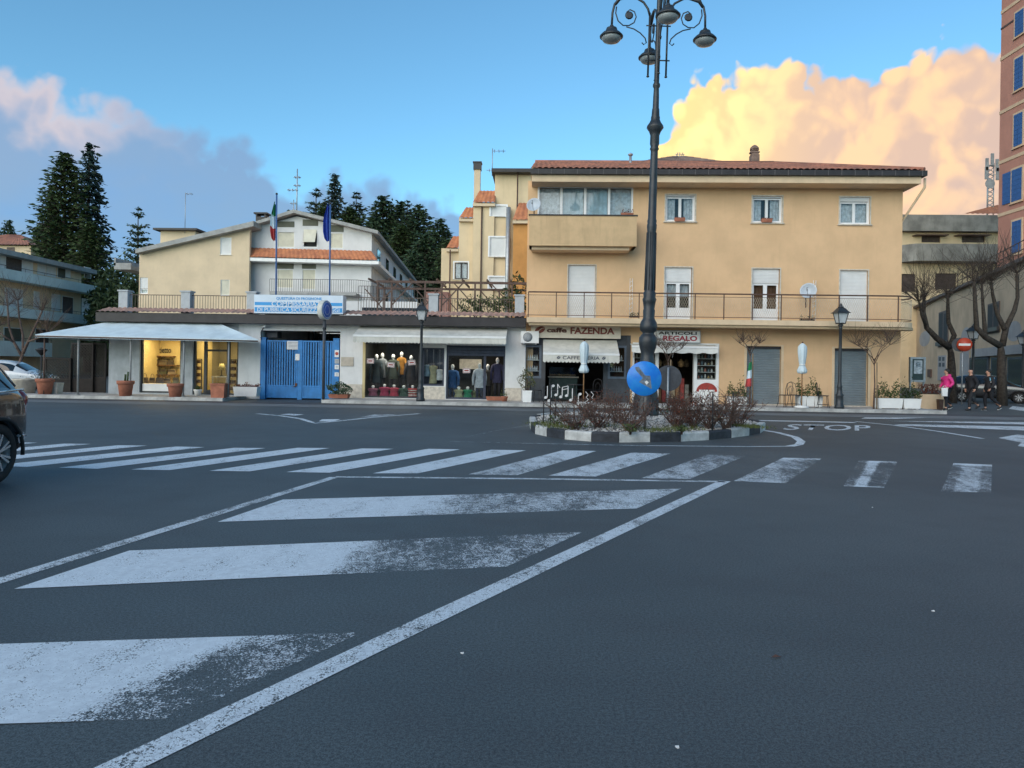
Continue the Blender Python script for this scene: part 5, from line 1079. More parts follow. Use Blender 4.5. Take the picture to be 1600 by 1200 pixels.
# cream gable house
HY = 53.0; ch = thing('gable_house', 'cream house wall with single sloping grey roof behind the terrace', 'house', (P(300, 500, HY).x, HY + 5, 0))
wl, wr = P(217, 450, HY).x, P(389, 450, HY).x; zl_, zr_ = P(217, 391, HY).z, P(389, 351, HY).z
hs = [rect(344, 371, 361.5, 398, HY), rect(344.5, 437, 358.5, 461.5, HY), rect(218.5, 433.5, 231, 459, HY)]
b = MB(); zm_ = hs[0][2] - .3; wall_holes(b, wl, wr, 0, zm_, HY, HY + .3, hs[1:]); 
b.prism([(wl, HY, zm_), (hs[0][0], HY, zm_), (hs[0][0], HY, zl_ + (zr_ - zl_) * (hs[0][0] - wl) / (wr - wl)), (wl, HY, zl_)], (0, .3, 0)); b.prism([(hs[0][1], HY, zm_), (wr, HY, zm_), (wr, HY, zr_), (hs[0][1], HY, zl_ + (zr_ - zl_) * (hs[0][1] - wl) / (wr - wl))], (0, .3, 0))
b.prism([(hs[0][0], HY, zm_), (hs[0][1], HY, zm_), (hs[0][1], HY, hs[0][2]), (hs[0][0], HY, hs[0][2])], (0, .3, 0)); b.prism([(hs[0][0], HY, hs[0][3]), (hs[0][1], HY, hs[0][3]), (hs[0][1], HY, zl_ + (zr_ - zl_) * (hs[0][1] - wl) / (wr - wl)), (hs[0][0], HY, zl_ + (zr_ - zl_) * (hs[0][0] - wl) / (wr - wl))], (0, .3, 0))
b.box(wl, wl + .3, HY + .301, HY + 12, 0, zl_ - .1); b.build('wall', M['cream_wall'], ch)
roller_window(ch, hs[0], HY); roller_window(ch, hs[1], HY, 'ivory'); casement(ch, hs[2], HY, shutter_box=.8, sill=False, leaves=1)
a, c = P(212.5, 389.5, HY - .5), P(397, 345.5, HY - .5); b = MB(); b.prism([(a.x, HY - .6, a.z), (c.x, HY - .6, c.z), (c.x, HY - .6, c.z - .38), (a.x, HY - .6, a.z - .30)], (0, 13.5, 0)); b.build('roof', M['roof_grey'], ch)
b = MB(); a, c = P(190, 412, HY + 3), P(216, 412, HY + 3); b.box(a.x, c.x, HY + 2, HY + 6, P(200, 421, HY + 2).z, P(200, 415, HY + 2).z); b.box(a.x, a.x + .12, HY + 2, HY + 6, P(200, 415, HY + 2).z, P(200, 403, HY + 2).z); b.box(a.x, c.x, HY + 2, HY + 2.1, P(200, 415, HY + 2).z, P(200, 411, HY + 2).z); b.build('side_balcony', M['roof_grey'], ch)
b = MB(); a, c = P(244, 366, 66), P(312, 366, 66); b.box(a.x + .4, c.x - .4, 66, 72, 6, P(280, 361, 66).z); o = b.build('stair_tower', M['cream_wall'], ch); b = MB(); b.box(a.x, c.x, 65.4, 72.5, P(280, 361, 66).z, P(280, 358, 66).z); b.build('tower_roof', M['gutter'], o)
# pale three-storey house with gable and brown tile band
WY = 54.0; wh = thing('pale_house', 'pale grey three-storey gabled house with orange tile band and railed balcony', 'house', (P(490, 500, WY).x, WY + 8, 0))
xl_, xr_ = P(391.5, 400, WY).x, P(580.5, 400, WY).x; xm_ = P(463.5, 336, WY).x; zRid = P(463.5, 338, WY).z; zEl, zEr = P(391, 356, WY).z, P(581, 363, WY).z
ups = [(433.5, 356, 460, 386.5, 'v'), (473.5, 354, 496, 386.5, 'open'), (516, 364, 536, 388, 'v')]; los = [(433, 421, 458, 450, 'v'), (472, 421, 493, 452, 'v')]
hol = [rect(u[0], u[1], u[2], u[3], WY) for u in ups + los]; zq = P(480, 352, WY).z
b = MB(); zcut = min(zEl, zEr) - .05; wall_holes(b, xl_, xr_, 0, zcut, WY, WY + .3, hol)
b.add([(xl_, WY, zcut), (xr_, WY, zcut), (xr_, WY, zEr), (xm_, WY, zRid), (xl_, WY, zEl), (xl_, WY + .3, zcut), (xr_, WY + .3, zcut), (xr_, WY + .3, zEr), (xm_, WY + .3, zRid), (xl_, WY + .3, zEl)], [(0, 1, 2, 3, 4), (9, 8, 7, 6, 5)])
FAR = G(654, 442, P(591, 361.5, WY - .6).z); NEAR = P(591, 361.5, WY - .6); sdir = (FAR - NEAR); sdir.z = 0; L_ = sdir.length; sdir.normalize()
# side wall that runs back, with its windows as openings shown by dark recess boxes
pr = Vector((xr_, WY, 0)); nrm = Vector((-sdir.y, sdir.x, 0)); e_ = pr + sdir * (L_ - 1.0)
b.prism([pr + Vector((0, .301, 0)), e_, e_ + nrm * .3, pr + nrm * .3 + Vector((0, .301, 0))], (0, 0, zEr)); b.build('wall', M['pale_wall'], wh)
for u, h in zip(ups + los, hol):
    if u[4] == 'v': roller_window(wh, h, WY, 'ivory', sill=False)
    else:
        fr = MB(); frame_mb(fr, h, WY + .03, WY + .1, .05); o = fr.build('window', M['pvc'], wh); bk = MB(); bk.box(h[0], h[1], WY + .32, WY + .34, h[2], h[3]); bk.build('room_dark', M['black'], o)
        s_ = MB(); s_.prism([(h[0] + .05, WY + .05, h[3] - .05), (h[1] - .05, WY + .05, h[3] - .05), (h[1] - .1, WY - .3, h[2] + .35), (h[0] + .1, WY - .3, h[2] + .35)], (0, .03, .01)); s_.build('tilted_shutter', M['ivory'], o)
for (a, c, d_, e2) in ((433.5, 346, 460, 355), (473, 343, 497, 353), (516, 352, 537, 362.5), (433, 406, 459, 420), (472, 406, 494, 420)):
    h = rect(a, c, d_, e2, WY); b = MB(); b.box(h[0], h[1], WY - .02, WY + .004, h[2], h[3]); b.build('dark_panel', M['olive'], wh)
# roof slabs
zo = .22; lE = P(380, 354, WY - .7); b = MB(); b.prism([(xm_, WY - .7, zRid + .12), (lE.x, WY - .7, lE.z - .12), (lE.x, WY - .7, lE.z + zo - .12), (xm_, WY - .7, zRid + zo + .15)], (sdir.x * L_, sdir.y * L_, 0)); rfo = b.build('roof', M['roof_grey'], wh)
b = MB(); b.prism([(xm_ + .001, WY - .702, zRid + .12), (NEAR.x, WY - .702, NEAR.z - .2), (NEAR.x, WY - .702, NEAR.z + .05), (xm_ + .001, WY - .702, zRid + zo + .15)], (sdir.x * L_, sdir.y * L_, 0)); b.build('roof_slope', M['roof_grey'], rfo)
b = MB(); a = P(410, 352, WY + 5); zc = P(410, 340, WY + 5).z; b.box(a.x - .4, a.x + .4, WY + 4.6, WY + 5.4, a.z - 1.2, zc); b.box(a.x - .55, a.x + .55, WY + 4.5, WY + 5.5, zc + .22, zc + .34)
for s_ in (-.35, .35): b.box(a.x + s_ - .06, a.x + s_ + .06, WY + 4.6, WY + 5.4, zc, zc + .22)
b.build('chimney', M['gutter'], rfo); b = MB(); a = P(421, 350, WY + 5); b.box(a.x - .3, a.x + .3, WY + 4.8, WY + 5.4, a.z - 1.2, P(421, 342, WY + 5).z); b.build('chimney', M['gutter'], rfo)
# tile band with white gutter edge
a, c = P(387.5, 402, WY - .9), P(591, 407.5, WY - .9); zt0, zt1 = P(395, 388, WY - .05).z, P(580, 393, WY - .05).z
b = MB(); tile_roof(b, (a.x, WY - .9, a.z), (c.x, WY - .9, c.z), (xr_, WY - .03, zt1), (xl_, WY - .03, zt0), .32, .05, 3, .03); tb = b.build('tile_band', M['tile_orange'], wh); b = MB(); b.prism([(a.x - .05, WY - .95, a.z - .02), (c.x + .05, WY - .95, c.z - .02), (c.x + .05, WY - .95, c.z - .26), (a.x - .05, WY - .95, a.z - .26)], (0, .9, 0)); b.build('band_edge', M['white'], tb)
# second gutter edge that runs back along the side, plus recessed side windows
p2 = Vector((xr_, WY - .94, c.z - .02)); 
b = MB(); b.prism([p2, p2 + Vector((.7, 0, 0)), p2 + Vector((.7, 0, -.24)), p2 + Vector((0, 0, -.24))], sdir * (L_ - 1)); b.build('side_gutter', M['white'], wh)
for i in range(5):
    for zf in (zEr - 2.3, c.z - 3.0):
        q = pr + sdir * (2.5 + i * 5.2); b = MB(); s2 = q + sdir * 1.6; hh = 1.5; b.prism([q - nrm * .04, s2 - nrm * .04, s2 - nrm * .04 + Vector((0, 0, hh)), q - nrm * .04 + Vector((0, 0, hh))], nrm * -.03)
        for k in b.v: k.z += zf
        b.build('side_window', M['glass'], wh)
# balcony
zb_ = P(500, 457, WY - 1.3).z; a, c = P(421, 455, WY - 1.3), P(556, 458, WY - 1.3); b = MB(); b.box(a.x, c.x, WY - 1.3, WY - .002, zb_ - .18, zb_); bl = b.build('balcony', M['roof_grey'], wh)
railing('balcony_railing', bl, a.x, c.x, zb_ - .02, P(490, 436.5, WY - 1.3).z, WY - 1.27, .16, M['dark_metal'], r=.014); railing('balcony_railing', bl, c.x, c.x + 2.0, zb_ - .02, P(490, 436.5, WY - 1.3).z, WY - 1.27, .16, M['dark_metal'], Y1=WY + .8, r=.014)
# low wing under the balcony to the right
a, c = P(536, 470, 50), P(652, 470, 50); b = MB(); b.box(a.x, c.x, 50, 53.2, 0, P(600, 471, 50).z); o = b.build('low_wing', M['pale_wall'], wh); h = rect(566, 481, 650, 494, 50); b = MB(); b.box(h[0], h[1], 49.94, 49.999, h[2], h[3]); b.build('strip_window', M['glass'], o); railing('wing_railing', o, P(560, 460, 50).x, P(652, 460, 50).x, P(600, 470, 50).z, P(600, 447, 50).z, 50.1, .2, M['dark_metal'], r=.016)
# yellow stepped house left of the main house
NY = 50.0; yh = thing('stepped_house', 'tall yellow stepped house with tiled set-backs, pipes and orange end wall', 'house', (P(770, 500, NY).x, NY + 4, 0))
def yblock(px0, px1, ytop, Y_, name, m, holes=(), dep=8):
    xa, xb = P(px0, 430, Y_).x, P(px1, 430, Y_).x; b = MB(); zt_ = P((px0 + px1) / 2, ytop, Y_).z; wall_holes(b, xa, xb, 0, zt_, Y_, Y_ + .3, list(holes)); b.box(xa, xa + .3, Y_ + .301, Y_ + dep, 0, zt_); b.box(xa, xb, Y_ + .3, Y_ + dep, zt_ - .3, zt_ - .001); return b.build(name, m, yh)
yw = [rect(767, 321.5, 791, 338, NY), rect(765, 371, 790, 401, NY), rect(710, 410, 731, 436, NY + .4), rect(764, 433, 789, 452, NY)]
yblock(771, 831, 268, NY + .2, 'wall', M['yellow_wall'], [yw[0], yw[1], yw[3]]); yblock(738, 770.9, 316, NY, 'wall', M['yellow_wall'], [(a, c_, d_, e2) for a, c_, d_, e2 in (yw[1], yw[3], yw[0])]); yblock(716, 737.9, 340, NY + .4, 'wall', M['yellow_wall'], [yw[2]]); yblock(689, 715.9, 388, NY + .8, 'wall', M['yellow_wall'], [yw[2]])
b = MB(); a, c = P(768, 266, NY - .5), P(832, 267, NY - .5); b.box(a.x, c.x, NY - .5, NY + 8, a.z - .1, a.z + .14); b.build('flat_roof', M['gutter'], yh)
for (p0_, p1_, t_, bt, Y_) in ((738.5, 773.5, 299, 317, NY - .3), (717, 739, 325, 341, NY + .1), (697, 716, 370, 388, NY + .5), (801, 827, 318, 344, NY - .9)):
    a, c = P(p0_, bt, Y_), P(p1_, bt, Y_); zt_ = P(p0_, t_, Y_ + .9).z; b = MB(); tile_roof(b, (a.x, Y_, a.z), (c.x, Y_, c.z), (c.x, Y_ + .9, zt_), (a.x + .35, Y_ + .9, zt_), .3, .05, 4, .03); o = b.build('tiled_setback', M['tile_orange'], yh); b = MB(); b.box(a.x, c.x, Y_ + .02, Y_ + .85, a.z - .2, a.z - .02); b.build('eave', M['cream_wall'], o)
roller_window(yh, yw[0], NY, surround='white', sill=False); roller_window(yh, yw[1], NY, surround='white'); casement(yh, yw[2], NY + .4, frame='dark_metal', surround='white'); roller_window(yh, yw[3], NY, surround='white')
h = rect(801, 345, 828, 500, NY - .6); b = MB(); b.box(h[0], h[1], NY - .6, NY + .1, 0, h[3]); b.build('orange_wall', M['orange_wall'], yh)
for (px, t_, bt, r_, m) in ((794.5, 324, 460, .16, 'steel'), (753, 317, 460, .05, 'brown_metal'), (703.5, 390, 460, .05, 'brown_metal'), (809, 270, 318, .05, 'brown_metal')):
    Y_ = NY - .2 if px > 780 else NY - .1; Y_ = NY + .55 if px < 710 else Y_; a, c = P(px, t_, Y_), P(px, bt, Y_); b = MB(); b.tube([(a.x, Y_, 3), (a.x, Y_, a.z)], r_, 8); b.build('drain_pipe', M[m], yh)
b = MB(); a = P(745.5, 305, NY + 1.5); zc = P(745.5, 266, NY + 1.5).z; b.box(a.x - .22, a.x + .22, NY + 1.3, NY + 1.7, a.z - 1, zc); o = b.build('chimney', M['cream_wall'], yh); b = MB(); b.box(a.x - .27, a.x + .27, NY + 1.2, NY + 1.8, zc, P(745.5, 256, NY + 1.5).z); b.box(a.x - .31, a.x + .31, NY + 1.15, NY + 1.85, P(745.5, 256, NY + 1.5).z, P(745.5, 254, NY + 1.5).z); b.build('chimney_cap', M['dark_metal'], o)
# brown steel pergola on the terrace
pg = thing('terrace_pergola', 'rusty brown steel pergola frame with slanting braces on the terrace', 'pergola', (P(710, 480, 33).x, 33, ZF1)); zp = P(700, 446.5, 33).z
for Y_ in (31.6, 34.4): b = MB(); b.bar((P(588, 450, Y_).x, Y_, zp), (P(828, 450, Y_).x, Y_, zp - .02), .09, .1); b.build('beam', M['brown_metal'], pg)
for px in (588, 618, 650, 690, 728, 765, 800, 827):
    x = P(px, 450, 33).x; b = MB(); b.bar((x, 31.5, zp + .1), (x, 34.5, zp + .1), .06, .08); b.build('rafter', M['brown_metal'], pg)
for px in (590, 612, 664, 690, 742, 800):
    x = P(px, 470, 31.6).x; b = MB(); b.bar((x, 31.6, ZF1 - .02), (x, 31.6, zp), .07); b.bar((x, 31.6, ZF1 + .6), (x + .9 * (1 if px < 700 else -1), 31.6, zp - .05), .05); b.build('post', M['brown_metal'], pg)
for px in (600, 680, 715, 780): x = P(px, 470, 34.4).x; b = MB(); b.bar((x, 34.4, ZF1 - .02), (x, 34.4, zp), .07); b.bar((x - .9, 34.4, zp - .05), (x, 34.4, ZF1 + .6), .05); b.build('post', M['brown_metal'], pg)
b = MB(); h = rect(664, 456, 700, 492, 34.8); b.box(h[0], h[1], 34.8, 36, ZF1 - .02, h[3]); b.build('terrace_shed', mat('pink_render', (.50, .27, .22), .9, .08), label='small pink rendered shed on the terrace under the pergola', cat='shed')
# potted terrace shrubs seen through the railing
def shrub_blob(name, c, rx_, ry_, rz_, n, size, leaf, label, cat='shrub', group=None, pot=None):
    t = thing(name, label, cat, c, group); R_ = random.Random(int(c[0] * 100) + 11); pts = []
    for i in range(n):
        d_ = Vector((R_.gauss(0, 1), R_.gauss(0, 1), R_.gauss(0, 1))).normalized() * R_.uniform(.35, 1.0) ** .5; k = 1 + .25 * math.sin(d_.x * 5 + d_.z * 4 + c[0]); pts.append((c[0] + d_.x * rx_ * k, c[1] + d_.y * ry_ * k, c[2] + rz_ + d_.z * rz_ * k))
    b = MB(); leaves_mb(b, pts, size, rnd=R_); b.build('foliage', leaf, t); b = MB()
    for i in range(6): q = pts[i * 7 % len(pts)]; b.tube([(c[0] + R_.uniform(-.08, .08) * rx_, c[1], c[2] - .05), ((c[0] + q[0]) / 2, (c[1] + q[1]) / 2, (c[2] + q[2]) / 2 + .05), q], [.012, .008, .004], 4)
    b.build('stems', M['twig'], t); return t
for (px, w_, lb) in ((735, .7, 'left'), (765, .9, 'middle'), (792, .8, 'right')):
    c = P(px, 490, 31.0); shrub_blob('terrace_shrub', (c.x, 31.0, ZF1 + .15), w_, .35, .42, 420, .07, M['leaf_mid'], 'green shrub behind the terrace railing beside the main house, %s of three' % lb, group='shrubs on the terrace')
c = P(812, 470, 33); shrub_blob('climbing_plant', (c.x, 33, ZF1 + .3), .7, .5, .9, 500, .09, M['leaf_dark'], 'dark climbing plant on the pergola end next to the main house', 'plant')
# antennas
def antenna(px, ytop, ybot, Y_, label, arms, grp='roof antennas', r=.02):
    a, c = P(px, ybot, Y_), P(px, ytop, Y_); t = thing('roof_antenna', label, 'antenna', a, grp); b = MB(); b.tube([(a.x, Y_, a.z - .3), (a.x, Y_, c.z)], r, 5); b.build('mast', M['steel'], t)
    for (z_, l0, l1) in arms:
        zq = P(px, z_, Y_).z; b = MB(); b.tube([(a.x + l0, Y_, zq), (a.x + l1, Y_, zq)], r * .7, 5); n = max(2, int(abs(l1 - l0) / .3))
        for i in range(n): x = a.x + l0 + (l1 - l0) * (i + .5) / n; b.tube([(x, Y_ - .3, zq), (x, Y_ + .3, zq)], r * .5, 4); b.tube([(x, Y_, zq - .12), (x, Y_, zq + .12)], r * .5, 4)
        b.build('arm', M['steel'], t)
antenna(289, 301, 360, 66, 'thin antenna mast on the flat roofed stair tower', [(303, 0, .7)], r=.03); antenna(463.5, 264, 338, 58, 'tall lattice antenna mast behind the pale house gable', [(277, -.3, .3), (290, -.3, .3), (297, -.8, .1)], r=.045); antenna(458.5, 312, 338, 57, 'shorter antenna mast beside the tall one behind the gable', [(318, -.3, .3)], r=.035)
antenna(769, 232, 268, NY + 1, 'antenna with sideways yagi on the stepped house', [(236, 0, .9), (266, -.4, .4)], r=.03); antenna(1062, 238, 252, 38.9, 'small spiky antenna on the ridge of the ochre house', [(241, -.25, .25), (244, -.35, .35)], r=.022)
# flags on blue poles
def flagpole(px, ytop, ybot, fx0, fx1, f0, f1, cols, label, flab):
    Y_ = 30.25; a, c = P(px, ybot, Y_), P(px + .8, ytop, Y_); t = thing('flag_pole', label, 'flagpole', (a.x, Y_, ZF1), 'flag poles behind the police sign'); b = MB(); b.tube([(a.x, Y_, ZF1 - .05), (c.x, Y_, c.z)], .035, 8); b.build('pole', mat('pole_blue', (.05, .13, .32), .5), t); b = MB(); b.ball((c.x, Y_, c.z), .05); b.build('finial', M['dark_metal'], t)
    zt_, zb_ = P(px, f0, Y_).z, P(px, f1, Y_).z; w_ = (P(fx1, f0, Y_).x - P(fx0, f0, Y_).x); fl = thing('flag', flab, 'flag', (a.x, Y_, zb_), 'limp flags on the poles'); N_ = len(cols)
    for k in range(N_):
        b = MB(); v = []; nu, nv = 14, 10
        for j in range(nv + 1):
            tt = (k + j / nv) / N_; z = zt_ + (zb_ - zt_) * tt
            for i in range(nu + 1): s_ = i / nu; wid = w_ * (.35 + .65 * min(1, tt * 2.2)) * (1 - .25 * max(0, tt - .8) / .2); v.append((c.x - .03 - s_ * wid, Y_ + .07 * math.sin(s_ * 9 + tt * 3), z - .10 * s_ * math.sin(s_ * 5)))
        b.add(v, [(j * (nu + 1) + i, j * (nu + 1) + i + 1, (j + 1) * (nu + 1) + i + 1, (j + 1) * (nu + 1) + i) for j in range(nv) for i in range(nu)], True); b.build('band', cols[k], fl)
GRN, RED, FB = mat('flag_green', (.01, .20, .07), .85, .1), mat('flag_red', (.48, .06, .06), .85, .1), mat('flag_blue', (.02, .06, .36), .85, .1)
flagpole(431.5, 303, 462, 427, 434.5, 318, 376, [GRN, M['cloth_white'], RED], 'blue flag pole with black tip carrying the tricolour', 'limp green white and red flag on the left pole'); flagpole(515.3, 318, 463, 508.5, 517.5, 321, 377, [FB], 'blue flag pole carrying the plain blue flag', 'limp dark blue flag on the right pole')
# ------------------------------------------------------------------ left apartment block (runs away from the camera)
la = thing('left_apartment_block', 'long cream apartment block with pale green balcony parapets at the left', 'building', D(90, 600, 66)); A1, A0 = D(168, 500, 76), D(-260, 500, 45.5); A1.z = A0.z = 0; ud = (A0 - A1).normalized(); Lw = (A0 - A1).length; no = Vector((-ud.y, ud.x, 0)); no = no if no.dot(CAM - A1) > 0 else -no
def on_plane(x, y, p0, n): r = ray(x, y); return CAM + r * ((p0 - CAM).dot(n) / r.dot(n))
def slab(b, p0, u, n, s0, s1, o0, o1, z0, z1): # box along a wall line
    q = [p0 + u * s0 + n * o0, p0 + u * s1 + n * o0, p0 + u * s1 + n * o1, p0 + u * s0 + n * o1]; b.prism([Vector((k.x, k.y, z0)) for k in q], (0, 0, z1 - z0))
wp = A1 - no * 1.3
zr0, zr1 = on_plane(0, 394, A1, no).z, on_plane(0, 386, A1, no).z; z1a, z1b = on_plane(0, 434, A1, no).z, on_plane(0, 418, A1, no).z; z2a, z2b = on_plane(0, 493, A1, no).z, on_plane(0, 477, A1, no).z; z3a, z3b = on_plane(0, 556, A1, no).z, on_plane(0, 532, A1, no).z
b = MB(); slab(b, wp, ud, no, 2.5, Lw, -.3, 0, 0, zr0); b.build('wall', mat('bright_cream', (.80, .62, .42), .9, .05, .6, grime=.15), la); b = MB(); slab(b, wp, ud, no, 2.5, 2.8, -9, -.301, 0, zr0); b.build('end_wall', M['cream_wall'], la)
b = MB(); slab(b, wp, ud, no, 1.5, Lw, -9, 1.0, zr0, zr1); b.build('roof', M['roof_grey'], la)
M['pale_green'] = mat('pale_green_parapet', (.66, .73, .69), .9, .07, .5, grime=.35)
for (za, zb_, s0) in ((z1a, z1b, 0), (z2a, z2b, .3), (z3a, z3b, 9.0)):
    b = MB(); slab(b, A1, ud, no, s0, Lw, -.12, 0, za, zb_); slab(b, A1, ud, no, s0, s0 + .12, -1.29, -.121, za, zb_); slab(b, A1, ud, no, s0, Lw, -1.29, -.121, za, za + .2); o = b.build('balcony_parapet', M['pale_green'], la)
    b = MB(); q0 = A1 + ud * s0 - no * .06; q1 = A1 + ud * Lw - no * .06; b.tube([(q0.x, q0.y, zb_ + .28), (q1.x, q1.y, zb_ + .28)], .025, 5)
    for i in range(12): q = q0.lerp(q1, i / 12); b.tube([(q.x, q.y, zb_ - .02), (q.x, q.y, zb_ + .28)], .015, 4)
    b.build('handrail', M['brown_metal'], o)
M['brown_dark'] = mat('dark_brown_shutter', (.10, .075, .065), .7, .1, 4)
for (a, c, d_, e2, m) in ((9, 398, 33, 420, 'brown_dark'), (-18, 392, 8, 420, 'shutter_white'), (35, 402, 50, 426, 'shutter_white'), (59, 405, 70, 428, 'shutter_white'), (73, 408, 86, 431, 'shutter_white'), (90, 415, 101, 433, 'olive'), (102, 416, 109, 433, 'white'), (132, 418, 141, 434, 'olive'),
                          (8, 450, 34, 480, 'shutter_white'), (53, 456, 60, 482, 'shutter_white'), (81, 460, 93, 485, 'shutter_white'), (97, 463, 113, 490, 'brown_dark'), (128, 467, 140, 492, 'shutter_white'), (-40, 447, -16, 480, 'shutter_white'), (6, 512, 32, 545, 'olive'), (55, 514, 75, 545, 'brown_dark')):
    q0, q1, q2 = on_plane(a, e2, wp, no), on_plane(d_, e2, wp, no), on_plane(a, c, wp, no); s0, s1 = (q0 - wp).dot(ud), (q1 - wp).dot(ud); s0, s1 = min(s0, s1), max(s0, s1); b = MB(); slab(b, wp, ud, no, s0 - .08, s1 + .08, .0, .03, q0.z, q2.z + .08); fr = b.build('window', M['pvc'], la); b = MB(); slab(b, wp, ud, no, s0, s1, .031, .05, q0.z + .02, q2.z); b.build('shutter', M[m], fr)
# far tiled house at the left edge
fh = thing('far_tiled_house', 'distant pale house with red tiled hip roof above the left block', 'house', D(20, 560, 96)); hl = P(-90, 400, 96).x; hr = P(48, 400, 96).x; ze = P(40, 384, 96).z; zk = P(5, 363, 99).z
b = MB(); b.box(hl, hr, 96, 106, 0, ze); b.build('wall', M['cream_wall'], fh); b = MB(); k0, k1 = (hl + 5, 101, zk), (hr - 5, 101, zk); e = [(hl - .6, 95.4, ze), (hr + .6, 95.4, ze), (hr + .6, 106.6, ze), (hl - .6, 106.6, ze)]; tile_roof(b, e[0], e[1], k1, k0, .5, .06, 8); b.add([e[1], e[2], k1], [(0, 1, 2)]); b.add([e[2], e[3], k0, k1], [(0, 1, 2, 3)]); b.add([e[3], e[0], k0], [(0, 1, 2)]); b.build('roof', M['tile'], fh)
for px in (17, -30): h = rect(px - 6, 386.5, px + 6, 396, 96); b = MB(); b.box(h[0], h[1], 95.95, 95.999, h[2], h[3]); b.build('window', M['brown_dark'], fh)
# ------------------------------------------------------------------ right-hand block: pink tower, grey-parapet house, tan street wall
tw = thing('pink_tower_block', 'tall salmon pink apartment block with blue shutters at the right edge', 'building', D(1580, 600, 55)); C1 = D(1556, 585, 55); C2 = D(1660, 585, 48.3); C1.z = C2.z = 0; uu = (C2 - C1).normalized(); nn_ = Vector((-uu.y, uu.x, 0)); nn_ = nn_ if nn_.dot(CAM - C1) > 0 else -nn_
M['pink'] = mat('salmon_render', (.47, .215, .155), .9, .06, .5, grime=.12); M['pink_trim'] = mat('cream_band', (.62, .43, .28), .9, .05, 2); M['blue_shutter'] = mat('blue_shutter', (.035, .10, .27), .5, .08, 5)
b = MB(); Lt = (C2 - C1).length; slab(b, C1, uu, nn_, 0, Lt + 4, -14, 0, 0, 36); b.build('wall', M['pink'], tw)
for yb in (-62, 20, 93, 177, 255, 337): zq = D(1556, yb, 55).z; b = MB(); slab(b, C1, uu, nn_, -.01, Lt + 4, .001, .05, zq - .12, zq + .12); b.build('string_course', M['pink_trim'], tw)
zq = D(1556, 45, 55).z; b = MB(); slab(b, C1, uu, nn_, -.01, Lt + 4, .001, .04, zq - .09, zq + .05); b.build('string_course', M['brown_metal'], tw)
for (a, c, d_, e2, op) in ((1587, 22, 1600, 58, 0), (1586, 94, 1599, 142, 0), (1585, 181, 1598, 230, 0), (1581.5, 267, 1597, 316, 1), (1582, 347, 1596, 396, 0)):
    q0, q1, q2 = on_plane(a, e2, C1, nn_), on_plane(d_, e2, C1, nn_), on_plane(a, c, C1, nn_); s0, s1 = (q0 - C1).dot(uu), (q1 - C1).dot(uu); b = MB(); slab(b, C1, uu, nn_, s0 - .15, s1 + .15, .001, .05, q0.z - .12, q2.z + .15); fr = b.build('window', M['pink_trim'], tw); mid = (s0 + s1) / 2
    for (x0_, x1_) in ((s0, mid - .015), (mid + .015, s1)) if not op else ((s0 - 1.0, s0 - .12), (s0, s1)):
        b = MB(); n = 14; H_ = q2.z - q0.z
        for i in range(n): slab(b, C1, uu, nn_, x0_, x1_, .055, .085 if i % 2 else .075, q0.z + H_ * i / n, q0.z + H_ * (i + .96) / n)
        b.build('shutter', M['blue_shutter'], fr)['kind'] = 'stuff'
    b = MB(); slab(b, C1, uu, nn_, s0 - .2, s1 + .2, .051, .14, q0.z - .18, q0.z - .121); b.build('sill', M['pink_trim'], fr)
gh = thing('grey_parapet_house', 'yellow house with weathered grey concrete parapets between the ochre house and tower', 'house', P(1480, 600, 76)); GYp = 76.0; M['weathered'] = mat('weathered_concrete', (.26, .25, .225), .9, .18, .8, grime=.5)
xa, xb = P(1400, 400, GYp).x, P(1620, 400, GYp).x
gw = [rect(1408, 428, 1431, 456, GYp), rect(1461, 427, 1495, 452, GYp), rect(1440, 366, 1470, 379, GYp), rect(1503, 366, 1540, 379, GYp)]
b = MB(); wall_holes(b, xa, xb, 0, P(1480, 345, GYp).z, GYp, GYp + .4, gw); b.box(xa, xb, GYp + .4, GYp + 10, P(1480, 345, GYp).z - .3, P(1480, 345, GYp).z); b.build('wall', M['yellow_wall'], gh)
for h in gw: b = MB(); slats_mb(b, h[0], h[1], h[2], h[3], GYp + .2, .12, .03); b.build('window', M['brown_dark'], gh)
z0_, z1_ = P(1480, 361, GYp - .8).z, P(1480, 335.5, GYp - .8).z; b = MB(); b.box(xa, xb, GYp - .8, GYp - .5, z0_, z1_); b.box(xa, xb, GYp - .5, GYp, z0_, z0_ + .3); b.build('roof_parapet', M['weathered'], gh)
z0_, z1_ = P(1480, 408, GYp - 1.5).z, P(1480, 381, GYp - 1.5).z; p = [(P(1400, 395, GYp).x, GYp - .3), (P(1432, 395, GYp - 1.6).x, GYp - 1.6), (xb, GYp - 1.6), (xb, GYp - .001), (P(1400, 395, GYp).x, GYp - .001)]; b = MB(); b.prism([(x, y, z0_) for x, y in p], (0, 0, z1_ - z0_)); b.build('balcony_parapet', M['weathered'], gh)
for px in (1455, 1521): a = P(px, 368, GYp - .6); b = MB(); b.box(a.x - 1.6, a.x + 1.6, GYp - .9, GYp - .001, a.z, a.z + .08); b.build('window_hood', M['brown_metal'], gh)
a, c = P(1495, 333, GYp + 2), P(1600, 333, GYp + 2); pk = P(1556, 321, GYp + 6); b = MB(); tile_roof(b, (a.x, GYp + 1, a.z - .3), (c.x + 3, GYp + 1, a.z - .3), (pk.x + 6, GYp + 6, pk.z), (pk.x, GYp + 6, pk.z), .5, .06, 6); b.build('tiled_roof', M['tile_orange'], gh)
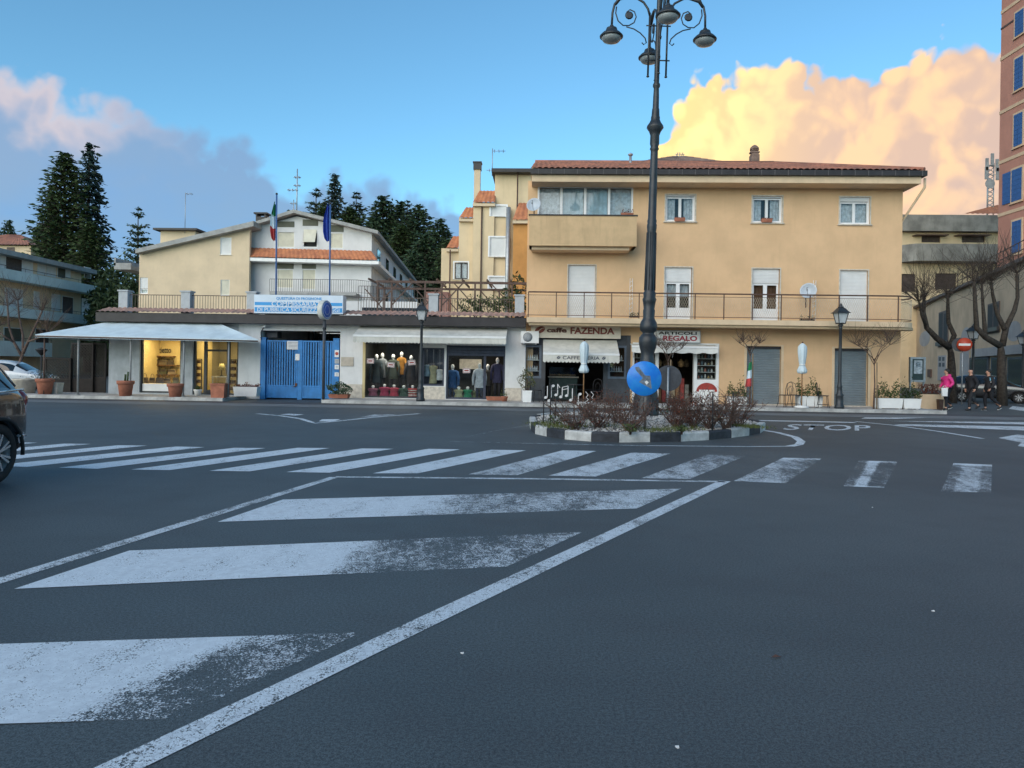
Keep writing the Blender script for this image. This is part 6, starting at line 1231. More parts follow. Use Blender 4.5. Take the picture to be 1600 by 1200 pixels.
# mobile-phone mast on that roof
t = thing('telecom_mast', 'grey lattice telecom mast with dish and panel antennas above the grey parapets', 'mast', P(1545, 322, GYp + 5)); a = P(1545, 324, GYp + 5); zt_ = P(1545, 256, GYp + 5).z; b = MB()
for s_ in ((-.3, -.3), (.3, -.3), (0, .3)): b.tube([(a.x + s_[0], GYp + 5 + s_[1], a.z - 1.5), (a.x + s_[0], GYp + 5 + s_[1], zt_)], .06, 5)
for i in range(10): z = a.z + (zt_ - a.z) * i / 10; zn = a.z + (zt_ - a.z) * (i + 1) / 10; b.tube([(a.x - .3, GYp + 4.7, z), (a.x + .3, GYp + 4.7, zn)], .04, 4); b.tube([(a.x + .3, GYp + 4.7, z), (a.x, GYp + 5.3, zn)], .04, 4)
b.build('lattice', M['steel'], t)
for i, (s_, z) in enumerate(((-.55, .82), (.5, .80), (-.6, .62), (.55, .60), (0, .93))): b = MB(); zz_ = a.z + (zt_ - a.z) * z; b.cbox((a.x + s_, GYp + 4.5, zz_), .28, .16, 1.3); b.bar((a.x, GYp + 4.7, zz_ + .6), (a.x + s_, GYp + 4.5, zz_ + .6), .06); b.build('panel_antenna', M['roof_grey'], t)
b = MB(); b.lathe([(.02, -.05), (.35, .05), (.5, .2), (.52, .24)], (a.x - .4, GYp + 4.4, a.z + (zt_ - a.z) * .5), 14, axis=(0, -1, 0)); b.build('dish', M['roof_grey'], t)
tn = thing('tan_street_building', 'tan two-storey building along the side street with dark windows and shopfronts', 'building', D(1540, 600, 50)); T0 = D(1540, 585, 50); T0.z = 0; an = math.radians(17.2); tu = Vector((math.sin(an), math.cos(an), 0)); tn_n = Vector((-math.cos(an), math.sin(an), 0)); ztop = on_plane(1540, 436, T0, tn_n).z
M['tan'] = mat('tan_render', (.57, .42, .275), .92, .10, .4, .1, 30, grime=.30)
b = MB(); slab(b, T0, tu, tn_n, -16, 27, -9, 0, 0, ztop); b.build('wall', M['tan'], tn); b = MB(); slab(b, T0, tu, tn_n, -16, 27.2, -9.2, .35, ztop, ztop + .22); b.build('cornice', M['brown_metal'], tn)
b = MB()
for i in range(16): q = T0 + tu * (-15 + i * 1.5) + tn_n * .2; b.tube([(q.x, q.y, ztop + .2), (q.x, q.y, ztop + 1.2)], .03, 5)
q0, q1 = T0 + tu * -15 + tn_n * .2, T0 + tu * 8 + tn_n * .2
for z in (.7, 1.2): b.tube([(q0.x, q0.y, ztop + z), (q1.x, q1.y, ztop + z)], .03, 5)
b.build('roof_railing', M['brown_metal'], tn)
def tan_rect(a, c, d_, e2, name, m, o0=.002, o1=.05, parent=None): # a panel on the tan wall
    q0, q1, q2 = on_plane(a, e2, T0, tn_n), on_plane(d_, e2, T0, tn_n), on_plane(a, c, T0, tn_n); s0, s1 = sorted(((q0 - T0).dot(tu), (q1 - T0).dot(tu))); b = MB(); slab(b, T0, tu, tn_n, s0, s1, o0, o1, max(0.0, q0.z), q2.z); return b.build(name, m, parent or tn)
for (a, c, d_, e2) in ((1467, 489, 1482, 543), (1544, 476, 1562, 522)):
    fr = tan_rect(a, c, d_, e2, 'window', M['brown_dark'], .002, .06)
    for k in range(2): tan_rect(a + 1 + k * (d_ - a) / 2, c + 2, a - 1 + (k + 1) * (d_ - a) / 2, e2 - 8, 'pane', M['black'], .062, .07, fr)
    tan_rect(a - 1.5, e2 - 8, d_ + 1.5, e2 - 2, 'window_rail', M['dark_metal'], .072, .22, fr)
M['grey_patch'] = mat('grey_plaster_patch', (.38, .36, .34), .9, .06, 1)
for (a, c, d_, e2) in ((1436, 519, 1453, 540), (1501, 512, 1518, 552), (1573, 503, 1596, 532)):
    q = on_plane((a + d_) / 2, (c + e2) / 2, T0, tn_n); q1 = on_plane(d_, e2, T0, tn_n); w_ = abs((q1 - q).dot(tu)); hh = q.z - q1.z; b = MB(); b.prism([q + tn_n * .003 + tu * (w_ * math.cos(i * math.pi / 10)) + Vector((0, 0, hh * math.sin(i * math.pi / 10))) for i in range(20)], tn_n * .004); b.build('plaster_patch', M['grey_patch'], tn)
tan_rect(1524, 546, 1640, 558, 'shop_fascia', M['grey_patch'], .002, .25); tan_rect(1500, 552, 1514, 600, 'door_surround', M['grey_patch'], .002, .04)
for (a, d_) in ((1516, 1546), (1550, 1572), (1576, 1625)): fr = tan_rect(a, 559, d_, 612, 'shopfront', M['cafe_dark'], .002, .10); tan_rect(a + 2, 562, d_ - 2, 600, 'pane', M['glass'], .102, .11, fr)
tan_rect(1466, 556, 1479, 594, 'meter_cabinet', M['grey_patch'], .002, .06)
for k in range(2):
    for j in range(2): tan_rect(1468 + k * 5.5, 558 + j * 9, 1471.5 + k * 5.5, 564 + j * 9, 'meter_door', M['cafe_dark'], .062, .07)
tan_rect(1451, 577, 1456, 589, 'letter_box', M['brown_metal'], .002, .12)
# notice case on the wall beside the alley
nb = P(1433, 580, 33.2); h = rect(1421.5, 558, 1445.5, 597, 33.2); t = thing('notice_case', 'grey framed notice case with a blue and white poster beside the alley', 'notice case', ((h[0] + h[1]) / 2, 33.2, 0)); b = MB(); frame_mb(b, h, 33.15, 33.3, .09); b.build('frame', M['steel'], t); b = MB(); b.box(h[0] + .09, h[1] - .09, 33.2, 33.27, h[2] + .09, h[3] - .09); b.build('backing', mat('notice_green', (.03, .06, .06), .6), t)
h2 = rect(1428, 563, 1441, 584, 33.2); b = MB(); b.box(h2[0], h2[1], 33.19, 33.199, h2[2], h2[3]); b.build('poster', mat('poster_pale', (.45, .52, .56), .6, .2, 9), t); b = MB(); b.box(h2[0] + .08, h2[1] - .08, 33.185, 33.189, h2[2] + .3, h2[3] - .08); b.build('poster_print', mat('poster_print', (.25, .33, .38), .6, .3, 12), t)
for x in (h[0] + .04, h[1] - .04): b = MB(); b.box(x - .03, x + .03, 33.2, 33.28, 0.0, h[2]); b.build('leg', M['steel'], t)

# houses across the square, behind the camera: what the shop windows and car paint mirror
for (x0, x1, zh, m, lb) in ((-52, -22, 11.5, 'cream_wall', 'long cream house across the square, behind the viewer on the left'), (-20, 8, 9.5, 'pale_wall', 'pale house across the square, straight behind the viewer'), (10, 44, 12.5, 'orange_wall', 'ochre house across the square, behind the viewer on the right')):
    t = thing('opposite_house', lb, 'house', ((x0 + x1) / 2, -36, 0), 'houses across the square'); b = MB(); b.box(x0, x1, -44, -34, 0, zh); b.build('wall', M[m], t); b = MB(); b.prism([(x0 - .5, -33.4, zh), (x0 - .5, -44.6, zh), (x0 - .5, -39, zh + 2.6)], (x1 - x0 + 1, 0, 0)); b.build('roof', M['tile'], t)
    for i in range(int((x1 - x0) / 3.6)):
        for z in range(int(zh / 3.2)): b = MB(); b.box(x0 + 1.2 + i * 3.6, x0 + 2.4 + i * 3.6, -34.05 + .1, -33.93, .9 + z * 3.2, 2.5 + z * 3.2); b.build('window', M['brown_dark'], t)

# ------------------------------------------------------------------ kerbed island with the big lamp post
fr_px = [(827, 662), (829, 672), (836, 678), (854, 682), (882, 686.5), (924, 690), (967, 691.3), (1016, 690.8), (1064, 690), (1108, 687.5), (1143, 684.2), (1171, 680.5), (1188, 677), (1196, 671)]
front = [G(*p) for p in fr_px]; front = [Vector((p.x, p.y, 0)) for p in front]; cx_, cy_ = (front[0].x + front[-1].x) / 2, (front[0].y + front[-1].y) / 2
a0, a1 = front[-1], front[0]; back = []; rb = (a0 - a1).length / 2; mid = (a0 + a1) / 2; ux = (a0 - a1).normalized(); uy = Vector((-ux.y, ux.x, 0))
for i in range(1, 12): t_ = math.pi * i / 12; back.append(mid + ux * rb * math.cos(t_) + uy * rb * 1.15 * math.sin(t_))
ring = front + back; N_ = len(ring); cen = sum(ring, Vector()) / N_; KH = .195
isl = thing('traffic_island', 'kerbed traffic island with black and white painted kerb stones and planted bed', 'island', (cen.x, cen.y, 0))
kb = mat('kerb_black', (.035, .040, .050), .7, .2, 6, .3, 30); kw = mat('kerb_white', (.55, .56, .54), .75, .12, 5, .3, 30, grime=.45)
for i in range(N_):
    p, q = ring[i], ring[(i + 1) % N_]; ip, iq = p.lerp(cen, .16 / (p - cen).length), q.lerp(cen, .16 / (q - cen).length); e = (q - p).normalized() * .006; b = MB()
    lo = [p + e, q - e, iq - e, ip + e]; hi = [p.lerp(cen, .02 / (p - cen).length) + e, q.lerp(cen, .02 / (q - cen).length) - e, iq - e, ip + e]; dz = random.uniform(-.008, .008)
    mid_ = [k.copy() for k in lo]; v = [Vector((k.x, k.y, -.01)) for k in lo] + [Vector((k.x, k.y, KH - .035 + dz)) for k in mid_] + [Vector((k.x, k.y, KH + dz)) for k in hi]
    b.add(v, [(3, 2, 1, 0), (0, 1, 5, 4), (1, 2, 6, 5), (2, 3, 7, 6), (3, 0, 4, 7), (4, 5, 9, 8), (5, 6, 10, 9), (6, 7, 11, 10), (7, 4, 8, 11), (8, 9, 10, 11)]); b.build('kerb_stone', kw if i in (0, 2, 4, 6, 8, 10, 12) or (i > 13 and i % 2) else kb, isl)
bedz = KH - .012; b = MB(); inn = [p.lerp(cen, .15 / (p - cen).length) for p in ring]; v = [Vector((cen.x, cen.y, bedz + .10))] + [p.lerp(cen, .45) + Vector((0, 0, bedz + .07)) for p in inn] + [Vector((p.x, p.y, bedz - .02)) for p in inn]
for k in v[1:1 + N_]: k.z = bedz + .07 + random.uniform(-.02, .02)
b.add(v, [(0, 1 + i, 1 + (i + 1) % N_) for i in range(N_)] + [(1 + i, 1 + N_ + i, 1 + N_ + (i + 1) % N_, 1 + (i + 1) % N_) for i in range(N_)], True); b.build('bed_soil', mat('gravel_soil', (.20, .19, .175), .95, .25, 14, .6, 60), isl)
def in_bed(f=.93):
    while True:
        a = random.uniform(0, 2 * math.pi); i = random.randrange(N_); p = inn[i].lerp(inn[(i + 1) % N_], random.random()); s_ = math.sqrt(random.random()) * f; q = cen.lerp(p, s_); return q, s_
b = MB()
for i in range(5200):
    q, s_ = in_bed(.985); r_ = random.uniform(.012, .028); z = bedz + (.085 - .10 * s_ ** 2) + .005; c = Vector((q.x, q.y, z)); R3 = Matrix.Rotation(random.uniform(0, 6), 3, 'Z'); b.add([c + R3 @ Vector(k) * r_ for k in ((-1, -.7, 0), (1, -.6, 0), (.8, .8, 0), (-.9, .7, 0), (-.3, 0, .9), (.5, .1, .7))], [(0, 1, 5, 4), (1, 2, 5), (2, 3, 4, 5), (3, 0, 4)])
b.build('white_gravel', leaf_mat('white_pebbles', (.30, .29, .27), (.62, .61, .58), .85), isl)['kind'] = 'stuff'
b = MB(); gcs = [G(x, y, bedz) for x, y in ((848, 664), (862, 668), (880, 670), (905, 668), (925, 662), (1030, 676), (1048, 674), (990, 672), (1075, 672), (1160, 668), (1175, 670), (1095, 666), (950, 668), (1000, 664))]
for gc in gcs:
    for i in range(190):
        c = Vector((gc.x + random.gauss(0, .20), gc.y + random.gauss(0, .22), bedz + .03)); d_ = Vector((random.gauss(0, .5), random.gauss(0, .5), 1)).normalized() * random.uniform(.03, .12); w_ = Vector((random.uniform(-1, 1), random.uniform(-1, 1), 0)).normalized() * .006; b.add([c - w_, c + w_, c + d_], [(0, 1, 2)])
b.build('grass_tufts', leaf_mat('island_grass', (.05, .075, .02), (.16, .18, .04)), isl)['kind'] = 'stuff'
# leafless berberis-like shrubs
def twig_shrub(px, py, hh, wd, label, seed, leaves=260, lm='leaf_red'):
    hh *= .78; g = G(px, py, bedz + .03); t = thing('island_shrub', label, 'shrub', g, 'shrubs on the traffic island'); R_ = random.Random(seed); b = MB(); tips = []
    for i in range(24):
        a = R_.uniform(0, 6.28); r_ = wd * R_.uniform(.35, 1); p0 = g + Vector((R_.gauss(0, .05), R_.gauss(0, .05), -.04)); p1 = g + Vector((math.cos(a) * r_ * .45, math.sin(a) * r_ * .45, hh * R_.uniform(.25, .45))); p2 = g + Vector((math.cos(a) * r_ * R_.uniform(.7, 1.1), math.sin(a) * r_ * R_.uniform(.7, 1.1), hh * R_.uniform(.75, 1.1))); b.tube([p0, p1, p2], [.010, .007, .0035], 4, cap=False)
        for k in range(9):
            s_ = p1.lerp(p2, R_.random()) if k > 2 else p0.lerp(p1, R_.uniform(.4, 1)); d_ = Vector((R_.gauss(0, .7), R_.gauss(0, .7), R_.uniform(-.1, .9))).normalized() * hh * R_.uniform(.18, .38); b.tube([s_, s_ + d_ * .6, s_ + d_ + Vector((0, 0, -.02))], [.005, .004, .002], 3, cap=False); tips += [s_ + d_ * R_.uniform(.2, 1) for _ in range(3)]
    b.build('twigs', M['twig'], t); lf = MB(); leaves_mb(lf, [tips[R_.randrange(len(tips))] + Vector((R_.gauss(0, .03), R_.gauss(0, .03), R_.gauss(0, .03))) for i in range(leaves)], .022, rnd=R_); lf.build('leaves', M[lm], t)
for k, (px, py, hh, wd, nl, lb) in enumerate(((898, 669, .78, .48, 120, 'leftmost bare twiggy shrub on the island behind the music notes'), (935, 668, .85, .46, 160, 'sparse twiggy shrub in front of the cafe entrance'), (968, 664, .95, .45, 260, 'red leaved shrub left of the blue arrow sign'), (985, 672, .70, .35, 160, 'low red leaved shrub at the foot of the arrow sign'),
        (1058, 668, .86, .44, 520, 'dense red leaved shrub right of the blue arrow sign'), (1082, 667, .92, .42, 420, 'dense red brown shrub in front of the gift shop door'), (1108, 668, .95, .50, 140, 'open twiggy shrub in front of the red poster'), (1135, 668, 1.05, .50, 90, 'tall bare shrub near the right island posts'), (1152, 664, .80, .50, 110, 'rightmost straggling shrub on the island'), (925, 655, .7, .5, 200, 'low shrub at the back left of the island'), (1070, 652, .7, .5, 300, 'shrub behind the lamp post foot'))):
    twig_shrub(px, py, hh, wd * 1.65, lb, 40 + k, int(nl * 1.5) + 60)
for (px, py, w_, lb) in ((868, 664, .22, 'low green plant at the left end of the island'), (985, 676, .16, 'low green plant beside the sign post'), (1065, 676, .12, 'small green plant below the dense red shrub'), (1120, 660, .2, 'low green plant between the right shrubs'), (1030, 652, .28, 'green ground plant at the lamp post foot')):
    g = G(px, py, bedz + .02); shrub_blob('ground_plant', (g.x, g.y, bedz + .03), w_, w_, w_ * .55, 130, .030, M['leaf_mid'], lb, 'plant', 'low green plants on the island')
# posts with wires and white music notes
mf = thing('music_note_fence', 'thin black posts and wires carrying white music notes on the island', 'fence', G(880, 660, bedz)); pst = [(849, 661, 603), (859.5, 665, 600), (868, 656, 605), (1113, 673, 612), (1145, 667, 613)]; tops = []
for (px, yb, yt) in pst:
    g = G(px, yb, bedz); r = ray(px, yt); z = (CAM + r * (g.y / r.y)).z; b = MB(); b.tube([(g.x, g.y, bedz - .1), (g.x, g.y, z)], .014, 6); b.build('post', M['black'], mf); tops.append(Vector((g.x, g.y, z)))
wy = [tops[1], Vector((tops[1].x + 1.5, tops[1].y + .35, tops[1].z))]
for k in range(2): b = MB(); b.tube([tops[0] - Vector((0, 0, .12 + .22 * k)), wy[0] - Vector((0, 0, .12 + .22 * k)), wy[1] - Vector((0, 0, .12 + .22 * k))], .004, 4); b.build('wire', M['black'], mf)
for k in range(2): b = MB(); b.tube([tops[3] - Vector((0, 0, .1 + .3 * k)), tops[4] - Vector((0, 0, .1 + .3 * k))], .004, 4); b.build('wire', M['black'], mf)
NWH = mat('note_white', (.75, .75, .74), .5, .03)
def note(px, py, kind, Y_):
    c = P(px, py, Y_); s_ = Y_ / F_PX; b = MB()
    def ell(x, z, a=3.0, h=2.2): b.prism([(c.x + (x + a * math.cos(q) * .9 - h * math.sin(q) * .3) * s_, Y_, c.z + (z + h * math.sin(q) * .9 + a * math.cos(q) * .3) * s_) for q in [i * math.pi / 6 for i in range(12)]], (0, .012, 0))
    def bar_(x0, z0, x1, z1, w_): b.bar((c.x + x0 * s_, Y_ + .006, c.z + z0 * s_), (c.x + x1 * s_, Y_ + .006, c.z + z1 * s_), w_ * s_, .012)
    if kind == 'q': ell(0, -9); bar_(2.3, -9, 2.3, 9, 1.3)
    elif kind == 'up': ell(0, 7); bar_(-2.3, 7, -2.3, -11, 1.3)
    elif kind == 'e': ell(0, -8); bar_(2.3, -8, 2.3, 9, 1.3); bar_(2.3, 9, 6, 3, 1.5)
    elif kind == 'b': ell(-4, -7); ell(5, -5); bar_(-2, -7, -2, 8, 1.3); bar_(7, -5, 7, 10, 1.3); bar_(-2, 8, 7, 10, 3.0); bar_(-2, 4, 7, 6, 1.6)
    else:
        for (x0, z0, x1, z1) in ((-2, 8, 2, 3), (2, 3, -1, -1), (-1, -1, 2.5, -4), (2.5, -4, -1.5, -8)): bar_(x0, z0, x1, z1, 1.9)
    return b.build('music_note', NWH, mf)
ny = tops[1].y + .05
for (px, py, kd) in ((853, 612, 'q'), (858, 617, 'q'), (864, 610, 'up'), (869, 609, 'e'), (880.5, 613, 'b'), (892, 616, 'q'), (906, 623, 'up'), (917, 620, 'r'), (925.5, 620, 'r')): note(px, py, kd, ny)
for (px, py, kd) in ((1032, 622, 'q'), (1222 - 180, 620, 'q')): pass
# keep-right sign with its flaking arrow, and the back of the sign beyond
g = G(1007.5, 672, bedz); SY = g.y; cS = P(1006.5, 591.5, SY - .05); rS = 26.8 * SY / F_PX
sg = thing('arrow_sign', 'round bright blue traffic sign with worn grey arrow pointing down right', 'sign', (g.x, SY, bedz)); b = MB(); b.tube([(g.x, SY, bedz - .15), (g.x + .01, SY, cS.z + .2)], .032, 10); b.build('post', mat('post_grey_brown', (.17, .16, .15), .6, .12), sg)
b = MB(); b.lathe([(rS * .97, 0), (rS, .012), (rS, .03), (rS * .99, .034), (.01, .036)], cS + Vector((0, .02, 0)), 40, axis=(0, -1, 0)); b.build('disc', mat('sign_blue_worn', (.008, .16, .62), .35, .12, 6, col2=(.02, .26, .72), grime=.15), sg)
def sp(zx, zy): return Vector((cS.x + (zx - 1182) * .1834 * SY / F_PX, SY - .068, cS.z - (zy - 612) * .1834 * SY / F_PX))
b = MB(); b.prism([sp(*p) for p in ((1103, 518), (1133, 512), (1190, 585), (1232, 588), (1246, 700), (1138, 642), (1168, 608), (1112, 545))], (0, .004, 0)); b.build('arrow', mat('worn_arrow_grey', (.15, .19, .235), .6, .2, 14), sg)
b = MB(); b.prism([sp(*p) for p in ((1185, 640), (1203, 628), (1220, 645), (1202, 664))], (0, -.003, 0)); b.build('arrow_remnant', M['white'], sg)
b = MB(); b.cbox((g.x, SY - .01, cS.z - .05), .09, .05, .10); b.build('clamp', M['steel'], sg)
g = G(1044, 655, bedz); SY2 = 20.6; cB = P(1045, 591, SY2); rB = .36; g = Vector((cB.x - .02, SY2 + .04, bedz))
sb = thing('sign_back', 'dark back of a round traffic sign beside the lamp post', 'sign', g); b = MB(); b.tube([(g.x, SY2 + .0, bedz - .1), (g.x, SY2, cB.z + .3)], .03, 8); b.build('post', M['steel'], sb); b = MB(); b.lathe([(rB, 0), (rB, .03), (.01, .031)], cB + Vector((0, .06, 0)), 32, axis=(.25, 1, 0)); b.build('disc', mat('sign_back_grey', (.055, .065, .080), .5, .15), sb)
b = MB(); b.bar((cB.x - .02, SY2 + .03, cB.z - .25), (cB.x - .02, SY2 + .03, cB.z + .27), .07, .03); b.build('stiffener', M['cafe_dark'], sb)
# ---- the four-armed lamp post
g = G(1008.5, 654, bedz); LY = g.y; s_ = LY / F_PX; Z0 = bedz + .03
lp = thing('ornate_lamp_post', 'tall dark cast-iron lamp post with four scrolled arms on the traffic island', 'street lamp', (g.x, LY, Z0)); B0 = Vector((g.x, LY, Z0))
def hz(y): return (654 - y) * s_ * .99
prof = [(20, 654), (20, 646), (18.5, 643), (18.5, 622), (17, 612), (15, 600), (13.5, 585), (12, 570), (11, 562), (10, 557), (10.5, 552), (12.5, 545), (14.2, 537), (13.8, 529), (11, 525), (9, 523), (9, 521), (12.5, 518), (13.5, 512), (12.5, 505), (9.5, 500), (8.8, 497), (9.3, 486), (8.3, 484), (9.6, 474), (10.8, 469), (9, 465), (10, 459), (8, 456), (7.9, 430), (7.3, 400), (6.9, 362), (7.6, 356), (7.6, 352), (6.6, 350), (7.4, 346), (6.4, 343), (6.1, 300), (5.7, 240), (5.6, 236), (7.2, 233), (5.8, 230), (7.2, 225), (7.0, 212), (8.0, 209), (9.0, 206), (13.0, 200), (12.5, 197), (9, 192), (6.8, 187), (7.0, 184), (6.2, 181), (5.6, 171), (4.9, 169), (4.5, 150), (4.0, 138), (5.6, 135), (5.6, 132), (4, 129), (3.8, 100), (3.7, 30), (3.5, -20), (5.5, -24), (3.2, -30), (3, -44), (5, -50), (4, -58), (1, -68)]
b = MB(); b.lathe([(r * s_, hz(y)) for r, y in prof], B0, 28); b.build('column', M['lamp_iron'], lp)
b = MB()
for k in range(10):
    a = k * math.pi / 5; b.tube([B0 + Vector((math.cos(a) * 18.3 * s_, math.sin(a) * 18.3 * s_, hz(643))), B0 + Vector((math.cos(a) * 18.3 * s_, math.sin(a) * 18.3 * s_, hz(623)))], 1.4 * s_, 5)
    b.tube([B0 + Vector((math.cos(a) * 8.2 * s_, math.sin(a) * 8.2 * s_, hz(455))), B0 + Vector((math.cos(a) * 7.1 * s_, math.sin(a) * 7.1 * s_, hz(364)))], .8 * s_, 4)
b.build('fluting', M['lamp_iron'], lp)['kind'] = 'stuff'
lamp_glass = mat('frosted_bowl', (.30, .33, .33), .25, .05)
th0 = math.radians(2.3 + 0)
for k, ang in enumerate((180, 0, 281, 101)):
    a = math.radians(ang - 11 + 2.3 + (11 if k < 2 else 0)); u_ = Vector((math.cos(a), math.sin(a), 0)); Zt = Vector((0, 0, 1))
    def q(r, y): return B0 + u_ * (r * s_) + Zt * hz(y)
    arm = MB(); arm.tube([q(14, 118), q(14, 20)], 1.5 * s_, 8); arm.lathe([(1.5 * s_, 0), (2.6 * s_, .02), (1 * s_, .06)], q(14, 121), 8)
    arm.tube([q(14, 24), q(17, 14), (q(24, 4)), q(38, -4), q(52, -5), q(62, -1), q(69, 8), q(72, 22), q(72.5, 42)], [1.8 * s_] * 9, 8)
    arm.tube([q(45, -5), q(62, -1), q(68, 9)], [2.2 * s_, 3.4 * s_, 2.0 * s_], 8)
    for y_ in (40, 94): arm.tube([q(2, y_), q(19, y_)], 1.1 * s_, 6)
    ao = arm.build('arm', M['lamp_iron'], lp); sc = MB(); sc.tube([q(66, 12), q(67, 22), q(63, 34), q(55, 41), q(46, 41), q(38, 36), q(35, 27), q(38, 19), q(45, 16), q(50, 20), q(50, 26)], 1.0 * s_, 6); sc.lathe([(4.5 * s_, -.02), (6.5 * s_, 0), (4.5 * s_, .02)], q(46, 25), 10, axis=u_.cross(Zt)); sc.tube([q(50, 43), q(38, 46), q(28, 52), q(20, 60), q(18, 67), q(22, 70), q(25, 67)], 1.0 * s_, 6); sc.build('scroll', M['lamp_iron'], ao)
    hd = MB(); hd.lathe([(1.6 * s_, 2 * s_), (3 * s_, 0), (3 * s_, -2 * s_), (8 * s_, -4 * s_), (9 * s_, -7 * s_), (9.5 * s_, -9 * s_), (14 * s_, -12 * s_), (18.2 * s_, -16.5 * s_), (18 * s_, -18 * s_), (15.5 * s_, -18.5 * s_)], q(72.5, 42), 22); h_ = hd.build('lamp_head', M['lamp_iron'], ao); bw = MB(); bw.lathe([(15.3 * s_, -18.3 * s_), (15 * s_, -21 * s_), (12 * s_, -24.5 * s_), (6 * s_, -26.5 * s_), (.01, -27 * s_)], q(72.5, 42), 22); bw.build('glass_bowl', lamp_glass, ao)
lp.rotation_euler = (0, math.radians(1.0), 0)

# ------------------------------------------------------------------ lanterns, signs, pots, seats on the pavement
def make_lantern():
    t = thing('lantern_lamp', '', 'street lamp', (0, 0, 0), 'black lantern street lamps'); b = MB()
    b.lathe([(.17, 0), (.17, .10), (.14, .13), (.13, .45), (.15, .50), (.10, .56), (.085, .75), (.10, .80), (.075, .88), (.062, 1.0), (.055, 2.2), (.05, 2.9), (.075, 2.93), (.05, 2.97), (.06, 3.0), (.11, 3.05), (.03, 3.10)], (0, 0, 0), 16); b.build('post', M['lamp_iron'], t)
    g = MB(); z0, z1 = 3.12, 3.48
    for (x, y) in ((-1, -1), (1, -1), (1, 1), (-1, 1)): g.bar((x * .12, y * .12, z0), (x * .19, y * .19, z1), .022)
    g.lathe([(.17, z0 - .02), (.17, z0 + .01)], (0, 0, 0), 4); g.box(-.13, .13, -.13, .13, z0 - .03, z0); h = g.build('lantern', M['lamp_iron'], t)
    g = MB(); g.taper((0, 0, z0), (.22, .22), (.36, .36), z1 - z0); g.build('glass', mat('milky_glass', (.50, .53, .54), .3, .05), h)
    g = MB(); g.taper((0, 0, z1), (.52, .52), (.46, .46), .03); g.taper((0, 0, z1 + .03), (.44, .44), (.20, .20), .16); g.lathe([(.10, 0), (.11, .04), (.05, .07), (.06, .10), (.02, .15), (.005, .19)], (0, 0, z1 + .19), 12); g.build('roof_cap', M['lamp_iron'], h); return t
ln = make_lantern()
c = P(657, 627, 28.1); place(ln, (c.x, 28.1, PZ), 0, 'black lantern lamp post in front of the clothes shop', 1.0, new=False); c = P(1311.5, 634, 28.1); place(ln, (c.x, 28.1, PZ), .1, 'black lantern lamp post in front of the right roller door', 1.03)
c = D(1520, 600, 37); place(ln, (c.x, c.y, 0), .3, 'black lantern lamp post behind the no-entry sign', 1.05); c = D(1598, 600, 38.5); place(ln, (c.x, c.y, 0), .2, 'lantern lamp post cut by the right edge of the picture', 1.0)
c = P(64, 600, 30.6); t = thing('garden_lamp', 'small black funnel-shaped lamp beside the lattice screen', 'lamp', (c.x, 30.6, PZ)); b = MB(); b.tube([(c.x, 30.6, 0), (c.x, 30.6, P(64, 553, 30.6).z)], .03, 8); b.build('post', M['black'], t); b = MB(); zq = P(64, 553, 30.6).z; b.lathe([(.05, -.05), (.22, .16), (.24, .18), (.12, .24), (.02, .27)], (c.x, 30.6, zq), 14); b.build('head', M['black'], t)
# round illuminated police sign on dark post
c = P(505, 629, 28.05); t = thing('round_police_sign', 'round two-faced blue light-box sign seen nearly edge-on on a dark post', 'sign', (c.x, 28.05, 0)); zq = P(505, 484.5, 28.05).z; b = MB(); b.tube([(c.x, 28.05, 0), (c.x, 28.05, zq - .2)], .06, 8); b.tube([(c.x, 28.05, zq - .75), (c.x, 28.05, zq - .55)], .075, 8); b.build('post', M['cafe_dark'], t)
ax = Vector((math.sin(math.radians(74)), -math.cos(math.radians(74)), 0)); R_s = 15.5 * 28.05 / F_PX; b = MB(); b.lathe([(R_s * .96, -.11), (R_s, -.09), (R_s, .09), (R_s * .96, .11)], (c.x, 28.05, zq), 32, axis=ax); b.build('drum', mat('sign_rim_cream', (.60, .60, .55), .5, .05), t)
for sgn in (1, -1):
    b = MB(); b.lathe([(R_s * .90, .111), (R_s * .90, .116), (.01, .117)], (c.x, 28.05, zq), 32, axis=ax * sgn); f_ = b.build('face', mat('police_blue', (.02, .10, .45), .4, .05), t)
for (r_, w_) in ((.80, .05), (.45, .03)):
    b = MB(); pts = [Vector((c.x, 28.05, zq)) + ax * .118 + (ax.cross(Vector((0, 0, 1))) * math.cos(i * math.pi / 12) + Vector((0, 0, 1)) * math.sin(i * math.pi / 12)) * R_s * r_ for i in range(25)]; b.tube(pts, R_s * w_ * .5, 4); b.build('white_ring', M['white'], t)
# no-entry sign
c = D(1503, 600, 36.0); t = thing('no_entry_sign', 'red round no-entry sign with white bar on a thin grey post', 'sign', (c.x, c.y, 0)); zq = D(1507, 538.5, 36).z; b = MB(); b.tube([(c.x, c.y, 0), (c.x, c.y, zq + .3)], .03, 8); b.build('post', M['steel'], t); r_ = 10.6 * 36 / F_PX; cx2 = D(1507, 538.5, 35.9); ax = Vector((-.35, -1, 0)).normalized()
b = MB(); b.lathe([(r_, 0), (r_, .03), (.01, .031)], cx2, 28, axis=ax); b.build('disc', mat('no_entry_red', (.55, .07, .03), .45, .06), t); sx = ax.cross(Vector((0, 0, 1))).normalized(); b = MB(); q = cx2 + ax * .033; b.prism([q - sx * r_ * .75 - Vector((0, 0, r_ * .17)), q + sx * r_ * .75 - Vector((0, 0, r_ * .17)), q + sx * r_ * .75 + Vector((0, 0, r_ * .17)), q - sx * r_ * .75 + Vector((0, 0, r_ * .17))], ax * .003); b.build('white_bar', M['white'], t)
b = MB(); b.lathe([(r_ * 1.03, 0), (r_ * 1.03, .02)], cx2 + Vector((-.16, .12, 0)), 28, axis=ax); b.build('rear_disc', M['cafe_dark'], t)
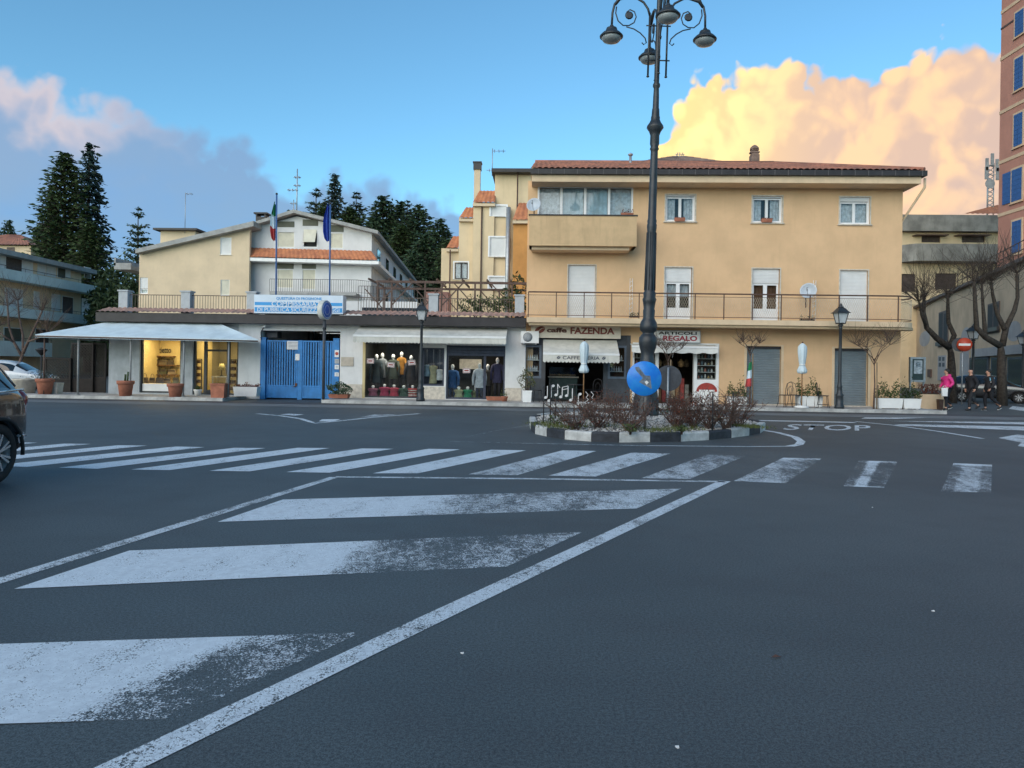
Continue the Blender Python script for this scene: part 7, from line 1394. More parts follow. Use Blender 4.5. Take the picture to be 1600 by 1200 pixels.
# satellite dishes
def dish(px, py, Y_, rpx, ax, label, wallY):
    c = P(px, py, Y_); r_ = rpx * Y_ / F_PX; t = thing('satellite_dish', label, 'satellite dish', (c.x, Y_, c.z - r_), 'satellite dishes on the ochre house'); ax = Vector(ax).normalized(); b = MB(); b.lathe([(.02, -.10 * r_ * 2), (r_ * .5, -.06 * r_ * 2), (r_ * .85, .03), (r_, .075), (r_ * .985, .085), (r_ * .83, .045), (r_ * .5, -.035), (.01, -.07)], c, 28, axis=ax); b.build('reflector', mat('dish_grey', (.50, .55, .60), .5, .05), t)
    b = MB(); f = c + ax * r_ * 1.1; b.tube([c - Vector((0, 0, r_ * .9)) + ax * .05, f - Vector((0, 0, .1))], .012, 5); b.tube([f - Vector((0, 0, .1)), f + Vector((0, 0, .03))], .03, 8); b.build('feed_arm', M['steel'], t); b = MB(); b.tube([c - ax * .1, Vector((c.x, wallY, c.z - .15)), Vector((c.x, wallY, c.z - r_ - .3))], .025, 6); b.build('mount', M['brown_metal'], t)
dish(834.5, 321, 29.05, 11.5, (-.25, -1, .35), 'round satellite dish on the corner of the glazed veranda', 29.3); dish(1263.5, 455, 29.3, 12.5, (-.55, -1, .30), 'satellite dish on the balcony between the two right doors', 29.6)
# flower boxes and balcony plants
def flower_box(px, py, Y_, w_, label, leaf, m='terracotta', h_=.14, up=.16):
    c = P(px, py, Y_); t = thing('flower_box', label, 'planter', (c.x, Y_, c.z), 'flower boxes on the ochre house'); b = MB(); b.taper((c.x, Y_, c.z), (w_ * .92, .14), (w_, .17), h_); b.build('trough', M[m], t); R_ = random.Random(int(px)); b = MB(); leaves_mb(b, [(c.x + R_.uniform(-.5, .5) * w_, Y_ + R_.uniform(-.08, .08), c.z + h_ + R_.uniform(-.02, up)) for i in range(90)], .035, rnd=R_); b.build('plants', M[leaf], t)
flower_box(1062, 346, 29.93, .42, 'terracotta flower box on the left upper window sill', 'leaf_red', up=.03); flower_box(1198, 347.5, 29.93, .42, 'terracotta flower box on the middle upper window sill', 'leaf_red', up=.03); flower_box(980, 337, 29.05, .5, 'flower box with red plants on the veranda parapet corner', 'leaf_red', h_=.10, up=.14)
flower_box(991, 496, 29.05, .42, 'dark flower box at the balcony foot left of the lamp post', 'leaf_dark', 'black', .06, .14); flower_box(1261, 501.5, 29.05, .55, 'dark flower box below the balcony satellite dish', 'leaf_dark', 'black', .06, .16)
def trellis(px, y0, y1, label):
    Y_ = 29.9; a, c = P(px, y1, Y_), P(px, y0, Y_); b = MB(); 
    for s in (-.06, .06): b.tube([(a.x + s, Y_, a.z), (a.x + s * .8, Y_, c.z)], .010, 4)
    n = 9
    for i in range(n): z = a.z + (c.z - a.z) * i / n; b.tube([(a.x - .06, Y_, z), (a.x + .06, Y_, z + .1)], .008, 4)
    b.build('plant_trellis', M['white'], label=label, cat='trellis', group='plant trellises on the balcony')
trellis(985.5, 435, 497, 'thin white plant trellis on the balcony left of the lamp post'); trellis(1272, 438, 501, 'thin white plant trellis beside the balcony satellite dish')
# pots and planters on the pavement
def pot(px, py, Y_, r_, h_, label, leaf=None, lw=.25, lh=.2, m='terracotta', n=200, sz=.035, square=False):
    c = P(px, py, Y_); t = thing('plant_pot', label, 'pot', (c.x, Y_, PZ), 'pots along the shop fronts'); b = MB()
    if square: b.taper((c.x, Y_, PZ), (r_ * 1.8, r_ * 1.8), (r_ * 2, r_ * 2), h_ * .9); b.taper((c.x, Y_, PZ + h_ * .9), (r_ * 2.15, r_ * 2.15), (r_ * 2.15, r_ * 2.15), h_ * .1)
    else: b.lathe([(r_ * .72, 0), (r_ * .92, h_ * .75), (r_ * .93, h_ * .76), (r_ * 1.05, h_ * .78), (r_ * 1.08, h_), (r_ * .98, h_), (r_ * .9, h_ * .9)], (c.x, Y_, PZ), 20)
    b.build('pot', M[m], t); b = MB(); b.lathe([(r_ * .93, 0), (.01, .03)], (c.x, Y_, PZ + h_ * .9), 14) if not square else b.cbox((c.x, Y_, PZ + h_ * .93), r_ * 1.9, r_ * 1.9, h_ * .075); b.build('soil', M['soil'], t)
    if leaf: R_ = random.Random(int(px * 3)); b = MB(); leaves_mb(b, [(c.x + R_.gauss(0, .45) * lw, Y_ + R_.gauss(0, .45) * lw, PZ + h_ + abs(R_.gauss(.4, .35)) * lh) for i in range(n)], sz, rnd=R_); b.build('plant', M[leaf], t)
    return t
pot(70, 617, 28.6, .32, .62, 'large terracotta pot with grey-green plant at the left kerb', 'leaf_grey', .5, .35, n=420); pot(196, 620, 28.1, .30, .60, 'terracotta pot with small cactus left of the lit shop window', None)
c = P(196, 600, 28.1); b = MB(); b.tube([(c.x - .02, 28.1, PZ + .54), (c.x, 28.1, PZ + .85)], .04, 8); b.tube([(c.x + .08, 28.1, PZ + .54), (c.x + .10, 28.1, PZ + .95)], .035, 8); b.build('cactus', M['leaf_dark'], label='small dark cactus in the terracotta pot by the lit window', cat='cactus')
pot(274, 621, 28.1, .30, .52, 'empty terracotta pot right of the lit shop window', None); pot(344, 622, 28.1, .28, .56, 'square terracotta planter in front of the shop door', None, square=True); pot(309, 617, 29.6, .16, .25, 'small white pot at the foot of the shop door side pane', 'leaf_mid', .12, .12, 'white')
pot(823.5, 625, 29.0, .18, .46, 'tall white pot with clipped round tree left of the cafe', None, m='white', square=True); c = P(823.5, 600, 29.0); b = MB(); b.tube([(c.x, 29, PZ + .4), (c.x + .01, 29, PZ + .95)], .02, 6)
t = shrub_blob('potted_tree', (c.x, 29.0, PZ + .46), .34, .30, .42, 620, .035, leaf_mat('yellow_green_leaf', (.06, .075, .03), (.17, .17, .08)), 'small round clipped tree in the white pot by the cafe', 'tree'); b = MB(); b.tube([(c.x, 29, PZ + .42), (c.x, 29, PZ + .9)], .02, 6); b.build('trunk', M['twig'], t)
pot(788, 626, 29.2, .14, .2, 'little reddish pot at the end of the clothes shop', 'leaf_mid', .15, .2, n=60)
def trough(px0, px1, Y_, h_, label, leaf, m='white', lh=.3, n=420, feet=True, name='planter_box', seg=1):
    a, c = P(px0, 610, Y_).x, P(px1, 610, Y_).x; t = thing(name, label, 'planter', ((a + c) / 2, Y_, PZ), 'planter boxes on the pavement'); b = MB()
    for k in range(seg): w_ = (c - a) / seg; b.taper((a + w_ * (k + .5), Y_, PZ + .03), (w_ * .90, .36), (w_ * .985, .42), h_ - .05); b.taper((a + w_ * (k + .5), Y_, PZ + h_ - .021), (w_ * .995, .44), (w_ * .995, .44), .03)
    b.build('trough', M[m], t); b = MB(); b.cbox(((a + c) / 2, Y_, PZ + h_ + .002), (c - a) * .92, .36, .012); b.build('soil', M['soil'], t)
    if feet:
        for x in (a + .12, c - .12): b = MB(); b.cbox((x, Y_, PZ), .08, .3, .032); b.build('foot', M[m], t)
    R_ = random.Random(int(px0)); b = MB(); pts = []
    for i in range(n): s_ = R_.random(); pts.append((a + (c - a) * s_, Y_ + R_.gauss(0, .12), PZ + h_ + abs(R_.gauss(.5, .3)) * lh * (.75 + .35 * math.sin(s_ * 11 + px0))))
    leaves_mb(b, pts, .045, rnd=R_); b.build('plants', M[leaf], t)
    b = MB()
    for i in range(8): s_ = R_.random(); x = a + (c - a) * s_; b.tube([(x, Y_, PZ + h_), (x + R_.gauss(0, .06), Y_ + R_.gauss(0, .05), PZ + h_ + lh * .8)], .006, 4)
    b.build('stems', M['twig'], t); return t
trough(367, 405, 29.2, .40, 'white planter box with small red flowers between shop and gate', 'leaf_red', lh=.14, n=160, feet=False); trough(515, 546, 29.0, .17, 'terracotta trough beside the gate holding a round green bush', 'leaf_mid', 'terracotta', .1, 60, False)
c = P(530.5, 615, 29.0); shrub_blob('green_bush', (c.x, 29.0, PZ + .17), .48, .30, .24, 900, .045, leaf_mat('blue_green_leaf', (.03, .06, .035), (.09, .13, .07)), 'round blue-green bush in the trough beside the gate')
trough(1137, 1166, 29.3, .34, 'white planter with bush left of the flag tree', 'leaf_mid', lh=.5); trough(1245, 1283, 28.9, .42, 'white planter boxes with bush behind the folded parasol', 'leaf_mid', lh=.6, n=560, seg=3); trough(1368.5, 1408, 28.7, .40, 'long white planter with bushes at the house corner', 'leaf_mid', lh=.62, n=640); trough(1408.5, 1436, 28.7, .40, 'white planter with dark bushes just beyond the house corner', 'leaf_dark', lh=.62, n=520)
trough(760, 788, 29.3, .18, 'low red brick trough at the clothes shop entrance', 'leaf_dark', 'terracotta', .03, 10, False)
# beige wall planter with reddish plants by the alley
a, c = P(1437, 620, 31.7), P(1476, 620, 31.7); zq = P(1455, 616, 31.7).z; t = thing('wall_planter', 'low beige wall planter with reddish plants behind the woman in pink', 'planter', ((a.x + c.x) / 2, 31.8, 0)); b = MB(); b.box(a.x, c.x, 31.6, 32.2, 0, zq); b.box(P(1469, 620, 31.6).x, c.x, 31.56, 31.599, 0, zq + .04); b.build('wall', M['main_trim'], t); b = MB(); b.box(a.x + .08, c.x - .08, 31.68, 32.12, zq, zq + .02); b.build('soil', M['soil'], t); R_ = random.Random(4); b = MB(); leaves_mb(b, [(R_.uniform(a.x + .1, c.x - .1), R_.uniform(31.7, 32.1), zq + R_.uniform(.0, .42)) for i in range(420)], .045, rnd=R_); b.build('plants', M['leaf_red'], t)
b = MB(); q = P(1466, 627, 31.59); b.taper((q.x, 31.45, 0), (.16, .16), (.2, .2), .42); b.build('side_pot', M['brown_metal'], t)
# beige tub and box by the parked car, left
c = P(36, 612, 29.2); b = MB(); b.lathe([(.42, 0), (.46, .5), (.50, .52), (.50, .58), (.44, .58), (.42, .5)], (c.x, 29.2, PZ), 18); b.build('concrete_tub', M['pale_stone'], label='round beige concrete tub beside the dark car at the left', cat='tub'); c = P(87, 612, 29.0); b = MB(); b.taper((c.x, 29.0, PZ), (.34, .34), (.40, .40), .40); b.taper((c.x, 29.0, PZ + .40), (.42, .42), (.42, .42), .05); b.build('stone_box_planter', M['pale_stone'], label='small square beige planter right of the big terracotta pot', cat='planter')
# folded parasols
def parasol(px, yb, ytop, ycl, Y_, label, new):
    c = P(px, yb, Y_); zt_ = P(px, ytop, Y_).z; zc = P(px, ycl, Y_).z; t = thing('folded_parasol', label, 'parasol', (c.x, Y_, PZ), 'folded white parasols'); b = MB(); b.tube([(c.x, Y_, PZ), (c.x, Y_, zt_)], .024, 8); b.build('pole', mat('parasol_wood', (.30, .16, .07), .6), t); b = MB(); b.lathe([(.26, 0), (.26, .06), (.05, .09)], (c.x, Y_, PZ), 16); b.build('base', M['white'], t)
    H_ = zt_ - zc; b = MB(); n = 24; v = []; pr = [(.02, 1.0), (.10, .96), (.16, .88), (.17, .75), (.15, .55), (.12, .36), (.095, .29), (.13, .22), (.19, .10), (.16, .02), (.05, 0)]
    for r_, tq in pr:
        for j in range(n): a = 2 * math.pi * j / n; rr = r_ * .88 * (1 + .20 * math.cos(a * 8) * (1 if tq < .9 else .3)); v.append((c.x + rr * math.cos(a), Y_ + rr * math.sin(a), zc + H_ * tq))
    k = len(pr); b.add(v, [(i * n + j, (i + 1) * n + j, (i + 1) * n + (j + 1) % n, i * n + (j + 1) % n) for i in range(k - 1) for j in range(n)], True); b.build('canopy', M['cloth_white'], t); b = MB(); b.lathe([(.115, 0), (.115, .04)], (c.x, Y_, zc + H_ * .28), 16); b.build('tie', M['white'], t); b = MB(); b.ball((c.x, Y_, zt_ + .02), .035); b.build('finial', M['wood_door'], t)
parasol(911.5, 630, 533, 583, 28.3, 'folded white parasol in front of the cafe awning', 0); parasol(1252.5, 633, 536, 584, 28.3, 'folded white parasol between the two grey roller doors', 1)
# wrought-iron cafe chairs
def make_chair():
    t = thing('cafe_chair', '', 'chair', (0, 0, 0), 'wrought-iron cafe chairs'); ir = M['dark_metal']; b = MB(); b.lathe([(.19, .44), (.20, .45), (.20, .465), (.18, .47)], (0, 0, 0), 18); b.build('seat', ir, t)
    for (x, y) in ((-1, -1), (1, -1), (-1, 1), (1, 1)): b = MB(); b.tube([(x * .14, y * .14, .45), (x * .16, y * .16, .2), (x * .20, y * .20, 0)], .011, 6); b.build('leg', ir, t)
    b = MB(); b.tube([(-.17, .17, .45), (-.19, .20, .70), (-.15, .23, .88), (0, .24, .95), (.15, .23, .88), (.19, .20, .70), (.17, .17, .45)], .011, 6); b.tube([(-.09, .18, .47), (-.10, .22, .70), (0, .235, .80), (.10, .22, .70), (.09, .18, .47)], .008, 5); b.build('backrest', ir, t)
    b = MB(); b.tube([(-.17, -.17, .12), (.17, -.17, .12)], .007, 5); b.tube([(-.17, .17, .12), (.17, .17, .12)], .007, 5); b.tube([(-.17, -.17, .12), (-.17, .17, .12)], .007, 5); b.tube([(.17, -.17, .12), (.17, .17, .12)], .007, 5); b.build('stretcher', ir, t); return t
chp = make_chair()
for i, (px, Y_, rz, lb) in enumerate(((1226, 28.5, -1.2, 'iron cafe chair standing farthest left of the parasol by the roller doors'), (1241, 28.7, .2, 'iron cafe chair just left of the parasol pole'), (1286, 28.5, 1.35, 'iron cafe chair seen side-on right of the white planter boxes'), (838, 29.1, 1.2, 'dark cafe chair beside the white pot at the cafe'), (868, 29.0, .4, 'dark cafe chair left of the cafe entrance'), (930, 28.9, -.5, 'dark cafe chair right of the cafe parasol'))):
    c = P(px, 630, Y_); place(chp, (c.x, Y_, PZ), rz, lb, 1.02, new=i > 0)
ct = thing('cafe_table', 'small round iron table under the folded cafe parasol', 'table', (P(900, 628, 28.9).x, 28.9, PZ)); c = Vector((P(898, 628, 28.9).x, 28.9, PZ)); b = MB(); b.lathe([(.30, .70), (.31, .72), (.30, .735)], c, 20); b.build('top', M['dark_metal'], ct); b = MB(); b.lathe([(.22, 0), (.2, .03), (.03, .06), (.025, .7)], c, 12); b.build('pedestal', M['dark_metal'], ct)
# little tricolour on the young tree
c = P(1170, 566, 28.55); fl = thing('small_flag', 'small hanging green white and red flag on the young tree by the roller door', 'flag', (c.x, 28.55, P(1170, 603, 28.55).z)); zt_, zb_ = P(1170, 565, 28.55).z, P(1170, 603, 28.55).z
for k, m in enumerate((GRN, M['cloth_white'], RED)):
    b = MB(); v = []
    for j in range(7):
        for i in range(9): tt, s2 = (k + j / 6) / 3, i / 8; v.append((c.x + (.10 - s2 * (.10 + .16 * tt)), 28.48 + .03 * math.sin(s2 * 8 + tt * 3), zt_ + (zb_ - zt_) * tt - .05 * s2))
    b.add(v, [(j * 9 + i, j * 9 + i + 1, (j + 1) * 9 + i + 1, (j + 1) * 9 + i) for j in range(6) for i in range(8)], True); b.build('band', m, fl)

# ------------------------------------------------------------------ cars
def bake(o, name, mats, parent):
    "evaluated copy of o split by material: first the body, then each other material as its own part"
    bpy.context.view_layer.update(); me = bpy.data.meshes.new_from_object(o.evaluated_get(bpy.context.evaluated_depsgraph_get())); out = []
    for mi, (nm, m) in enumerate(mats):
        bm = bmesh.new(); bm.from_mesh(me); bmesh.ops.delete(bm, geom=[f for f in bm.faces if f.material_index != mi], context='FACES'); 
        if not bm.faces: bm.free(); continue
        k = bpy.data.meshes.new(nm); bm.to_mesh(k); bm.free(); k.materials.clear(); k.materials.append(m)
        for p in k.polygons: p.use_smooth = True; p.material_index = 0
        out.append(link(nm, k, parent, WL[parent.name]))
    bpy.data.objects.remove(o); return out
def make_wheel(parent, c, r, side, spokes=7):
    c = Vector(c); ax = Vector((0, side, 0)); b = MB(); w = r * .62; b.lathe([(r * .66, -w / 2), (r * .90, -w / 2), (r * .985, -w * .38), (r, -w * .2), (r, w * .2), (r * .985, w * .38), (r * .90, w / 2), (r * .66, w / 2), (r * .64, w * .2), (r * .64, -w * .2), (r * .66, -w / 2)], c, 36, axis=ax, cap=False); wh_ = b.build('wheel', M['rubber'], parent)
    b = MB(); b.lathe([(r * .66, w * .50), (r * .68, w * .46), (r * .60, w * .30), (r * .58, -w * .3)], c, 36, axis=ax, cap=False); al = mat('alloy', (.52, .54, .56), .3, .05, metal=.7); b.build('rim', al, wh_); b = MB(); X, Z = Vector((1, 0, 0)), Vector((0, 0, 1))
    for i in range(spokes):
        a = 2 * math.pi * i / spokes
        for da in (-.13, .13): d0 = X * math.cos(a) + Z * math.sin(a); d1 = X * math.cos(a + da) + Z * math.sin(a + da); b.bar(c + ax * w * .40 + d0 * r * .10, c + ax * w * .42 + d1 * r * .64, r * .07, r * .07)
    b.build('spokes', al, wh_); b = MB(); b.lathe([(r * .14, w * .35), (r * .14, w * .46), (.001, w * .47)], c, 16, axis=ax); b.build('hub_cap', al, wh_); b = MB(); b.lathe([(r * .55, -w * .1), (r * .55, w * .05)], c, 24, axis=ax); b.build('brake_disc', M['dark_metal'], wh_)
def make_car(name, label, paint, st, axles, wr, glass_st, ws, rw, group=None, track=.80):
    "st: stations (x, z bottom, z belt, z top, half width, half width of roof); glass_st: station spans of side windows; ws / rw: spans of the front and rear screens"
    t = thing(name, label, 'car', (0, 0, 0), group); v = []; rows = 9
    for (x, zb, zl, zt, w, wt) in st:
        prof = [(0, zb), (w * .86, zb), (w * .97, zb + (zl - zb) * .18), (w, zb + (zl - zb) * .55), (w * .975, zl - .03), (w * .955, zl), (wt + .02, zt - .05), (wt * .82, zt), (0, zt + .015)]
        v += [(x, y, z) for y, z in prof]
    n = len(st); f = []; mi = []
    for i in range(n - 1):
        for j in range(rows - 1):
            f.append((i * rows + j, i * rows + j + 1, (i + 1) * rows + j + 1, (i + 1) * rows + j)); m = 0
            if j == 5 and any(a <= i < b_ for a, b_ in glass_st): m = 1
            if j in (6, 7) and (ws[0] <= i < ws[1] or rw[0] <= i < rw[1]): m = 1
            if j in (0, 1): m = 2
            mi.append(m)
    me = bpy.data.meshes.new('b'); 
    full = v + [(x, -y, z) for x, y, z in v]; off = len(v); ff = f + [tuple(off + k for k in reversed(q)) for q in f]; mm = mi + mi
    for e_ in (0, (n - 1) * rows): q = [e_ + j for j in range(rows)] + [off + e_ + j for j in reversed(range(rows))]; ff.append(tuple(q) if e_ else tuple(reversed(q))); mm.append(0)
    me.from_pydata(full, [], ff); me.polygons.foreach_set('material_index', mm)
    for k in range(3): me.materials.append(paint)
    bm = bmesh.new(); bm.from_mesh(me); bmesh.ops.remove_doubles(bm, verts=bm.verts, dist=1e-4); bmesh.ops.recalc_face_normals(bm, faces=bm.faces); bm.to_mesh(me); bm.free()
    o = bpy.data.objects.new('b', me); COL.objects.link(o); s = o.modifiers.new('s', 'SUBSURF'); s.levels = s.render_levels = 2; cut = []
    for x in axles:
        cm_ = MB(); cm_.lathe([(wr * 1.13, -1.5), (wr * 1.13, 1.5)], (x, 0, wr), 32, axis=(0, 1, 0)); c = cm_.build('cut', M['black']); c.location = (0, 0, 0); c.data.transform(Matrix.Translation(WL[c.name])); md = o.modifiers.new('b', 'BOOLEAN'); md.object = c; md.solver = 'EXACT'; cut.append(c)
    bake(o, 'body', [('body', paint), ('windows', glass_mat('car_glass', (.012, .014, .017), .03)), ('sill', M['rubber'])], t)
    for c in cut: bpy.data.objects.remove(c)
    L0, L1 = st[0][0], st[-1][0]; b = MB(); b.box(L0 + .5, L1 - .5, -st[5][4] * .75, st[5][4] * .75, .22, .75); b.build('underbody', M['black'], t)
    for x in axles:
        for sd in (-1, 1): make_wheel(t, (x, sd * track, wr), wr, sd)
        for sd in (-1, 1):
            b = MB(); n_ = 18; pts = [(x + math.cos(q) * wr * 1.14, sd * (st[5][4] - .005), wr + math.sin(q) * wr * 1.14) for q in [-.15 + (math.pi + .3) * i / n_ for i in range(n_ + 1)]]; b.tube(pts, .022, 6); b.build('wheel_arch_trim', M['rubber'], t)
    return t
def car_lights(t, tail, head, tailc=(.22, .015, .015)):
    tm = mat('tail_lens', tailc, .15, .1, 20, coat=1.0); hm = mat('head_lens', (.55, .57, .60), .08, .05, 10, metal=.5)
    for sd in (-1, 1):
        for (c, s, m, nm) in ((tail[0], tail[1], tm, 'tail_light'), (head[0], head[1], hm, 'headlight')): b = MB(); b.ball((c[0], sd * c[1], c[2]), *s, n=14, m=10); b.build(nm, m, t)
suv_st = [(-2.36, .44, .74, .86, .74, .62), (-2.30, .33, .96, 1.04, .90, .76), (-2.16, .28, 1.06, 1.30, .945, .72), (-1.95, .27, 1.08, 1.55, .965, .66), (-1.55, .27, 1.08, 1.67, .975, .63), (-.7, .27, 1.05, 1.71, .975, .63), (.15, .27, 1.03, 1.70, .975, .63), (.70, .27, 1.02, 1.60, .97, .63), (1.30, .27, 1.00, 1.10, .965, .78), (1.85, .28, .95, 1.00, .94, .74), (2.2, .32, .84, .90, .88, .68), (2.36, .40, .64, .72, .74, .56)]
blk = mat('metallic_black_paint', (.018, .019, .022), .22, .05, 3, coat=1.0, spec=.7)
suv = make_car('black_suv', 'glossy black SUV cut by the left edge of the picture, rear end visible', blk, suv_st, (-1.66, 1.30), .365, [(2, 7)], (7, 8), (1, 3), track=.84)
car_lights(suv, ((-2.22, .80, .98), (.10, .12, .13)), ((2.12, .70, .74), (.16, .16, .09)))
b = MB(); b.tube([(x, .985, z) for x, z in ((-2.05, 1.12), (-1.5, 1.10), (0, 1.065), (1.2, 1.03))], .012, 6); b.tube([(x, y_, z) for x, y_, z in ((-2.02, .90, 1.16), (-1.85, .80, 1.42), (-1.5, .70, 1.60), (-.6, .68, 1.655), (.4, .68, 1.63))], .014, 6); b.build('chrome_trim', mat('chrome', (.7, .71, .72), .12, .02, metal=1.0), suv)
b = MB(); b.tube([(-2.33, .70, .52), (-2.22, .90, .53), (-2.0, .965, .55)], .022, 6); b.build('bumper_strip', mat('bumper_chrome', (.45, .46, .48), .25, .02, metal=.8), suv)
b = MB(); b.box(-2.41, -2.33, -.62, .62, .42, .56); b.build('rear_bumper', M['rubber'], suv)
for sd in (-1, 1): b = MB(); b.tube([(-1.5, sd * .58, 1.72), (-1.3, sd * .58, 1.76), (.2, sd * .58, 1.77), (.4, sd * .58, 1.72)], .018, 6); b.build('roof_rail', M['dark_metal'], suv)
for sd in (-1, 1): b = MB(); b.ball((.75, sd * 1.06, 1.08), .06, .11, .08); b.build('mirror', blk, suv)
# rear wheel at the photo's wheel position; the car heads towards the camera
gw_ = G(-2, 757); hd_ = math.radians(-90 + 3); rear = Matrix.Rotation(hd_, 3, 'Z') @ Vector((-1.66, .86 + .10, 0)); suv.location = Vector((gw_.x, gw_.y, 0)) - rear; suv.rotation_euler = (0, 0, hd_)
hb_st = [(-2.0, .40, .70, .84, .66, .54), (-1.95, .30, .90, 1.00, .80, .68), (-1.80, .24, .94, 1.22, .84, .60), (-1.5, .22, .94, 1.38, .86, .56), (-1.1, .22, .93, 1.44, .865, .55), (-.4, .22, .91, 1.46, .87, .55), (.3, .22, .90, 1.42, .87, .55), (.55, .22, .90, 1.34, .865, .55), (1.15, .22, .88, .95, .86, .66), (1.6, .24, .80, .86, .82, .62), (1.9, .28, .70, .76, .74, .54), (2.02, .36, .56, .62, .60, .44)]
wc = make_car('white_hatchback', 'white hatchback parked behind the tub at the left edge', mat('white_car_paint', (.62, .66, .70), .2, .03, 3, coat=1.0), hb_st, (-1.25, 1.28), .30, [(2, 7)], (7, 8), (1, 3), track=.74)
car_lights(wc, ((-1.86, .70, .84), (.09, .10, .14)), ((1.78, .62, .66), (.14, .14, .08))); c = P(12, 612, 32.5); wc.location = (c.x, 32.5, 0); wc.rotation_euler = (0, 0, math.radians(10))
wc2 = place(wc, (P(-95, 612, 34.5).x, 34.5, 0), math.radians(8), 'second pale car parked farther left behind the SUV') if False else None
dc = make_car('dark_hatchback', 'black hatchback parked at the right edge behind the two walking men', mat('black_car_paint', (.014, .016, .020), .2, .03, 3, coat=1.0, spec=.7), hb_st, (-1.25, 1.28), .30, [(2, 7)], (7, 8), (1, 3), track=.74)
car_lights(dc, ((-1.86, .70, .84), (.09, .10, .14)), ((1.76, .62, .68), (.16, .16, .08))); c = D(1578, 610, 39.5); dc.location = (c.x - 1.1, c.y, 0); dc.rotation_euler = (0, 0, math.radians(-28))

# ------------------------------------------------------------------ people
def skin(name, verts, edges, parent, m, sub=2):
    "continuous surface grown round a skeleton: verts (x, y, z, radius)"
    me = bpy.data.meshes.new(name); bm = bmesh.new(); ly = bm.verts.layers.skin.verify(); vs = []
    for i, q in enumerate(verts):
        v = bm.verts.new(q[:3]); r = q[3]; v[ly].radius = (r, r) if not isinstance(r, tuple) else r; v[ly].use_root = i == 0; vs.append(v)
    for a, c in edges: bm.edges.new((vs[a], vs[c]))
    bm.to_mesh(me); bm.free(); o = bpy.data.objects.new('tmp', me); COL.objects.link(o); k = o.modifiers.new('k', 'SKIN'); k.use_smooth_shade = True; s = o.modifiers.new('s', 'SUBSURF'); s.levels = s.render_levels = sub; bpy.context.view_layer.update()
    ev = bpy.data.meshes.new_from_object(o.evaluated_get(bpy.context.evaluated_depsgraph_get())); bpy.data.objects.remove(o); ev.name = name; ev.materials.clear(); ev.materials.append(m)
    for p in ev.polygons: p.use_smooth = True; p.material_index = 0
    return link(name, ev, parent, WL[parent.name])
def hand(mb, wrist, d, side, curl=.5):
    "palm with four fingers and a thumb, hanging along d"
    w = Vector(wrist); d = Vector(d).normalized(); lat = Vector((1, 0, 0)); lat = (lat - d * lat.dot(d)).normalized(); nn = d.cross(lat) * side
    mb.tube([w, w + d * .04, w + d * .085], [.026, .038, .034], 8)
    for i, L in enumerate((.062, .074, .070, .056)):
        p0 = w + d * .08 + lat * (.028 - i * .019); p1 = p0 + (d * .8 + nn * curl * .5).normalized() * L * .55; p2 = p1 + (d * .5 + nn * curl).normalized() * L * .5; mb.tube([p0, p1, p2], [.0095, .009, .007], 6)
    p0 = w + d * .03 + lat * .03; p1 = p0 + (d * .5 + lat * .8 + nn * .2).normalized() * .035; mb.tube([p0, p1, p1 + (d * .9 + nn * .3) * .028], [.011, .010, .008], 6)
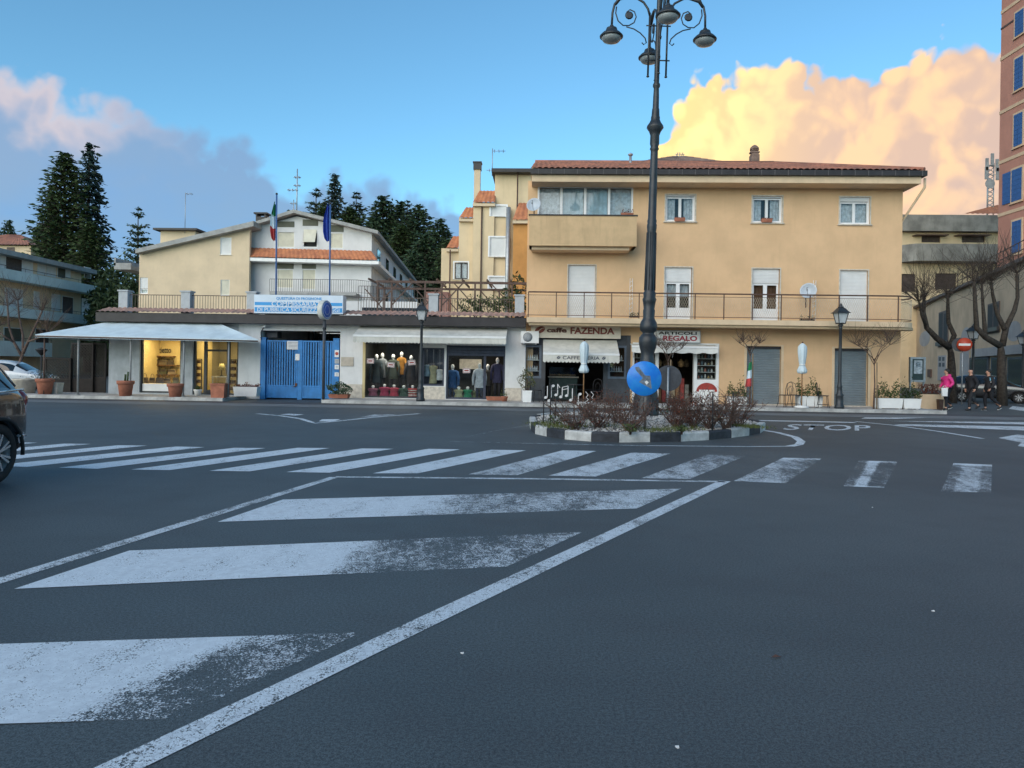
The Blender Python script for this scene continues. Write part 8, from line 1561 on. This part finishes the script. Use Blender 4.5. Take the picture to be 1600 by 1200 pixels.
def person(name, label, loc, face, h, jacket, trousers, shoe, pose, hair=None, extra=None):
    "walking figure; local x is forward"
    t = thing(name, label, 'person', (0, 0, 0)); F = pose; B = []
    hip = (0, 0, .95); ch_ = (.03, 0, 1.28); sh = 1.40
    verts = [(0, 0, .95, .11), (.01, 0, 1.10, .095), (.02, 0, 1.28, .10), (.03, 0, 1.42, .07), (.045, 0, 1.49, .052), (.06, 0, 1.55, .06), (.07, 0, 1.63, .092), (.06, 0, 1.70, .078)]
    edges = [(0, 1), (1, 2), (2, 3), (3, 4), (4, 5), (5, 6), (6, 7)]
    for sd in (1, -1):
        lg = F['legL' if sd > 0 else 'legR']; i0 = len(verts); verts += [(0, sd * .085, .90, .085), (lg[0][0], sd * .09, lg[0][1], .062), (lg[1][0], sd * .09, lg[1][1], .042), (lg[2][0], sd * .09, lg[2][1], .032)]; edges += [(0, i0), (i0, i0 + 1), (i0 + 1, i0 + 2), (i0 + 2, i0 + 3)]
        ar = F['armL' if sd > 0 else 'armR']; i0 = len(verts); verts += [(.03, sd * .19, 1.40, .055), (ar[0][0], sd * (.235 + ar[0][2]), ar[0][1], .045), (ar[1][0], sd * (.23 + ar[1][2]), ar[1][1], .032)]; edges += [(3, i0), (i0, i0 + 1), (i0 + 1, i0 + 2)]
    skin('body', verts, edges, t, M['skin'])
    hb = MB()
    for sd in (1, -1):
        ar = F['armL' if sd > 0 else 'armR']; w_ = Vector((ar[1][0], sd * (.23 + ar[1][2]), ar[1][1])); e_ = Vector((ar[0][0], sd * (.235 + ar[0][2]), ar[0][1])); hand(hb, w_, w_ - e_, sd, F.get('curl', .6))
    hb.build('hands', M['skin'], t)
    fc = MB(); fc.tube([(.148, 0, 1.655), (.170, 0, 1.615), (.150, 0, 1.600)], [.008, .014, .009], 6)
    for sd in (1, -1): fc.ball((.065, sd * .078, 1.63), .018, .010, .030, 8, 6)
    fc.build('nose_and_ears', M['skin'], t); ey = MB()
    for sd in (1, -1): ey.ball((.140, sd * .030, 1.645), .010, .012, .008, 8, 6)
    ey.ball((.146, 0, 1.575), .008, .024, .006, 8, 6); ey.build('eyes_and_mouth', mat('dark_feature', (.06, .03, .025), .5), t)
    jv = [(0, 0, F.get('hem', .82), .165), (0, 0, .98, .170), (.01, 0, 1.12, .165), (.02, 0, 1.28, .175), (.03, 0, 1.42, .135), (.045, 0, 1.485, .075)]; je = [(0, 1), (1, 2), (2, 3), (3, 4), (4, 5)]
    for sd in (1, -1):
        ar = F['armL' if sd > 0 else 'armR']; i0 = len(jv); e2 = (ar[0][0], sd * (.235 + ar[0][2]), ar[0][1]); w_ = (ar[1][0], sd * (.23 + ar[1][2]), ar[1][1]); jv += [(.03, sd * .195, 1.395, .085), (*e2, .070), (*w_, .052)]; je += [(4, i0), (i0, i0 + 1), (i0 + 1, i0 + 2)]
    jk = skin('jacket', jv, je, t, jacket); tv = [(0, 0, .95, .14)]; te = []
    for sd in (1, -1):
        lg = F['legL' if sd > 0 else 'legR']; i0 = len(tv); tv += [(0, sd * .085, .88, .105), (lg[0][0], sd * .09, lg[0][1], .075), (lg[1][0], sd * .09, lg[1][1] + .03, .055)]; te += [(0, i0), (i0, i0 + 1), (i0 + 1, i0 + 2)]
        an, to = lg[1], lg[2]; s = MB(); a = Vector((an[0] - .045, sd * .09, an[1] - .035)); e_ = Vector((to[0] + .06, sd * .09, to[1] - .005)); s.tube([a, a.lerp(e_, .35) + Vector((0, 0, .012)), a.lerp(e_, .75), e_], [.045, .052, .048, .026], 10); so_ = s.build('shoe', shoe, t)
        if F.get('sole'): s = MB(); dn = Vector((0, 0, -.038)); s.tube([a + dn, a.lerp(e_, .5) + dn, e_ + dn * .8], [.030, .034, .022], 8); s.build('sole', M['white'], so_)
    skin('trousers', tv, te, t, trousers)
    if hair:
        hm = MB(); hm.ball((.035, 0, 1.665), .105, .098, .105, 16, 12); hm.v = [Vector((q.x if q.x < .12 else .12, q.y, max(q.z, 1.60 - (.06 if q.x < .03 else 0)))) for q in hm.v]
        hm.build('hair', hair, t)
    if extra: extra(t)
    t.location = loc; t.rotation_euler = (0, 0, face); t.scale = (h / 1.77,) * 3; return t
walkA = dict(legL=[(.12, .50), (.13, .085), (.24, .035)], legR=[(.02, .48), (-.24, .20), (-.17, .09)], armL=[(-.06, 1.14, .03), (.12, .98, -.02)], armR=[(.02, 1.13, .03), (.20, .98, -.04)], sole=True, hem=.84)
walkB = dict(legL=[(.14, .50), (.16, .085), (.28, .035)], legR=[(-.02, .50), (-.36, .23), (-.30, .10)], armL=[(-.08, 1.13, .02), (.02, .90, .0)], armR=[(.02, 1.13, .03), (.10, .90, .0)], hem=.80)
walkC = dict(legL=[(-.04, .50), (-.42, .20), (-.36, .07)], legR=[(.14, .50), (.10, .085), (.22, .035)], armL=[(-.02, 1.12, .03), (.10, .92, -.02)], armR=[(-.05, 1.12, .03), (.06, .90, -.02)], hem=.82, sole=True)
pinkm = mat('pink_jacket', (.72, .035, .24), .55, .06, 6, .4, 18); navy = mat('black_clothes', (.012, .013, .018), .8, .15, 6, .2, 20); navy2 = mat('charcoal_clothes', (.018, .019, .024), .8, .15, 6, .2, 20); shoe_ = mat('dark_shoe', (.02, .02, .022), .6)
def hood(t): b = MB(); b.ball((-.05, 0, 1.485), .085, .115, .06, 14, 8); b.build('hood', pinkm, t)
g = G(1480, 641); person('person', 'person in bright pink hooded jacket and black leggings walking with a white bag', (g.x, g.y, 0), math.pi + .15, 1.70, pinkm, navy, shoe_, walkA, mat('dark_hair', (.02, .015, .012), .6), hood)
bg_ = thing('shopping_bag', 'white carrier bag held by the person in pink', 'bag', (g.x - .22, g.y - .20, .62)); b = MB(); q = Vector((g.x - .26, g.y - .26, .58)); b.taper(q, (.20, .09), (.25, .05), .34); b.build('bag_body', M['white'], bg_); b = MB(); b.tube([q + Vector((-.08, 0, .34)), q + Vector((-.03, 0, .42)), q + Vector((.04, 0, .42)), q + Vector((.08, 0, .34))], .008, 5); b.build('handles', M['white'], bg_)
g = G(1518, 641.5); person('person', 'bald person in dark jacket and trousers walking behind the person in pink', (g.x, g.y, 0), math.pi + .1, 1.74, navy, navy2, shoe_, walkB)
def patch(t):
    b = MB(); b.cbox((.03, .205, 1.27), .20, .02, .13); b.build('chest_print', mat('pale_blue_print', (.25, .55, .72), .6, .1, 10), t); b = MB(); b.cbox((.03, .200, 1.20), .14, .02, .03); b.build('print_strip', M['white'], t)
g = G(1549, 641.5); person('person', 'rearmost walker in dark clothes with a pale blue print on the jacket', (g.x, g.y + .15, 0), math.pi + .05, 1.72, navy2, navy, shoe_, walkC, mat('black_hair', (.012, .011, .010), .6), patch)

# ------------------------------------------------------------------ conifers and bare trees
def conifer(name, h, r, seed, leaf, style='spruce', levels=26, per=9):
    R_ = random.Random(seed); t = thing(name, '', 'tree'); b = MB(); b.tube([(0, 0, 0), (0.05 * r, 0, h * .5), (0, 0, h * .97)], [h * .018, h * .011, h * .002], 7); b.build('trunk', M['bark'], t); b = MB(); lf = MB()
    for i in range(levels):
        f = i / (levels - 1); z = h * (.10 + .88 * f)
        rad = r * ((1 - f) ** .85 if style == 'spruce' else (1 - f ** 2.2) ** .8 if style == 'cedar' else (1 - f) ** .55) * R_.uniform(.82, 1.1) + .06 * r
        if style == 'sparse' and R_.random() < .25: continue
        for k in range(per):
            a = 2 * math.pi * (k + R_.random() * .8) / per + i; L = rad * R_.uniform(.65, 1.12); dr = -.22 * L if style == 'spruce' else .12 * L if style == 'cedar' else .30 * L; up = .10 * L
            p0 = Vector((0, 0, z)); pts = []
            for q in range(5): s_ = q / 4; pts.append(p0 + Vector((math.cos(a) * L * s_, math.sin(a) * L * s_, dr * s_ * s_ + up * math.sin(s_ * 3))))
            if L > r * .2: b.tube(pts, [h * .0035 * (1 - q / 5) + .01 for q in range(5)], 3, cap=False)
            ns = max(4, int(23 * L / r + 4))
            for q in range(ns):
                s_ = .18 + .82 * (q + R_.random()) / ns; m_ = min(3, int(s_ * 4)); c = pts[m_].lerp(pts[m_ + 1], s_ * 4 - m_) + Vector((R_.gauss(0, .05), R_.gauss(0, .05), R_.gauss(0, .035))) * r
                w_ = r * .064 * R_.uniform(.6, 1.4); d_ = Vector((math.cos(a) + R_.gauss(0, .5), math.sin(a) + R_.gauss(0, .5), R_.gauss(-.15, .3))).normalized(); e = d_.cross(Vector((R_.gauss(0, .4), R_.gauss(0, .4), 1))).normalized()
                lf.add([c - d_ * w_ * .9, c + e * w_ * .45, c + d_ * w_ * 1.2, c - e * w_ * .45 - Vector((0, 0, w_ * .3))], [(0, 1, 2), (0, 2, 3)])
                if q % 2: e2 = d_.cross(e); lf.add([c - d_ * w_ * .7, c + e2 * w_ * .5, c + d_ * w_, c - e2 * w_ * .35], [(0, 1, 2), (0, 2, 3)])
    b.build('branches', M['bark'], t); lf.build('crown', leaf, t); return t
NDL = leaf_mat('conifer_needles', (.026, .050, .028), (.070, .112, .055)); NDB = leaf_mat('blue_needles', (.024, .045, .040), (.060, .095, .080)); NDG = leaf_mat('cypress_green', (.028, .052, .020), (.080, .118, .045))
protos = {'s': conifer('spruce_tree', 20, 4.2, 3, NDB, 'spruce', 30, 9), 'c': conifer('cedar_tree', 18, 4.6, 5, NDL, 'cedar', 24, 11), 'd': conifer('cypress_tree', 22, 3.6, 8, NDG, 'dense', 34, 13), 'p': conifer('fir_tree', 18, 3.0, 12, NDL, 'sparse', 24, 8)}
ph = {'s': 20, 'c': 18, 'd': 22, 'p': 18}; pw = {'s': 4.2, 'c': 4.6, 'd': 3.6, 'p': 3.0}
spots = [('d', 102, 236, 44, 84, 'broad dense dark conifer, the taller pair\'s left tree behind the left block'), ('s', 141, 222, 40, 88, 'tall pointed spruce with drooping tiers right of the dense conifer'), ('d', 140, 345, 34, 82, 'lower dense conifer in front of the tall spruce'), ('d', 80, 300, 26, 86, 'dense conifer low at the left flank of the broad conifer'), ('p', 216, 322, 24, 84, 'thin ragged conifer left of the cream gable house'),
         ('c', 14, 344, 22, 120, 'far cedar top above the red tiled roof at the left'), ('c', 62, 352, 20, 118, 'small far cedar beside the red tiled roof'), ('p', 494, 293, 20, 112, 'pointed fir just right of the tall antenna masts'), ('s', 523, 271, 24, 114, 'tallest dark spruce on the hill behind the pale house'), ('p', 557, 299, 20, 116, 'slender fir right of the tallest hill spruce'),
         ('c', 598, 306, 32, 112, 'broad cedar on the hill right of the slender fir'), ('c', 626, 314, 24, 118, 'cedar in the middle of the hill wood'), ('p', 637, 312, 14, 116, 'thin spiky fir among the hill cedars'), ('c', 655, 320, 28, 112, 'cedar with flat tiers right of the thin fir'), ('c', 688, 342, 28, 108, 'rightmost cedar of the hill wood'), ('c', 664, 366, 30, 96, 'low dark cedar in front at the right of the hill wood'),
         ('d', 628, 350, 26, 98, 'dense conifer filling the middle of the hill wood'), ('c', 584, 338, 30, 100, 'low cedar rising just over the pale house roof'), ('d', 700, 372, 22, 92, 'dense conifer nearest the stepped house'), ('d', 545, 322, 24, 104, 'dense conifer behind the pale house ridge'), ('c', 646, 392, 26, 90, 'lowest cedar right above the pale house side eave'), ('d', 505, 318, 20, 108, 'dense conifer low behind the antenna masts'), ('p', 452, 326, 12, 104, 'little fir top left of the tall antenna mast')]
seen = {}
for k, (kd, px, yt, wpx, d_, lb) in enumerate(spots):
    top = D(px, yt, d_); base = hill(top.x, top.y) - .1; Hh = top.z - base; sw = (1.6 if px < 300 else 2.0) * wpx * d_ / F_PX / pw[kd]
    first = kd not in seen; seen[kd] = 1
    o = place(protos[kd], (top.x, top.y, base), random.uniform(0, 6), lb, (sw, sw, Hh / ph[kd]), new=not first); o['group'] = 'conifers behind the houses'
# dark broadleaf mass between the left block and the gable house
for (px, yt, w_, d_, lb) in ((188, 398, 2.6, 72, 'dark evergreen bush tree left of the cream gable house'), (172, 430, 2.2, 70, 'lower dark evergreen bush tree beside the left block end'), (205, 420, 2.0, 68, 'rounded dark evergreen against the gable house corner')):
    top = D(px, yt, d_); t = thing('evergreen_tree', lb, 'tree', (top.x, top.y, 0), 'dark evergreens beside the gable house'); R_ = random.Random(int(px)); b = MB(); b.tube([(top.x, top.y, -.1), (top.x, top.y, top.z * .6)], [.25, .1], 7); b.build('trunk', M['bark'], t); b = MB(); pts = []
    for i in range(2600):
        u_ = Vector((R_.gauss(0, 1), R_.gauss(0, 1), R_.gauss(0, 1))).normalized() * R_.uniform(.3, 1) ** .45; zc = top.z * .5; k_ = 1 + .18 * math.sin(u_.x * 6 + px) * math.cos(u_.z * 7); pts.append((top.x + u_.x * w_ * k_, top.y + u_.y * w_, zc + u_.z * top.z * .5 * k_))
    leaves_mb(b, pts, .22, rnd=R_); b.build('crown', M['leaf_dark'], t)
def bare_tree(name, label, base, limbs, r0, twig_n, twig_len, seed, group=None, up=.7, mt='bark', twr=.006):
    "trunk and pollarded limbs given as polylines; fans of thin twigs at the limb ends"
    R_ = random.Random(seed); t = thing(name, label, 'tree', base, group); b = MB()
    for pts, r in limbs: n = len(pts); b.tube(pts, [r * (1 - .55 * i / (n - 1)) for i in range(n)], 8)
    b.build('trunk', M[mt], t); tw_ = MB()
    for pts, r in limbs[1:]:
        e = Vector(pts[-1]); src = [e, Vector(pts[-2]).lerp(e, .6), Vector(pts[-2]).lerp(e, .25)]
        for i in range(twig_n):
            s_ = src[0 if R_.random() < .65 else R_.randrange(3)]; d_ = Vector((R_.gauss(0, .55), R_.gauss(0, .55), R_.uniform(up * .5, 1.1))).normalized(); L = twig_len * R_.uniform(.5, 1.15); m_ = s_ + d_ * L * .5; q = m_ + (d_ + Vector((R_.gauss(0, .2), R_.gauss(0, .2), .25))).normalized() * L * .5
            tw_.tube([s_, m_, q], [twr, twr * .75, twr * .35], 3, cap=False)
            for k in range(2): d2 = (d_ + Vector((R_.gauss(0, .6), R_.gauss(0, .6), R_.gauss(.1, .3)))).normalized(); s2 = s_.lerp(m_, R_.uniform(.4, 1)); tw_.tube([s2, s2 + d2 * L * .35], [twr * .6, twr * .3], 3, cap=False)
    tw_.build('twigs', M['twig'] if mt != 'bark' else mat('dark_twig', (.10, .075, .058), .9, .2, 8), t); return t
def poly(pts, d_): return [D(x, y, d_ + o) for x, y, o in pts]
d1 = 37.5; g = D(1488, 618, d1); g.z = 0
bare_tree('pollarded_tree', 'gnarled pollarded bare tree behind the walking woman in pink', g, [([g - Vector((0, 0, .1))] + poly([(1487, 575, 0), (1486, 552, 0), (1483, 543, 0)], d1), .24), (poly([(1483, 543, 0), (1464, 529, -.2), (1448, 512, -.3), (1443, 488, -.3), (1444, 465, -.2)], d1), .17), (poly([(1483, 545, 0), (1491, 524, .2), (1482, 504, .2), (1481, 480, .3), (1481, 460, .3)], d1), .15), (poly([(1448, 512, -.3), (1440, 492, -.5), (1436, 472, -.6)], d1), .09)], .2, 42, 2.5, 4, 'pollarded bare trees along the side street', twr=.012)
d2_ = 35.5; g = D(1566, 622, d2_); g.z = 0
bare_tree('pollarded_tree', 'large pollarded bare tree with four knotted limbs above the parked car', g, [([g - Vector((0, 0, .1))] + poly([(1565, 575, 0), (1564, 548, 0), (1563, 538, 0)], d2_), .25), (poly([(1562, 540, 0), (1540, 527, -.2), (1526, 512, -.3), (1524, 482, -.3), (1522, 440, -.2)], d2_), .165), (poly([(1540, 527, 0), (1538, 505, .2), (1536, 480, .2), (1534, 445, .2)], d2_), .12), (poly([(1566, 540, 0), (1572, 512, .1), (1585, 485, .2), (1590, 465, .2), (1589, 428, .2)], d2_), .155), (poly([(1570, 515, 0), (1558, 490, .3), (1551, 460, .3), (1549, 440, .3)], d2_), .12)], .2, 42, 2.5, 9, 'pollarded bare trees along the side street', twr=.012)
def small_tree(px, ybase, yfork, ytop, half, Y_, label, seed):
    g = P(px, ybase, Y_); f = P(px + 1, yfork, Y_); R_ = random.Random(seed); limbs = [([Vector((g.x, Y_, PZ - .05)), Vector((g.x + .03, Y_, (PZ + f.z) / 2)), f], .038)]
    for i in range(6): a = i * 1.05 + R_.random(); x = f.x + math.cos(a) * half * R_.uniform(.4, .7); z = f.z + (P(px, ytop, Y_).z - f.z) * R_.uniform(.35, .6); limbs.append(([f - Vector((0, 0, .1 * (i % 3))), Vector(((f.x + x) / 2, Y_ + math.sin(a) * half * .2, f.z + (z - f.z) * .6)), Vector((x, Y_ + math.sin(a) * half * .45, z))], .016))
    o = bare_tree('young_tree', label, Vector((g.x, Y_, PZ)), limbs, .05, 14, (P(px, ytop, Y_).z - f.z) * .75, seed, 'young bare trees on the pavement', .5, 'twig', .007)
    b = MB(); b.tube([(g.x + .12, Y_, PZ), (g.x + .10, Y_, f.z - .1)], .025, 6); b.build('stake', mat('stake_wood', (.25, .18, .11), .9), o)
small_tree(1365, 634, 562, 509, 1.15, 28.4, 'young bare tree with stake in front of the right roller door', 3); small_tree(1171, 630, 548, 520, .85, 28.6, 'young bare tree with small flag beside the left roller door', 5); small_tree(1043, 628, 558, 522, .8, 28.7, 'young bare tree behind the big lamp post', 8)
d3 = 33; g = P(28, 600, d3); g.z = 0
bare_tree('bare_tree', 'bare spreading tree in front of the left block above parked cars', g, [([g - Vector((0, 0, .1)), P(30, 570, d3), P(36, 552, d3)], .12), ([P(34, 556, d3), P(22, 535, d3), P(14, 510, d3), P(12, 478, d3)], .07), ([P(36, 552, d3), P(46, 530, d3), P(56, 508, d3), P(66, 486, d3)], .07), ([P(36, 552, d3), P(36, 525, d3 + .5), P(30, 495, d3 + .6), P(28, 470, d3 + .6)], .06), ([P(44, 534, d3), P(60, 528, d3 - .4), P(74, 520, d3 - .5)], .045), ([P(22, 535, d3), P(6, 525, d3 - .3), P(-8, 512, d3 - .4)], .05)], .1, 26, 1.5, 6, None, .5, 'twig', .010)
